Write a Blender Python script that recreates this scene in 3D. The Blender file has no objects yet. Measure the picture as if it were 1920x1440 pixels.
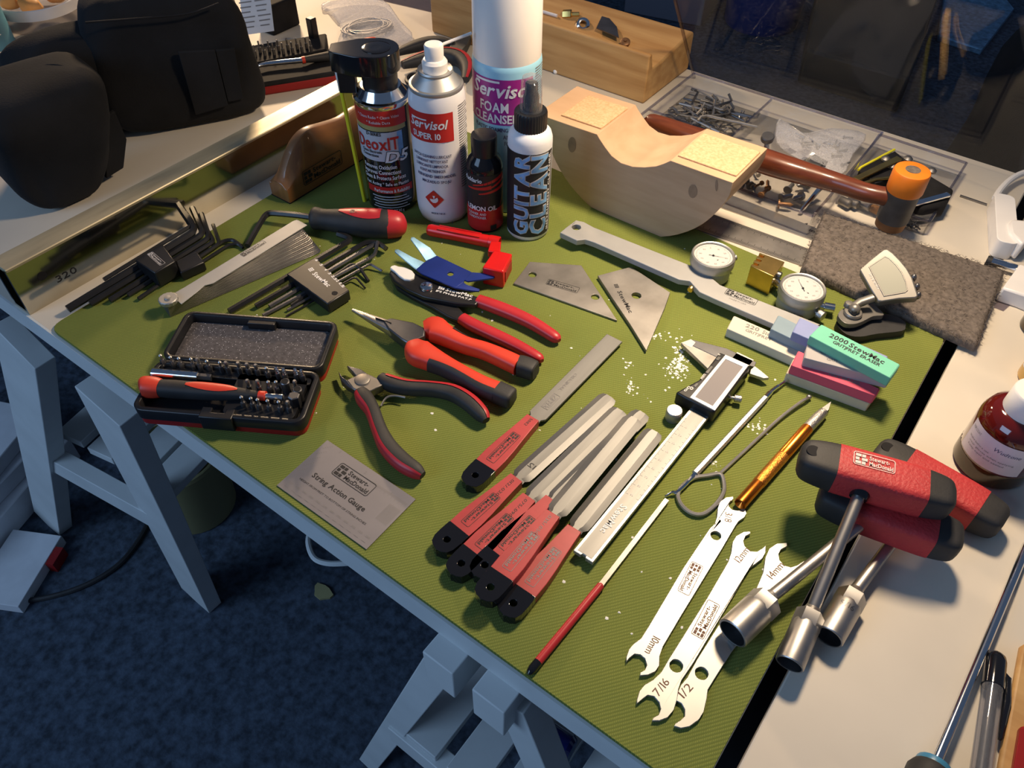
import bpy, math, random
from mathutils import Vector as V, geometry

# ------------------------------------------------------------------ camera, world, lights, exposure
SC = bpy.context.scene
COL = SC.collection
ZT = 0.60                                   # height of the mat top above the floor
FPX, PITCH, ROLL, YAW, CH = 1496.487, 0.819847, 0.0107256, 2.203432, 0.48
_cp, _sp, _cy, _sy = math.cos(PITCH), math.sin(PITCH), math.cos(YAW), math.sin(YAW)
CF = V((_cp*_cy, _cp*_sy, -_sp)); _r = V((_sy, -_cy, 0)); _u = _r.cross(CF)
CR = math.cos(ROLL)*_r + math.sin(ROLL)*_u
CU = -math.sin(ROLL)*_r + math.cos(ROLL)*_u
cam_d = bpy.data.cameras.new('camera'); cam = bpy.data.objects.new('camera', cam_d); COL.objects.link(cam)
cam_d.sensor_width = 36; cam_d.lens = 36*FPX/1920; cam_d.clip_start = 0.02; cam_d.clip_end = 60
from mathutils import Matrix
cam.matrix_world = Matrix(((CR.x, CU.x, -CF.x, 0), (CR.y, CU.y, -CF.y, 0), (CR.z, CU.z, -CF.z, ZT+CH), (0, 0, 0, 1)))
SC.camera = cam

w = bpy.data.worlds.new('world'); SC.world = w; w.use_nodes = True
bg = w.node_tree.nodes['Background']; bg.inputs[0].default_value = (0.30, 0.46, 0.78, 1); bg.inputs[1].default_value = 0.17

def area_light(name, loc, target, size, power, col, shape='DISK', size_y=None, spread=180):
    d = bpy.data.lights.new(name, 'AREA'); d.shape = shape; d.size = size
    if size_y: d.size_y = size_y
    d.energy = power; d.color = col
    o = bpy.data.objects.new(name, d); COL.objects.link(o); o.location = loc
    o.rotation_euler = (V(target)-V(loc)).to_track_quat('-Z', 'Y').to_euler()
    d.spread = math.radians(spread)
    return o
# warm bench lamp above the back of the bench, and dusk light from a window behind the camera to the left
area_light('bench_lamp', (-0.165, 0.67, ZT+0.54), (-0.20, 0.45, ZT), 0.10, 3.9, (1.0, 0.77, 0.52), spread=135)
area_light('shelf_lamp', (-1.45, 1.15, ZT+0.55), (-0.9, 0.6, ZT), 0.12, 5.0, (1.0, 0.70, 0.42), spread=120)
area_light('window_daylight', (-1.2, -2.2, ZT+1.4), (-0.4, 0.2, ZT-0.1), 1.6, 34.0, (0.42, 0.65, 1.0), 'RECTANGLE', 1.4)
vs = SC.view_settings; vs.view_transform = 'Standard'; vs.look = 'None'; vs.gamma = 1; vs.use_curve_mapping = False
vs.exposure = 0.0
SC.cycles.transparent_max_bounces = 40

# ------------------------------------------------------------------ helpers
random.seed(7)
PI = math.pi
def P(x, y, h=0.0):
    """photo pixel -> point on the horizontal plane h above the mat"""
    d = CF + CR*((x-960)/FPX) - CU*((y-720)/FPX)
    t = (h-CH)/d.z
    return V((d.x*t, d.y*t, ZT+h))
def cv(ox, oy, s): return lambda x, y, h=None: (ox+x/s, oy+y/s) if h is None else (ox+x/s, oy+y/s, h)
def PP(c, pts, h): return [P(*c(*p), h) for p in pts]
def stand(x, y, rad, h=0.0):
    p = P(x, y, h); d = V((p.x, p.y, 0)).normalized(); q = p+d*rad; return V((q.x, q.y, ZT+h))

def mat(name, col, rough=0.5, metal=0.0, var=0.0, vscale=40, col2=None, bump=0.0, bscale=200, coat=0.0, stretch=None, trans=0.0, ior=1.45, spec=0.5, aniso=0.0, sheen=0.0):
    m = bpy.data.materials.new(name); m.use_nodes = True
    n, l = m.node_tree.nodes, m.node_tree.links; b = n['Principled BSDF']
    b.inputs['Base Color'].default_value = (*col, 1); b.inputs['Roughness'].default_value = rough
    b.inputs['Metallic'].default_value = metal; b.inputs['Coat Weight'].default_value = coat
    b.inputs['Transmission Weight'].default_value = trans; b.inputs['IOR'].default_value = ior
    b.inputs['Specular IOR Level'].default_value = spec; b.inputs['Anisotropic'].default_value = aniso
    b.inputs['Sheen Weight'].default_value = sheen
    tc = n.new('ShaderNodeTexCoord'); mp = n.new('ShaderNodeMapping'); l.new(tc.outputs['Object'], mp.inputs[0])
    if stretch: mp.inputs['Scale'].default_value = stretch
    nz = n.new('ShaderNodeTexNoise'); nz.inputs['Scale'].default_value = vscale; nz.inputs['Detail'].default_value = 5; l.new(mp.outputs[0], nz.inputs['Vector'])
    rp = n.new('ShaderNodeValToRGB'); l.new(nz.outputs[0], rp.inputs[0])
    c2 = col2 or tuple(max(0, c*(1-var)) for c in col); c1 = col if col2 else tuple(min(1, c*(1+var)) for c in col)
    rp.color_ramp.elements[0].position = 0.32; rp.color_ramp.elements[1].position = 0.68
    rp.color_ramp.elements[0].color = (*c2, 1); rp.color_ramp.elements[1].color = (*c1, 1)
    l.new(rp.outputs[0], b.inputs['Base Color'])
    if bump:
        nb = n.new('ShaderNodeTexNoise'); nb.inputs['Scale'].default_value = bscale; nb.inputs['Detail'].default_value = 3; l.new(mp.outputs[0], nb.inputs['Vector'])
        bm = n.new('ShaderNodeBump'); bm.inputs['Strength'].default_value = bump; bm.inputs['Distance'].default_value = 0.0006
        l.new(nb.outputs[0], bm.inputs['Height']); l.new(bm.outputs[0], b.inputs['Normal'])
    return m
def thin_clear(name, tint=(0.93, 0.94, 0.97), gloss=0.9, blend=0.04, rough=0.03, haze=0.0, edge=0.75):
    m = bpy.data.materials.new(name); m.use_nodes = True
    n, l = m.node_tree.nodes, m.node_tree.links; n.remove(n['Principled BSDF']); out = n['Material Output']
    tr = n.new('ShaderNodeBsdfTransparent'); tr.inputs[0].default_value = (*tint, 1)
    gl = n.new('ShaderNodeBsdfGlossy'); gl.inputs['Roughness'].default_value = rough; gl.inputs[0].default_value = (gloss, gloss, gloss, 1)
    lw = n.new('ShaderNodeLayerWeight'); lw.inputs[0].default_value = 0.5
    pw = n.new('ShaderNodeMath'); pw.operation = 'POWER'; pw.inputs[1].default_value = 4.0; l.new(lw.outputs['Facing'], pw.inputs[0])
    ma = n.new('ShaderNodeMath'); ma.operation = 'MULTIPLY_ADD'; ma.inputs[1].default_value = edge; ma.inputs[2].default_value = blend; l.new(pw.outputs[0], ma.inputs[0])
    mx = n.new('ShaderNodeMixShader'); l.new(ma.outputs[0], mx.inputs[0]); l.new(tr.outputs[0], mx.inputs[1]); l.new(gl.outputs[0], mx.inputs[2])
    last = mx
    if haze:
        df = n.new('ShaderNodeBsdfDiffuse'); df.inputs[0].default_value = (0.85, 0.86, 0.9, 1)
        nz = n.new('ShaderNodeTexNoise'); nz.inputs['Scale'].default_value = 60; mu = n.new('ShaderNodeMath'); mu.operation = 'MULTIPLY'; mu.inputs[1].default_value = haze*2
        l.new(nz.outputs[0], mu.inputs[0]); m2 = n.new('ShaderNodeMixShader'); l.new(mu.outputs[0], m2.inputs[0]); l.new(mx.outputs[0], m2.inputs[1]); l.new(df.outputs[0], m2.inputs[2]); last = m2
    l.new(last.outputs[0], out.inputs[0]); return m

class MB:
    def __init__(s): s.v = []; s.f = []
    def add(s, v, f):
        k = len(s.v); s.v += [V(p) for p in v]; s.f += [tuple(i+k for i in q) for q in f]; return s
    def prism(s, top, t, holes=(), up=None):
        """outline(s) of the top face extruded down by t"""
        up = V(up).normalized() if up else V((0, 0, 1))
        loops = [list(map(V, top))]+[list(map(V, h)) for h in holes]
        ax = V((1, 0, 0)) if abs(up.x) < 0.9 else V((0, 1, 0)); e1 = up.cross(ax).normalized(); e2 = up.cross(e1)
        flat = [[V((p.dot(e1), p.dot(e2), 0)) for p in lp] for lp in loops]
        allp = [p for lp in loops for p in lp]; n = len(allp)
        tri = geometry.tessellate_polygon(flat)
        def ori(a, b, c): return (allp[b]-allp[a]).cross(allp[c]-allp[a]).dot(up) > 0
        F = []
        for a, b, c in tri:
            if not ori(a, b, c): b, c = c, b
            F.append((a, b, c)); F.append((c+n, b+n, a+n))
        k = 0
        for li, lp in enumerate(loops):
            m = len(lp); area = sum((lp[i].cross(lp[(i+1) % m])).dot(up) for i in range(m)); ccw = area > 0
            if li: ccw = not ccw
            for i in range(m):
                a, b = k+i, k+(i+1) % m
                F.append((a, a+n, b+n, b) if ccw else (b, b+n, a+n, a))
            k += m
        return s.add(allp+[p-up*t for p in allp], F)
    def loft(s, rings, cap=True, closed=False):
        n = len(rings[0]); vs_ = [p for r in rings for p in r]; F = []
        R = len(rings)
        for i in range(R if closed else R-1):
            j = (i+1) % R
            for q in range(n):
                a, b = i*n+q, i*n+(q+1) % n; c, d = j*n+(q+1) % n, j*n+q
                F.append((a, b, c, d))
        if cap and not closed:
            F.append(tuple(reversed(range(n)))); F.append(tuple((R-1)*n+q for q in range(n)))
        return s.add(vs_, F)
    def sweep(s, path, secs, n=12, e=2.0, up=(0, 0, 1), closed=False, rot=0.0):
        path = [V(p) for p in path]; up = V(up); rings = []; m = len(path)
        if not isinstance(secs, list): secs = [secs]*m
        for i, p in enumerate(path):
            if closed: t = path[(i+1) % m]-path[i-1]
            else: t = path[min(i+1, m-1)]-path[max(i-1, 0)]
            t.normalize()
            sd = t.cross(up)
            if sd.length < 1e-4: sd = t.cross(V((1, 0, 0)))
            sd.normalize(); u2 = sd.cross(t).normalized(); w_, h_ = secs[i]; rg = []
            for q in range(n):
                a = -2*PI*q/n+rot; ca, sa = math.cos(a), math.sin(a)
                rg.append(p+sd*(w_/2*math.copysign(abs(ca)**(2/e), ca))+u2*(h_/2*math.copysign(abs(sa)**(2/e), sa)))
            rings.append(rg)
        return s.loft(rings, closed=closed)
    def tube(s, path, r, n=10, closed=False, rot=0.0):
        if not isinstance(r, list): r = [r]*len(path)
        return s.sweep(path, [(2*a, 2*a) for a in r], n, 2.0, closed=closed, rot=rot)
    def lathe(s, c, prof, n=32, axis=(0, 0, 1), cap=True):
        """prof: (radius, distance along the axis from c)"""
        c = V(c); ax = V(axis).normalized(); e1 = (ax.cross(V((0, 0, 1))) if abs(ax.z) < 0.99 else V((1, 0, 0))).normalized(); e2 = ax.cross(e1)
        rings = [[c+ax*z+(e1*math.cos(2*PI*q/n)+e2*math.sin(2*PI*q/n))*max(r, 1e-5) for q in range(n)] for r, z in prof]
        return s.loft(rings, cap)
    def box(s, c, ex, ey, ez, sz):
        c, ex, ey, ez = V(c), V(ex), V(ey), V(ez); a, b, d = sz[0]/2, sz[1]/2, sz[2]/2
        vs_ = [c+ex*(a*i)+ey*(b*j)+ez*(d*k) for k in (-1, 1) for j in (-1, 1) for i in (-1, 1)]
        return s.add(vs_, [(0, 2, 3, 1), (4, 5, 7, 6), (0, 1, 5, 4), (2, 6, 7, 3), (0, 4, 6, 2), (1, 3, 7, 5)])
    def bar(s, a, b, w_, h_, up=(0, 0, 1)):
        a, b = V(a), V(b); t = (b-a); L = t.length; t.normalize(); sd = t.cross(V(up)).normalized(); u2 = sd.cross(t)
        return s.box((a+b)/2, t, sd, u2, (L, w_, h_))
    def sphere(s, c, r, sc=(1, 1, 1), n=16, m=10):
        c = V(c); rings = []
        for i in range(m+1):
            th = PI*i/m; rr = max(math.sin(th), 1e-4)*r; z = -math.cos(th)*r
            rings.append([c+V((rr*math.cos(2*PI*q/n)*sc[0], rr*math.sin(2*PI*q/n)*sc[1], z*sc[2])) for q in range(n)])
        return s.loft(rings)
    def build(s, name, material, parent=None, smooth=True, bevel=0.0, seg=2, angle=35, kind=None):
        off = V((0, 0, 0)); o_p = parent
        while o_p is not None: off += o_p.location; o_p = o_p.parent
        if parent is None:
            xs = [p.x for p in s.v]; ys = [p.y for p in s.v]; off = V(((min(xs)+max(xs))/2, (min(ys)+max(ys))/2, min(p.z for p in s.v)))
        me = bpy.data.meshes.new(name); me.from_pydata([p-off for p in s.v], [], s.f); me.validate(); me.update()
        me.materials.append(M[material] if isinstance(material, str) else material)
        if smooth:
            me.shade_smooth(); me.set_sharp_from_angle(angle=math.radians(angle))
        o = bpy.data.objects.new(name, me); COL.objects.link(o)
        if parent is None: o.location = off
        else: o.parent = parent
        if bevel:
            md = o.modifiers.new('bevel', 'BEVEL'); md.width = bevel; md.segments = seg; md.limit_method = 'ANGLE'; md.angle_limit = math.radians(40); md.harden_normals = False
        if kind: o['kind'] = kind
        return o
def tag(o, label, cat, group=None, kind=None):
    if label: o['label'] = label
    if cat: o['category'] = cat
    if group: o['group'] = group
    if kind: o['kind'] = kind
    return o
def thing(name, label, cat, loc, group=None):
    o = bpy.data.objects.new(name, None); COL.objects.link(o); o.location = loc; o.empty_display_size = 0.01
    return tag(o, label, cat, group)
def struct(name, mb, m, parent=None, **k):
    o = mb.build(name, m, parent, **k)
    if parent is None: o['kind'] = 'structure'
    return o
def spl(pts, n=6, closed=False):
    """Catmull-Rom through points of any dimension"""
    pts = [tuple(p) for p in pts]; m = len(pts); out = []
    rng = m if closed else m-1
    for i in range(rng):
        if closed: a, b, c, d = pts[i-1], pts[i], pts[(i+1) % m], pts[(i+2) % m]
        else: a, b, c, d = pts[max(i-1, 0)], pts[i], pts[i+1], pts[min(i+2, m-1)]
        for k in range(n):
            t = k/n
            out.append(tuple(0.5*(2*b[j]+(c[j]-a[j])*t+(2*a[j]-5*b[j]+4*c[j]-d[j])*t*t+(3*b[j]-a[j]-3*c[j]+d[j])*t**3) for j in range(len(b))))
    if not closed: out.append(pts[-1])
    return out
def rrect(cx, cy, w_, h_, r, n=4):
    o = []
    for sx, sy, a0 in ((1, 1, 0), (-1, 1, 90), (-1, -1, 180), (1, -1, 270)):
        for k in range(n+1):
            a = math.radians(a0+90*k/n); o.append((cx+sx*(w_/2-r)+r*math.cos(a), cy+sy*(h_/2-r)+r*math.sin(a)))
    return o
def circ(c, r, n=20, h=None): return [V((c[0]+r*math.cos(2*PI*i/n), c[1]+r*math.sin(2*PI*i/n), c[2])) for i in range(n)]
class Fr:
    """flat working frame: origin o, x axis towards px direction, z up (or any normal)"""
    def __init__(s, o, x, n=(0, 0, 1)):
        s.o = V(o); s.n = V(n).normalized(); x = V(x); s.x = (x-s.n*x.dot(s.n)).normalized(); s.y = s.n.cross(s.x)
    def __call__(s, x, y, z=0.0): return s.o+s.x*x+s.y*y+s.n*z
    def L(s, pts, z=0.0): return [s(p[0], p[1], z) for p in pts]

# lettering: glyph outlines of the built-in font, collected once
GL = {}; GX = {}
def _glyphs(chars):
    tmp = []
    for bold in (0, 1, 2):
        for ch in chars:
            cu = bpy.data.curves.new('g', 'FONT'); cu.body = ch; cu.size = 1; cu.resolution_u = 2; cu.offset = (0.0, 0.022, 0.055)[bold]; cu.fill_mode = 'FRONT'
            ob = bpy.data.objects.new('g', cu); COL.objects.link(ob); tmp.append((ch, bold, ob, cu))
    dg = bpy.context.evaluated_depsgraph_get()
    for ch, bold, ob, cu in tmp:
        me = bpy.data.meshes.new_from_object(ob.evaluated_get(dg))
        vs_ = [(v.co.x, v.co.y) for v in me.vertices]; fs = [tuple(p.vertices) for p in me.polygons]
        x0 = min([a[0] for a in vs_] or [0]); x1 = max([a[0] for a in vs_] or [0.3])
        if bold: x0, x1 = GX[ch]
        else: GX[ch] = (x0, x1)
        GL[ch, bold] = ([(a[0]-x0, a[1]) for a in vs_], fs, x1-x0); bpy.data.meshes.remove(me)
    for ch, bold, ob, cu in tmp: bpy.data.objects.remove(ob); bpy.data.curves.remove(cu)
_glyphs("ABCDEFGHIJKLMNOPQRSTUVWXYZabcdefghijklmnopqrstuvwxyz0123456789-./\"&*|'")
def lay(s, bold=0, gap=0.09):
    vs_, fs, x = [], [], 0.0
    for ch in s:
        if ch == ' ': x += 0.3; continue
        a, f, w_ = GL[ch, bold]; k = len(vs_); vs_ += [(p[0]+x, p[1]) for p in a]; fs += [tuple(i+k for i in q) for q in f]; x += w_+gap
    return vs_, fs, max(x-gap, 0.01)
CAP = 0.69
def fine(vs_, fs, lim):
    """cut long lettering triangles so that they can follow a curve"""
    import bmesh
    bm = bmesh.new(); bv = [bm.verts.new((p[0], p[1], 0)) for p in vs_]
    for f in fs:
        try: bm.faces.new([bv[i] for i in f])
        except ValueError: pass
    for _ in range(5):
        bmesh.ops.triangulate(bm, faces=bm.faces[:])
        ed = [e for e in bm.edges if abs(e.verts[0].co.y-e.verts[1].co.y) > lim or abs(e.verts[0].co.x-e.verts[1].co.x) > lim*2.5]
        if not ed: break
        bmesh.ops.subdivide_edges(bm, edges=ed, cuts=1)
    bmesh.ops.triangulate(bm, faces=bm.faces[:]); bm.verts.index_update()
    r = [(v.co.x, v.co.y) for v in bm.verts], [tuple(v.index for v in f.verts) for f in bm.faces]; bm.free(); return r
def text2d(mb, s, fmap, x0, y0, width=None, cap=None, bold=0, slant=0.0, gap=0.09, cut=0):
    """lettering in plane coordinates, mapped by fmap(x,y) -> point; baseline start x0,y0"""
    vs_, fs, w_ = lay(s, bold, gap)
    sx = width/w_ if width else cap/CAP; sy = cap/CAP if cap else sx
    if cut: vs_, fs = fine(vs_, fs, cut)
    mb.add([fmap(x0+(p[0]+slant*p[1])*sx, y0+p[1]*sy) for p in vs_], fs)
def rect2d(mb, fmap, x0, y0, x1, y1): mb.add([fmap(x0, y0), fmap(x1, y0), fmap(x1, y1), fmap(x0, y1)], [(0, 1, 2, 3)])
def frame2d(mb, fmap, w_, h_, r, t, x0=0, y0=0):
    o = rrect(x0+w_/2, y0+h_/2, w_, h_, r); i = rrect(x0+w_/2, y0+h_/2, w_-2*t, h_-2*t, max(r-t, 1e-5)); n = len(o)
    mb.add([fmap(*p) for p in o]+[fmap(*p) for p in i], [(k, (k+1) % n, n+(k+1) % n, n+k) for k in range(n)])
def logo(parent, a, b, h, m, hh=None, name='logo_print', n=(0, 0, 1), eps=0.00012):
    """the maker's boxed two-line mark; a, b: pixels (or points) of the lower left and lower right corner"""
    A = P(*a, h) if not isinstance(a, V) else a; B = P(*b, h) if not isinstance(b, V) else b
    fr = Fr(A+V(n)*eps, B-A, n); Wd = (B-A).length; H = hh or Wd*0.36; mb = MB()
    f = lambda x, y: fr(x, y)
    frame2d(mb, f, Wd, H, H*0.16, H*0.045)
    g = H*0.80; u = g/3.2
    for i in range(2):
        for j in range(3):
            w1 = u*(1.25 if (i+j) % 2 == 0 else 0.85); rect2d(mb, f, H*0.12+i*u*1.4, H*0.1+j*u*1.1, H*0.12+i*u*1.4+w1, H*0.1+j*u*1.1+u*0.85)
    tx = H*0.12+u*3.1
    text2d(mb, 'Stewart-', f, tx, H*0.55, width=(Wd-tx)*0.78, cap=H*0.30, bold=1)
    text2d(mb, 'MacDonald', f, tx, H*0.14, width=(Wd-tx)*0.92, cap=H*0.30, bold=1)
    return mb.build(name, m, parent, smooth=False)
def text(parent, s, a, b, h, m, cap=None, bold=0, name='lettering', n=(0, 0, 1), eps=0.00012, slant=0.0):
    A = P(*a, h) if not isinstance(a, V) else a; B = P(*b, h) if not isinstance(b, V) else b
    fr = Fr(A+V(n)*eps, B-A, n); mb = MB(); text2d(mb, s, lambda x, y: fr(x, y), 0, 0, width=(B-A).length, cap=cap, bold=bold, slant=slant)
    return mb.build(name, m, parent, smooth=False)

# ------------------------------------------------------------------ materials
M = {}
def dm(k, *a, **b): M[k] = mat(k, *a, **b)
dm('carpet', (0.050, 0.068, 0.098), 1.0, var=0.5, vscale=90, bump=1.0, bscale=260)
dm('paint', (0.60, 0.55, 0.47), 0.55, var=0.06, vscale=9, bump=0.05, bscale=60)
dm('paint_white', (0.60, 0.63, 0.63), 0.55, var=0.05, vscale=20)
dm('black_plastic', (0.012, 0.012, 0.014), 0.35, var=0.2)
dm('black_matte', (0.014, 0.014, 0.016), 0.75, var=0.3, spec=0.2)
dm('black_gloss', (0.008, 0.008, 0.010), 0.10, coat=0.5)
dm('black_oxide', (0.020, 0.020, 0.022), 0.32, metal=0.3, var=0.3)
dm('black_rubber', (0.022, 0.022, 0.024), 0.62, var=0.3, bump=0.15, bscale=700)
dm('cloth_black', (0.0055, 0.0058, 0.0075), 0.95, var=0.5, vscale=18, bump=0.5, bscale=500)
dm('steel', (0.42, 0.41, 0.40), 0.42, metal=1.0, var=0.10, vscale=60)
dm('steel_brushed', (0.19, 0.19, 0.187), 0.50, metal=0.8, var=0.12, vscale=120, stretch=(1, 0.08, 1))
dm('steel_worn', (0.30, 0.285, 0.27), 0.52, metal=1.0, var=0.25, vscale=30)
dm('steel_dark', (0.15, 0.15, 0.16), 0.40, metal=0.9, var=0.2)
dm('steel_satin', (0.46, 0.455, 0.44), 0.48, metal=0.85, var=0.04)
dm('chrome', (0.75, 0.75, 0.76), 0.12, metal=1.0)
dm('aluminium', (0.36, 0.36, 0.36), 0.55, metal=0.4, var=0.05)
dm('beam_polish', (0.56, 0.52, 0.42), 0.12, metal=1.0, var=0.15, vscale=14)
dm('beam_top', (0.50, 0.44, 0.30), 0.42, metal=0.5, var=0.35, vscale=30, stretch=(1, 0.15, 1))
dm('brass', (0.70, 0.46, 0.14), 0.30, metal=1.0, var=0.15, vscale=50)
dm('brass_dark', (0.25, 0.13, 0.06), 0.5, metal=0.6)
dm('copper_anodised', (0.72, 0.22, 0.03), 0.28, metal=1.0, var=0.12)
dm('copper_knurl', (0.78, 0.30, 0.06), 0.38, metal=1.0, var=0.3, vscale=900, bump=0.8, bscale=1200)
dm('knurl', (0.48, 0.47, 0.46), 0.35, metal=1.0, var=0.3, vscale=900, bump=0.8, bscale=1200)
dm('red_plastic', (0.55, 0.012, 0.012), 0.25, var=0.06)
dm('red_vinyl', (0.42, 0.022, 0.030), 0.38, var=0.06)
dm('red_file', (0.40, 0.046, 0.050), 0.40, var=0.12, vscale=60)
dm('red_orange', (0.62, 0.05, 0.025), 0.42, var=0.05)
dm('red_rubber', (0.42, 0.030, 0.035), 0.55, var=0.10, bump=1.0, bscale=420)
dm('red_label', (0.50, 0.022, 0.022), 0.35)
dm('red_dark', (0.28, 0.012, 0.012), 0.4)
dm('blue_anodised', (0.012, 0.030, 0.20), 0.40, metal=0.2, var=0.15)
dm('blue_light', (0.20, 0.38, 0.55), 0.40, metal=0.4, var=0.35, vscale=70)
dm('blue_gloss', (0.008, 0.012, 0.10), 0.08, coat=0.6)
dm('blue_handle', (0.05, 0.22, 0.38), 0.35)
dm('white_plastic', (0.78, 0.76, 0.74), 0.35, var=0.02)
dm('white_paint', (0.74, 0.74, 0.78), 0.28, var=0.02)
dm('white_print', (0.72, 0.72, 0.74), 0.5)
dm('white_matte', (0.66, 0.67, 0.70), 0.7, var=0.05)
dm('paper', (0.62, 0.64, 0.68), 0.85, var=0.05)
dm('black_print', (0.015, 0.015, 0.018), 0.5)
dm('grey_print', (0.20, 0.19, 0.19), 0.55)
dm('pale_print', (0.42, 0.36, 0.33), 0.5, metal=0.3)
dm('silver_print', (0.60, 0.56, 0.54), 0.45)
dm('sky_label', (0.30, 0.58, 0.75), 0.35, var=0.03)
dm('purple_label', (0.30, 0.02, 0.22), 0.35, var=0.1)
dm('gold_label', (0.40, 0.33, 0.13), 0.4)
dm('grey_label', (0.50, 0.52, 0.58), 0.4)
dm('text_blue', (0.16, 0.34, 0.62), 0.4, var=0.5, vscale=60)
dm('text_navy', (0.05, 0.06, 0.14), 0.5)
dm('bottle_milky', (0.74, 0.75, 0.79), 0.4)
dm('bottle_black', (0.010, 0.010, 0.012), 0.10)
dm('cap_clear', (0.10, 0.10, 0.11), 0.06, coat=1.0)
dm('yellow_plastic', (0.78, 0.72, 0.03), 0.4)
dm('maple', (0.54, 0.355, 0.225), 0.62, col2=(0.47, 0.30, 0.18), vscale=14, stretch=(1, 3, 9), bump=0.05)
dm('cork', (0.66, 0.42, 0.25), 0.85, col2=(0.52, 0.31, 0.16), vscale=420, bump=0.5, bscale=500)
dm('wood_stain', (0.30, 0.195, 0.125), 0.7, var=0.3)
dm('pine', (0.55, 0.33, 0.13), 0.55, col2=(0.40, 0.21, 0.07), vscale=22, stretch=(0.35, 3, 4.5))
dm('pine_end', (0.50, 0.30, 0.13), 0.65, var=0.15, vscale=30)
dm('block_wood', (0.30, 0.13, 0.045), 0.35, col2=(0.20, 0.08, 0.028), vscale=30, stretch=(4, 0.6, 1), coat=0.3)
dm('hammer_wood', (0.17, 0.045, 0.018), 0.35, col2=(0.09, 0.020, 0.008), vscale=60, stretch=(0.3, 3, 3), coat=0.3)
dm('hammer_speck', (0.40, 0.20, 0.10), 0.5)
dm('orange_plastic', (0.78, 0.20, 0.015), 0.40, var=0.08)
dm('iron_grey', (0.085, 0.085, 0.085), 0.5, metal=0.4, var=0.3)
dm('felt', (0.125, 0.105, 0.092), 1.0, var=0.30, vscale=260, bump=1.0, bscale=300)
dm('eraser_cream', (0.60, 0.56, 0.47), 0.75, var=0.05)
dm('eraser_bluegrey', (0.22, 0.30, 0.36), 0.8, var=0.06)
dm('eraser_blue', (0.24, 0.28, 0.50), 0.8, var=0.06)
dm('eraser_green', (0.16, 0.50, 0.36), 0.75, var=0.05)
dm('eraser_grey', (0.40, 0.38, 0.38), 0.8, var=0.05)
dm('eraser_pink', (0.62, 0.09, 0.15), 0.75, var=0.05)
dm('eraser_sand', (0.56, 0.48, 0.34), 0.8, var=0.10)
dm('lcd', (0.30, 0.30, 0.24), 0.35)
dm('lcd_grey', (0.26, 0.24, 0.24), 0.15)
dm('tuner_silver', (0.22, 0.21, 0.195), 0.42, metal=0.6)
dm('dial_white', (0.58, 0.57, 0.56), 0.3)
dm('amber_glass', (0.085, 0.006, 0.004), 0.08, coat=0.8)
dm('brown_glass', (0.045, 0.025, 0.008), 0.12, coat=0.5)
dm('label_white', (0.60, 0.55, 0.58), 0.5, var=0.04)
dm('honey', (0.50, 0.30, 0.08), 0.2)
dm('peach', (0.70, 0.36, 0.12), 0.5, var=0.1)
dm('tin_blue', (0.10, 0.27, 0.36), 0.45, var=0.2)
dm('yellow_tub', (0.34, 0.31, 0.15), 0.6)
dm('card_metal', (0.26, 0.25, 0.27), 0.48, metal=0.6, var=0.04)
dm('box_grey', (0.18, 0.18, 0.22), 0.7)
dm('box_dark', (0.022, 0.022, 0.020), 0.6)
dm('bucket_blue', (0.020, 0.050, 0.22), 0.35)
dm('powder', (0.72, 0.72, 0.68), 0.9)
dm('wrench_print', (0.20, 0.12, 0.09), 0.9, spec=0.1)
M['clear'] = thin_clear('clear_plastic', tint=(0.985, 0.985, 0.99), blend=0.025)
M['clear_edge'] = thin_clear('clear_edge', tint=(0.70, 0.68, 0.73), blend=0.06)
M['acrylic'] = thin_clear('acrylic_sheet', tint=(0.96, 0.97, 0.98), blend=0.02, rough=0.02, edge=0.16)
M['poly'] = thin_clear('polythene', tint=(0.95, 0.95, 0.97), blend=0.06, rough=0.15, haze=0.22)
M['clear_cap'] = thin_clear('clear_cap', tint=(0.80, 0.80, 0.83), blend=0.06, rough=0.05, haze=0.08)

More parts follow.
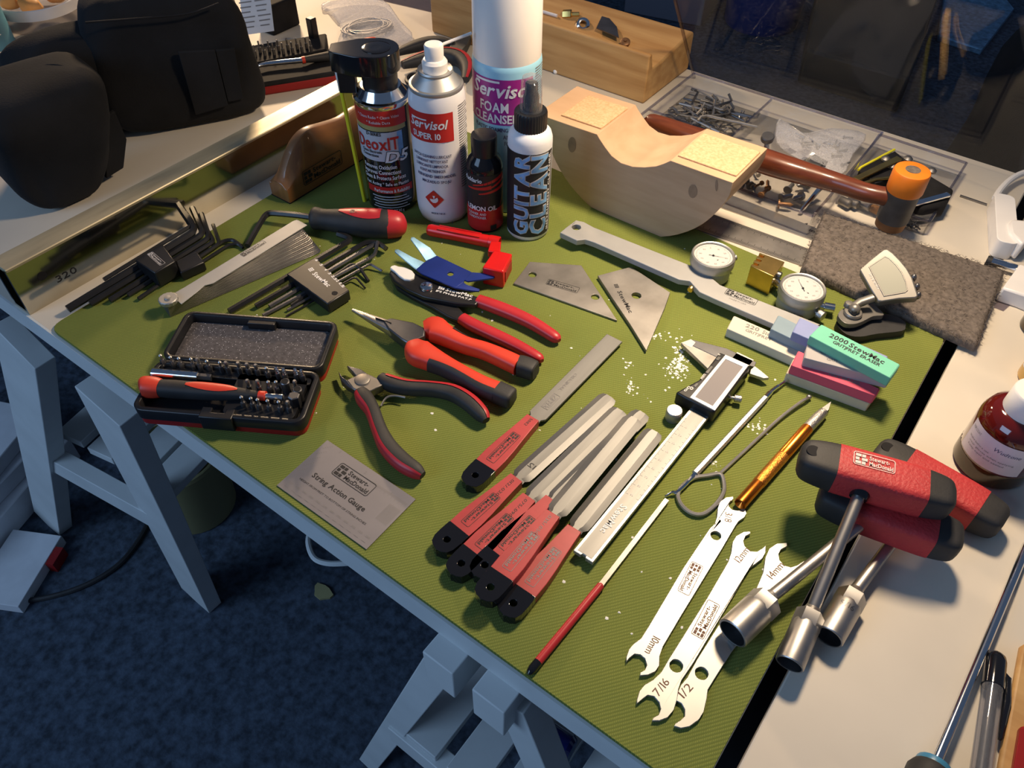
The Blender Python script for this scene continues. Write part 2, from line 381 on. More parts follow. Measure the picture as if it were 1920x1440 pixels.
def mat_green():
    m = bpy.data.materials.new('mat_fabric'); m.use_nodes = True
    n, l = m.node_tree.nodes, m.node_tree.links; b = n['Principled BSDF']; b.inputs['Roughness'].default_value = 0.9; b.inputs['Specular IOR Level'].default_value = 0.2
    tc = n.new('ShaderNodeTexCoord')
    def wave(rot, sc, dist=0.6):
        mp = n.new('ShaderNodeMapping'); mp.inputs['Rotation'].default_value = (0, 0, rot); l.new(tc.outputs['Object'], mp.inputs[0])
        wv = n.new('ShaderNodeTexWave'); wv.inputs['Scale'].default_value = sc; wv.inputs['Distortion'].default_value = dist; wv.inputs['Detail'].default_value = 1; l.new(mp.outputs[0], wv.inputs[0]); return wv
    w1 = wave(math.radians(38), 150); w2 = wave(math.radians(-30), 300)
    ad = n.new('ShaderNodeMath'); ad.operation = 'MULTIPLY'; l.new(w1.outputs[1], ad.inputs[0]); l.new(w2.outputs[1], ad.inputs[1])
    nz = n.new('ShaderNodeTexNoise'); nz.inputs['Scale'].default_value = 7; nz.inputs['Detail'].default_value = 6; l.new(tc.outputs['Object'], nz.inputs[0])
    r1 = n.new('ShaderNodeValToRGB'); r1.color_ramp.elements[0].color = (0.135, 0.165, 0.036, 1); r1.color_ramp.elements[1].color = (0.225, 0.262, 0.064, 1); l.new(ad.outputs[0], r1.inputs[0])
    r1.color_ramp.elements[1].position = 0.6
    r2 = n.new('ShaderNodeValToRGB'); r2.color_ramp.elements[0].position = 0.3; r2.color_ramp.elements[1].position = 0.7; r2.color_ramp.elements[0].color = (0.80, 0.84, 0.85, 1); r2.color_ramp.elements[1].color = (1.08, 1.04, 1.0, 1); l.new(nz.outputs[0], r2.inputs[0])
    mx = n.new('ShaderNodeMix'); mx.data_type = 'RGBA'; mx.blend_type = 'MULTIPLY'; mx.inputs[0].default_value = 1; l.new(r1.outputs[0], mx.inputs[6]); l.new(r2.outputs[0], mx.inputs[7])
    l.new(mx.outputs[2], b.inputs['Base Color'])
    bm = n.new('ShaderNodeBump'); bm.inputs['Strength'].default_value = 0.5; bm.inputs['Distance'].default_value = 0.0005; l.new(ad.outputs[0], bm.inputs['Height']); l.new(bm.outputs[0], b.inputs['Normal'])
    return m
M['green'] = mat_green()

# ------------------------------------------------------------------ the setting
HT = -0.003                                  # table surface, relative to the mat top
def Q(x, y, h=0.0): return V((x, y, ZT+h))
X3, Y3, Z3 = V((1, 0, 0)), V((0, 1, 0)), V((0, 0, 1))
fl = MB().box((-0.3, 1.2, -0.02), X3, Y3, Z3, (9, 9, 0.04)); struct('floor', fl, 'carpet', smooth=False)

def table(x0, x1, label):
    y0, y1 = 0.170, 0.957
    t = thing('worktable', label, 'table', Q((x0+x1)/2, (y0+y1)/2, HT-0.025))
    MB().prism([Q(x0, y0, HT), Q(x1, y0, HT), Q(x1, y1, HT), Q(x0, y1, HT)], 0.025).build('tabletop', 'paint', t, bevel=0.0012)
    return t
tA = table(-1.75, 0.0055, 'long pale painted worktable carrying the green mat')
tB = table(0.0165, 0.75, 'pale painted worktable carrying the amber bottle and the pen')
# front edge of the mat table: cool ambient tint put into the colour
MB().prism([Q(-1.75, 0.1685, HT), Q(0.0055, 0.1685, HT), Q(0.0055, 0.1705, HT), Q(-1.75, 0.1705, HT)], 0.025).build('edge_tint', 'paint_white', tA, smooth=False)

for lx in (0.09, 0.70):
    for ly in (0.24, 0.90): MB().box((lx, ly, (ZT+HT-0.024)/2), X3, Y3, Z3, (0.045, 0.045, ZT+HT-0.024)).build('leg', 'paint_white', tB, bevel=0.001)
MB().box((0.020, 0.575, ZT-0.080), X3, Y3, Z3, (0.06, 0.76, 0.02)).build('gap_darkener', 'black_matte', tB, smooth=False)  # black bar added below the joint to keep the gap dark
mo = MB()
mc = [(-0.629, 0.1712), (0.0050, 0.1702), (0.0048, 0.637), (-0.632, 0.655)]
out = []
for i, (x, y) in enumerate(mc):
    a, b = V((*mc[i-1], 0)), V((*mc[(i+1) % 4], 0)); c = V((x, y, 0)); r_ = 0.012 if i in (0, 2) else 0.006
    for k in range(5):
        s_ = k/4; p1 = c+(a-c).normalized()*r_; p2 = c+(b-c).normalized()*r_; q = p1*(1-s_)**2+c*2*s_*(1-s_)+p2*s_**2; out.append(Q(q.x, q.y, 0))
gm = mo.prism(out, 0.003).build('bench_mat', 'green', bevel=0.0012)
tag(gm, 'large green ribbed fabric mat covering the workbench', 'mat')

# trestles
def trestle(label, rails, legs, stretch, slats):
    t = thing('trestle', label, 'trestle', V((rails[0][0][0], 0.4, 0)))
    for a, b in rails: MB().box(((a[0]+b[0])/2, (a[1]+b[1])/2, a[2]), X3, Y3, Z3, (0.026, abs(b[1]-a[1]), 0.04)).build('rail', 'paint_white', t, bevel=0.001)
    for a, b, w_ in legs: MB().bar(a, b, w_, 0.022, up=(0, 1, 0)).build('leg', 'paint_white', t, bevel=0.001)
    for a, b, w_, h_ in stretch: MB().bar(a, b, w_, h_).build('stretcher', 'paint_white', t, bevel=0.001)
    for a, b, w_ in slats: MB().bar(a, b, w_, 0.012).build('shelf_slat', 'paint_white', t, bevel=0.001)
    return t
zr = ZT-0.028-0.02
F = -ZT
def at(px, py, y):
    """photo pixel -> point on the upright plane at this y"""
    d = CF + CR*((px-960)/FPX) - CU*((py-720)/FPX); t = y/d.y; return V((d.x*t, y, ZT+CH+d.z*t))
# right trestle (below the front edge, in view)
l1a, l1b = V((-0.176, 0.176, ZT-0.052)), V((-0.345, 0.176, 0.0))
l2a, l2b = V((-0.122, 0.176, ZT-0.052)), V((0.047, 0.176, 0.0))
r1a, r1b = V((-0.176, 0.70, ZT-0.052)), V((-0.345, 0.70, 0.0)); r2a, r2b = V((-0.122, 0.70, ZT-0.052)), V((0.047, 0.70, 0.0))
def onleg(a, b, z): return a+(b-a)*((a.z-z)/(a.z-b.z))
zs = ZT-0.345
s1, s2 = onleg(l1a, l1b, zs), onleg(l2a, l2b, zs)
sl = []
for k in range(4):
    x = s1.x+0.040+k*(s2.x-s1.x-0.08)/3; sl.append((V((x, 0.166, zs+0.024)), V((x, 0.705, zs+0.024)), 0.038))
trestle('pale trestle with two blunt rail ends sticking out under the mat', [(V((-0.170, 0.152, zr)), V((-0.170, 0.74, zr))), (V((-0.128, 0.152, zr)), V((-0.128, 0.74, zr)))],
        [(l1a, l1b, 0.026), (l2a, l2b, 0.026), (r1a, r1b, 0.026), (r2a, r2b, 0.026)],
        [(s1+V((0, -0.004, 0)), s2+V((0, -0.004, 0)), 0.02, 0.036), (onleg(r1a, r1b, zs), onleg(r2a, r2b, zs), 0.02, 0.036)], sl)
# left trestle
L1a, L1b = P(40, 610, -0.034), P(100, 975, F); L2a, L2b = P(185, 715, -0.034), P(378, 1117, F)
L1a, L2a = L1a.lerp(L1b, 0.05), L2a.lerp(L2b, 0.05)
back = V((-0.10, 0.50, 0))
zs2 = ZT-0.33
c1, c2 = onleg(L1a, L1b, zs2), onleg(L2a, L2b, zs2)
sl = [(c1.lerp(c2, f_)+V((0, 0.02, 0.03)), c1.lerp(c2, f_)+back*0.9+V((0, 0.02, 0.03)), 0.04) for f_ in (0.2, 0.45, 0.7, 0.92)]
trestle('pale trestle with wide splayed legs beside the stacked papers', [(V((L1a.x+0.03, 0.19, zr)), V((L1a.x+0.03, 0.74, zr))), (V((L2a.x-0.03, 0.19, zr)), V((L2a.x-0.03, 0.74, zr)))],
        [(L1a, L1b, 0.060), (L2a, L2b, 0.062), (L1a+back, L1b+back, 0.06), (L2a+back, L2b+back, 0.06)],
        [(c1, c2, 0.02, 0.034), (c1+back, c2+back, 0.02, 0.034)], sl)
struct('wall_back', MB().box((-0.3, 5.7, 1.25), X3, Y3, Z3, (9, 0.1, 2.5)), 'box_grey', smooth=False)
struct('wall_left', MB().box((-4.8, 1.2, 1.25), X3, Y3, Z3, (0.1, 9, 2.5)), 'box_grey', smooth=False)

# ------------------------------------------------------------------ tall things at the back of the mat
def prj(p):
    q = V(p)-V((0, 0, ZT+CH)); z = q.dot(CF); return (960+FPX*q.dot(CR)/z, 720-FPX*q.dot(CU)/z)
def hgt(c, py):
    lo, hi = -0.5, 0.45
    for _ in range(40):
        m_ = (lo+hi)/2
        if prj((c[0], c[1], ZT+m_))[1] > py: lo = m_
        else: hi = m_
    return lo
class Cyl:
    """standing round thing: heights from photo rows on its near side, angles from the side facing the camera"""
    def __init__(s, c, r): s.c = V((c[0], c[1], ZT)); s.r = r; s.d = V((-c[0], -c[1], 0)).normalized(); s.af = math.atan2(-c[1], -c[0])
    def z(s, py): q = s.c+s.d*s.r; return hgt(q, py)
    def pt(s, a, z, r=None):
        r = r or s.r; t = s.af+a; return V((s.c.x+r*math.cos(t), s.c.y+r*math.sin(t), ZT+z))
    def patch(s, name, parent, m, a0, a1, z0, z1, dr=0.00025, n=16):
        mb = MB(); a0, a1 = math.radians(a0), math.radians(a1)
        vs_ = [s.pt(a0+(a1-a0)*i/n, z, s.r+dr) for i in range(n+1) for z in (z0, z1)]
        mb.add(vs_, [(2*i, 2*i+2, 2*i+3, 2*i+1) for i in range(n)]); return mb.build(name, m, parent)
    def txt(s, name, parent, m, items, dr=0.0005, vertical=False):
        """items: (string, a_start deg, a_end deg, z baseline, cap, bold) or, upright, (string, z0, z1, a_base, cap, bold)"""
        mb = MB()
        for it in items:
            st, p0, p1, p2, cap, bold = it[:6]; sl = it[6] if len(it) > 6 else 0
            if vertical: text2d(mb, st, lambda x, y: s.pt(math.radians(p2)-y/s.r, p0+x, s.r+dr), 0, 0, width=p1-p0, cap=cap, bold=bold, gap=0.17, cut=0.10)
            else: text2d(mb, st, lambda x, y: s.pt(math.radians(p0)+x/s.r, p2+y, s.r+dr), 0, 0, width=math.radians(p1-p0)*s.r, cap=cap, bold=bold, slant=sl)
        return mb.build(name, m, parent, smooth=False)
    def bars(s, name, parent, m, rows, dr=0.0005):
        mb = MB()
        for a0, a1, z0, z1 in rows:
            a0, a1 = math.radians(a0), math.radians(a1); n = 6
            vs_ = [s.pt(a0+(a1-a0)*i/n, z, s.r+dr) for i in range(n+1) for z in (z0, z1)]; mb.add(vs_, [(2*i, 2*i+2, 2*i+3, 2*i+1) for i in range(n)])
        return mb.build(name, m, parent, smooth=False)
    def lathe(s, name, parent, m, prof, n=40, cap=True): return MB().lathe(s.c, prof, n, cap=cap).build(name, m, parent)

# contact cleaner can, black with lever top
c = Cyl((-0.522, 0.4994), 0.026); t = thing('aerosol_can', 'black and red contact cleaner spray can with black lever top', 'spray can', c.c)
zt = c.z(203)
c.lathe('body', t, 'black_gloss', [(0.0245, 0), (0.026, 0.002), (0.026, zt-0.002), (0.0255, zt-0.001)])
c.lathe('dome', t, 'chrome', [(0.0262, zt-0.003), (0.0272, zt), (0.0268, zt+0.002), (0.024, zt+0.003), (0.022, zt+0.006), (0.019, zt+0.011), (0.012, zt+0.012)])
za = zt+0.009
c.lathe('collar', t, 'black_plastic', [(0.0165, za), (0.0168, za+0.016), (0.018, za+0.017), (0.018, za+0.020)])
rd = -CR; rd = V((rd.x, rd.y, 0)).normalized(); fr = Fr(c.c+V((0, 0, za+0.036)), rd)
lev = [(0.0205*math.cos(a), 0.0205*math.sin(a)) for a in [math.radians(-90-180*k/12) for k in range(13)]]
lev = [(p[0]-0.000, p[1]) for p in lev][::1]+[(0.018, 0.019), (0.036, 0.011), (0.042, 0.008), (0.042, -0.008), (0.036, -0.011), (0.018, -0.019)]
MB().prism(fr.L(lev), 0.019).build('lever', 'black_gloss', t, bevel=0.003, seg=3)
MB().lathe(fr(0, 0, -0.001), [(0.013, 0), (0.013, 0.0014), (0.010, 0.0022), (0.0, 0.0005)], 24).build('thumb_pad', 'black_gloss', t)
MB().box(fr(0.030, 0, -0.026), fr.x, fr.y, Z3, (0.016, 0.012, 0.03)).build('nozzle', 'black_plastic', t, bevel=0.001)
sx0 = fr(0.0385, 0, -0.018); sb = P(684, 377, 0.0)
MB().tube([sx0, sx0.lerp(sb, 0.16)], 0.0026, 10).build('straw_sleeve', 'white_plastic', t)
MB().tube([sx0.lerp(sb, 0.1), sb], 0.0021, 8).build('straw', 'yellow_plastic', t)
z = c.z
c.patch('gold_band', t, 'gold_label', -100, 45, z(247), z(206)); c.patch('red_band', t, 'red_label', -88, 48, z(238), z(209), 0.0005)
c.patch('grey_panel', t, 'grey_label', -84, 34, z(303), z(249), 0.0003); c.patch('blue_star_panel', t, 'text_blue', 22, 34, z(303), z(250), 0.0004)
c.patch('red_strip', t, 'red_label', -62, 48, z(363), z(351), 0.0004)
c.txt('print_white', t, 'white_print', [('* Cleans Radio * Cleans Video', -62, 30, z(223), 0.0028, 0), ('* Reliable Data', -40, 10, z(233), 0.0028, 0)], 0.0007)
c.txt('claim_print', t, 'white_print', [('Removes Oxidation', -62, 14, z(317), 0.0042, 1), ('Improves Connections', -64, 22, z(327), 0.0042, 1), ('Cleans & Protects Surfaces', -66, 32, z(337), 0.0042, 1),
    ('Fast Acting * Safe on Plastics', -62, 38, z(348), 0.0034, 1), ('Performance & Reliability', -42, 40, z(361), 0.0036, 1)], 0.0007)
c.txt('weight_print', t, 'white_print', [('NET WT 5.0 OZ 142 g', -38, 20, z(397), 0.0032, 1)], 0.0007)
c.txt('print_black', t, 'black_print', [('D-SERIES', -44, -12, z(255), 0.0032, 1), ('Cleans Electronic', -62, -14, z(288), 0.0030, 1), ('Connections', -62, -22, z(295), 0.0030, 1)], 0.0007)
c.txt('brand_red', t, 'red_label', [('DeoxIT', -72, 24, z(281), 0.0125, 1)], 0.0008)
c.txt('grade_outline', t, 'black_print', [('D5', -8, 40, z(304), 0.011, 2, 0.2)], 0.0008)  # dark printed outline under the white grade letters
c.txt('grade_mark', t, 'white_print', [('D5', -8, 40, z(304), 0.011, 1, 0.2)], 0.0009)
c.bars('fine_print', t, 'grey_label', [(-50+4*(k % 2), 30+6*(k % 3), z(370+5*k), z(370+5*k)+0.0011) for k in range(5)])

# white contact cleaner can
c = Cyl((-0.4664, 0.5149), 0.0265); t = thing('aerosol_can', 'white spray can with red label and bare white nozzle', 'spray can', c.c); z = c.z
zt = c.z(186)
c.lathe('body', t, 'white_paint', [(0.0215, 0), (0.024, 0.002), (0.0258, 0.008), (0.0265, 0.016), (0.0265, zt-0.012), (0.0258, zt-0.005), (0.0245, zt)])
c.lathe('dome', t, 'steel_satin', [(0.0245, zt-0.001), (0.0252, zt+0.0015), (0.0247, zt+0.003), (0.0225, zt+0.0035), (0.019, zt+0.008), (0.0155, zt+0.0125), (0.0162, zt+0.0145), (0.0155, zt+0.016), (0.012, zt+0.014)])
zn = zt+0.013
c.lathe('nozzle', t, 'white_plastic', [(0.0112, zn), (0.0115, zn+0.009), (0.0098, zn+0.0115), (0.0084, zn+0.012), (0.0086, zn+0.023), (0.0078, zn+0.0245), (0.0055, zn+0.0238), (0.001, zn+0.0235)])
n0 = c.c+V((0, 0, zn+0.021)); n1 = at(884, 62, 0.545)
MB().tube([n0+(n1-n0).normalized()*0.007, n1], 0.0014, 8).build('straw', 'white_plastic', t)
c.patch('red_label', t, 'red_label', -82, 30, z(268), z(214))
c.txt('brand_name', t, 'white_print', [('Servisol', -66, 14, z(243), 0.0085, 1, 0.25)]); c.bars('brand_swash', t, 'white_print', [(-62, -24, z(228), z(225.5))])
c.txt('product_name', t, 'white_print', [('SUPER 10', -60, 2, z(262), 0.0058, 1)])
c.txt('print_lines', t, 'text_navy', [('SWITCH CLEANING LUBRICANT', -64, 22, z(297), 0.0028, 1), ('LUBRIFIANT NETTOYANT', -58, 14, z(306), 0.0028, 1), ('LUBRICANTE LIMPIADOR', -58, 14, z(315), 0.0028, 1),
    ('KONTAKTREINIGER', -48, 8, z(324), 0.0028, 1), ('REINIGEND SMEERMIDDEL', -56, 30, z(334), 0.0028, 1), ('MAZADLO SPOJU', -44, 18, z(344), 0.0028, 1), ('MADE IN THE UK', -28, 2, z(402), 0.002, 1), ('200ml', -34, -14, z(421), 0.003, 0), ('3', 14, 17, z(421), 0.003, 0)], 0.0006)
mb = MB(); a0, zc = math.radians(-20), z(374)
dia = [(0.0092*x+0*y, 0.0098*y) for x, y in spl([(0, 1), (0.12, 0.92), (0.92, 0.12), (1, 0), (0.92, -0.12), (0.12, -0.92), (0, -1), (-0.12, -0.92), (-0.92, -0.12), (-1, 0), (-0.92, 0.12), (-0.12, 0.92)], 2, True)]
mb.add([c.pt(a0, zc, c.r+0.0006)]+[c.pt(a0+x/c.r, zc+y, c.r+0.0006) for x, y in dia], [(0, 1+k, 1+(k+1) % len(dia)) for k in range(len(dia))]); emb = mb.build('emblem', 'red_label', t)
mb = MB(); rd_ = [(0.0042*math.cos(k*PI/5), 0.0042*math.sin(k*PI/5)) for k in range(10)]
mb.add([c.pt(a0, zc, c.r+0.0009)]+[c.pt(a0+x/c.r, zc+y, c.r+0.0009) for x, y in rd_], [(0, 1+k, 1+(k+1) % 10) for k in range(5, 11) if k != 10] + [(0, 1, 2), (0, 3, 4)]); mb.build('emblem_device', 'white_print', t)
c.bars('side_text', t, 'grey_print', [(44, 70+4*(k % 3), z(208+4.6*k), z(208+4.6*k)+0.0010) for k in range(34)])

# tall foam cleanser can
c = Cyl((-0.4321, 0.5764), 0.0325); t = thing('aerosol_can', 'tall pale blue foam cleanser can with big white cap', 'spray can', c.c); z = c.z
zt = z(128)
c.lathe('body', t, 'sky_label', [(0.031, 0), (0.0325, 0.003), (0.0325, zt-0.006), (0.0318, zt-0.001), (0.031, zt)])
c.lathe('cap', t, 'white_plastic', [(0.0312, zt-0.002), (0.0316, zt), (0.0312, zt+0.060), (0.0300, zt+0.064), (0.0275, zt+0.066), (0.001, zt+0.0665)])
c.patch('purple_label', t, 'purple_label', -92, 46, z(236), z(151))
c.txt('brand_name', t, 'white_print', [('Servisol', -66, 38, z(184), 0.0125, 1, 0.25)]); c.bars('brand_swash', t, 'white_print', [(-58, -12, z(158), z(154))])
c.txt('product_name', t, 'white_print', [('FOAM', -48, 2, z(212), 0.0092, 1), ('CLEANSER 30', -64, 42, z(232), 0.0082, 1)])
c.txt('small_print', t, 'text_navy', [('PLASTIC FOAMING CLEANSER', -62, 40, z(248), 0.0038, 1), ('ANTISTATIC', -6, 36, z(261), 0.0040, 1), ('FOAM AND', -4, 28, z(273), 0.0040, 1)])
c.bars('side_text', t, 'grey_print', [(52, 78, z(140+5*k), z(140+5*k)+0.0010) for k in range(14)])

# small black bottle of lemon oil
c = Cyl(stand(911, 438, 0.0175), 0.0175); t = thing('oil_bottle', 'small black bottle of lemon oil with red lower label', 'bottle', c.c); z = c.z
zs_ = z(328)
c.lathe('body', t, 'bottle_black', [(0.0165, 0), (0.0175, 0.0015), (0.0175, zs_), (0.0172, zs_+0.003), (0.0155, zs_+0.008), (0.0125, zs_+0.012), (0.0115, zs_+0.014)])
c.lathe('cap', t, 'black_plastic', [(0.0122, zs_+0.013), (0.0124, zs_+0.030), (0.0118, zs_+0.032), (0.0105, zs_+0.0325), (0.001, zs_+0.0322)])
c.patch('label', t, 'black_print', -100, 92, z(433), z(331)); c.patch('label_red', t, 'red_label', -100, 92, z(433), z(395), 0.0004)
mb = MB()
for a0, a1, p0, p1 in ((-40, 70, 352, 340), (-62, 20, 359, 356), (10, 80, 356, 346), (-20, 74, 366, 360), (52, 88, 395, 352)):
    n = 8; a0, a1 = math.radians(a0), math.radians(a1); mb.add([c.pt(a0+(a1-a0)*i/n, z(p0+(p1-p0)*i/n)+dz*(0.3+0.7*i/n), c.r+0.00035) for i in range(n+1) for dz in (0, 0.0042)], [(2*i, 2*i+2, 2*i+3, 2*i+1) for i in range(n)])
mb.build('label_art', 'red_label', t)
c.txt('brand_name', t, 'white_print', [("d'addario", -76, -10, z(344), 0.0044, 1), ('LEMON OIL', -66, 38, z(396), 0.0050, 1)])
c.txt('small_print', t, 'silver_print', [('CLEANER AND', -62, 2, z(404), 0.0026, 1), ('CONDITIONER', -60, 2, z(410.5), 0.0026, 1)], 0.0008)
c.bars('barcode', t, 'black_print', [(15, 36, z(432), z(423))], 0.0008)

# spray bottle of guitar cleaner
c = Cyl(stand(989, 453, 0.0207), 0.0207); t = thing('spray_bottle', 'white plastic spray bottle with black lettered label and clear cap', 'bottle', c.c); z = c.z
zs_ = z(288)
c.lathe('body', t, 'bottle_milky', [(0.0190, 0), (0.0207, 0.0025), (0.0207, zs_+0.001), (0.0205, zs_+0.006), (0.019, zs_+0.011), (0.0155, zs_+0.0145), (0.0135, zs_+0.0155)])
mb = MB(); zc0 = zs_+0.014; n = 72
mb.loft([[c.pt(2*PI*q/n, zz, rr+(0.0004 if q % 2 else 0)) for q in range(n)] for rr, zz in ((0.0146, zc0), (0.0147, zc0+0.0155), (0.0138, zc0+0.0175), (0.0095, zc0+0.0178))]); mb.build('collar', 'black_plastic', t)
c.lathe('spray_head', t, 'black_gloss', [(0.0072, zc0+0.017), (0.0072, zc0+0.030), (0.0058, zc0+0.034), (0.0056, zc0+0.042), (0.0045, zc0+0.043)], 24)
c.lathe('clear_cap', t, 'clear_cap', [(0.0102, zc0+0.0175), (0.0090, zc0+0.044), (0.0080, zc0+0.0475), (0.005, zc0+0.049), (0.0005, zc0+0.0485)], 32)
c.patch('label', t, 'black_print', -110, 74, z(445), z(291)); c.bars('label_edge', t, 'silver_print', [(64, 66, z(443), z(293))])
zb, zt_ = z(440), z(293)
c.txt('outline_lettering', t, 'silver_print', [('GUITAR', zb+0.001, zt_-0.001, -1, 0.0135, 2), ('CLEAN', zb+0.0008, zt_-0.001, 50, 0.0158, 2)], 0.0005, True)
c.txt('blue_lettering', t, 'text_blue', [('GUITAR', zb+0.001, zt_-0.001, -1, 0.0135, 1), ('CLEAN', zb+0.0008, zt_-0.001, 50, 0.0158, 1)], 0.0009, True)
c.txt('white_lettering', t, 'white_print', [('INSTRUMENT CLEANER', zb+0.001, zt_-0.002, 62.5, 0.0026, 1)], 0.0006, True)

# levelling beam
x0, x1, y0, y1, hb = -0.6845, -0.6605, 0.1712, 0.618, 0.0475
t = thing('levelling_beam', 'long brassy metal levelling beam with a mirror side', 'beam', Q((x0+x1)/2, (y0+y1)/2, HT))
def plate(nm, m, xa, xb, za, zb_): return MB().box(((xa+xb)/2, (y0+y1)/2, ZT+(za+zb_)/2), X3, Y3, Z3, (xb-xa, y1-y0, zb_-za)).build(nm, m, t, smooth=False)
plate('mirror_side', 'beam_polish', x1-0.003, x1, HT, hb-0.0008); plate('back_side', 'beam_polish', x0, x0+0.003, HT, hb-0.0008)
o = plate('top_plate', 'beam_top', x0-0.0004, x1+0.0004, hb-0.0035, hb); o.modifiers.new('b', 'BEVEL').width = 0.0008
plate('bottom_plate', 'beam_polish', x0+0.003, x1-0.003, HT, HT+0.003)
MB().lathe((x1-0.0002, 0.196, ZT+0.026), [(0.0042, 0), (0.0042, 0.0005), (0.0001, 0.0005)], 20, axis=(1, 0, 0)).build('bolt_hole', 'black_matte', t)
fr = Fr((x1+0.0003, 0.205, ZT+0.012), (0, 1, 0), (1, 0, 0)); mb = MB(); text2d(mb, '320', lambda x, y: fr(x, y), 0, 0, width=0.020, cap=0.0065); mb.build('grit_mark', 'black_print', t, smooth=False)

# wooden sanding block with a humped grip
a, b = P(512, 364, 0), P(543, 382, 0); wx0, wx1, yb = a.x, b.x+0.001, b.y
prof = spl([(0, 0.021), (0.006, 0.026), (0.016, 0.040), (0.030, 0.054), (0.048, 0.060), (0.070, 0.056), (0.095, 0.052), (0.120, 0.054), (0.140, 0.046), (0.152, 0.028), (0.158, 0.021)], 3)
mb = MB(); rings = []
for dy, hh in prof:
    k = min(1, max(0.5, 0.021/hh+0.35)); xm, hw = (wx0+wx1)/2, (wx1-wx0)/2; wt = hw*(0.55 if hh > 0.03 else 0.8)
    rg = [(-hw, 0), (-hw, 0.015), (-hw*0.92, 0.015+(hh-0.015)*0.35), (-wt, hh-0.010+0.004), (-wt*0.6, hh-0.001), (0, hh), (wt*0.6, hh-0.001), (wt, hh-0.006), (hw*0.92, 0.015+(hh-0.015)*0.35), (hw, 0.015), (hw, 0)]
    rings.append([V((xm+p[0], yb+dy, ZT+p[1])) for p in rg][::-1])
t = thing('sanding_block', 'brown wooden sanding block with a humped grip beside the beam', 'sanding block', Q((wx0+wx1)/2, yb+0.08, 0))
mb.loft(rings); mb.build('body', 'block_wood', t, bevel=0.0008)
MB().box(((wx0+wx1)/2, yb+0.079, ZT+0.0006), X3, Y3, Z3, (wx1-wx0+0.0006, 0.1584, 0.0012)).build('abrasive_pad', 'black_matte', t, smooth=False)
logo(t, V((wx1-0.0016, yb+0.022, ZT+0.010)), V((wx1-0.0016, yb+0.078, ZT+0.010)), 0, 'black_print', hh=0.017, n=(1, 0, 0), eps=0.0022)

# maple rocker block
vC = cv(1020, 150, 4.571); yc = P(*vC(1000, 1346), 0).y
oc = [(-60, 285), (30, 320), (240, 393), (455, 465), (480, 510), (520, 570), (580, 650), (660, 710), (760, 742), (860, 747), (960, 738), (1030, 715), (1085, 690), (1350, 785), (1620, 880)]
arc = [(1600, 960), (1560, 1040), (1480, 1130), (1400, 1205), (1300, 1270), (1150, 1325), (1000, 1346), (860, 1335), (720, 1295), (560, 1210), (400, 1090), (280, 970), (180, 840), (100, 700), (40, 560), (-20, 410)]
pr = [at(*vC(*p), yc) for p in oc]+[at(*vC(*p), yc) for p in spl(arc, 2)]
for p in pr: p.z = max(p.z, ZT)
zr_ = at(*vC(1620, 880), yc).z-ZT; yback = P(*vC(1885, 575), zr_).y
t = thing('rocker_block', 'big pale maple block with a curved underside and a scooped top', 'wood block', V((pr[0].x*0.5+pr[14].x*0.5, (yc+yback)/2, ZT)))
MB().prism(pr, -(yback-yc), up=(0, -1, 0)).build('body', 'maple', t, bevel=0.0012) if False else None
mb = MB(); mb.prism([V((p.x, yc, p.z)) for p in pr], yback-yc, up=(0, -1, 0)); mb.build('body', 'maple', t, bevel=0.0010, angle=25)
for (i, j, f0, f1) in ((1, 3, 0.16, 0.97), (12, 14, 0.03, 0.97)):
    A, B = V(pr[i]), V(pr[j]); A2, B2 = A.lerp(B, f0), A.lerp(B, f1); up = (B-A).cross(Y3).normalized(); up = up if up.z > 0 else -up
    y2, y3 = yc+0.010, yback-0.012; sh = up*0.0015
    MB().prism([V((A2.x, y2, A2.z))+sh, V((B2.x, y2, B2.z))+sh, V((B2.x, y3, B2.z))+sh, V((A2.x, y3, A2.z))+sh], 0.004, up=up).build('cork_pad', 'cork', t, bevel=0.0006)
for cx, cy, rw, rh in ((240, 555, 34, 66), (1275, 955, 38, 58), (1478, 905, 12, 50)):
    MB().add([at(*vC(cx+rw*math.cos(k*PI/8), cy+rh*math.sin(k*PI/8)), yc-0.0003) for k in range(16)], [tuple(range(16))]).build('knot_stain', 'wood_stain', t, smooth=False)

# pine tray block behind
uC = cv(880, 0, 3.5556)
A = P(*uC(1160, 695), HT); B = P(*uC(500, 470), HT); ex = (B-A).normalized(); ey = Z3.cross(ex)*-1
Bk = P(*uC(1390, 440), HT); dep = abs((Bk-A).dot(ey)); hf = hgt(A, uC(1175, 372)[1])-HT; hb_ = hgt(Bk, uC(1400, 200)[1])-HT
fr = lambda x, y, z: A+ex*x+ey*y+Z3*z
t = thing('pine_tray', 'thick pine block with a trough holding small fittings', 'tray', fr(0.1, dep/2, 0))
prof = [(0, 0), (0, hf), (0.007, hf), (0.013, hf-0.020), (0.030, hf-0.020), (dep-0.012, hb_+0.004), (dep-0.003, hb_+0.003), (dep, hb_-0.006), (dep, 0)]
mb = MB(); mb.prism([fr(0, p[0], p[1]) for p in prof], 0.34, up=-ex); mb.build('body', 'pine', t, bevel=0.004, seg=3)

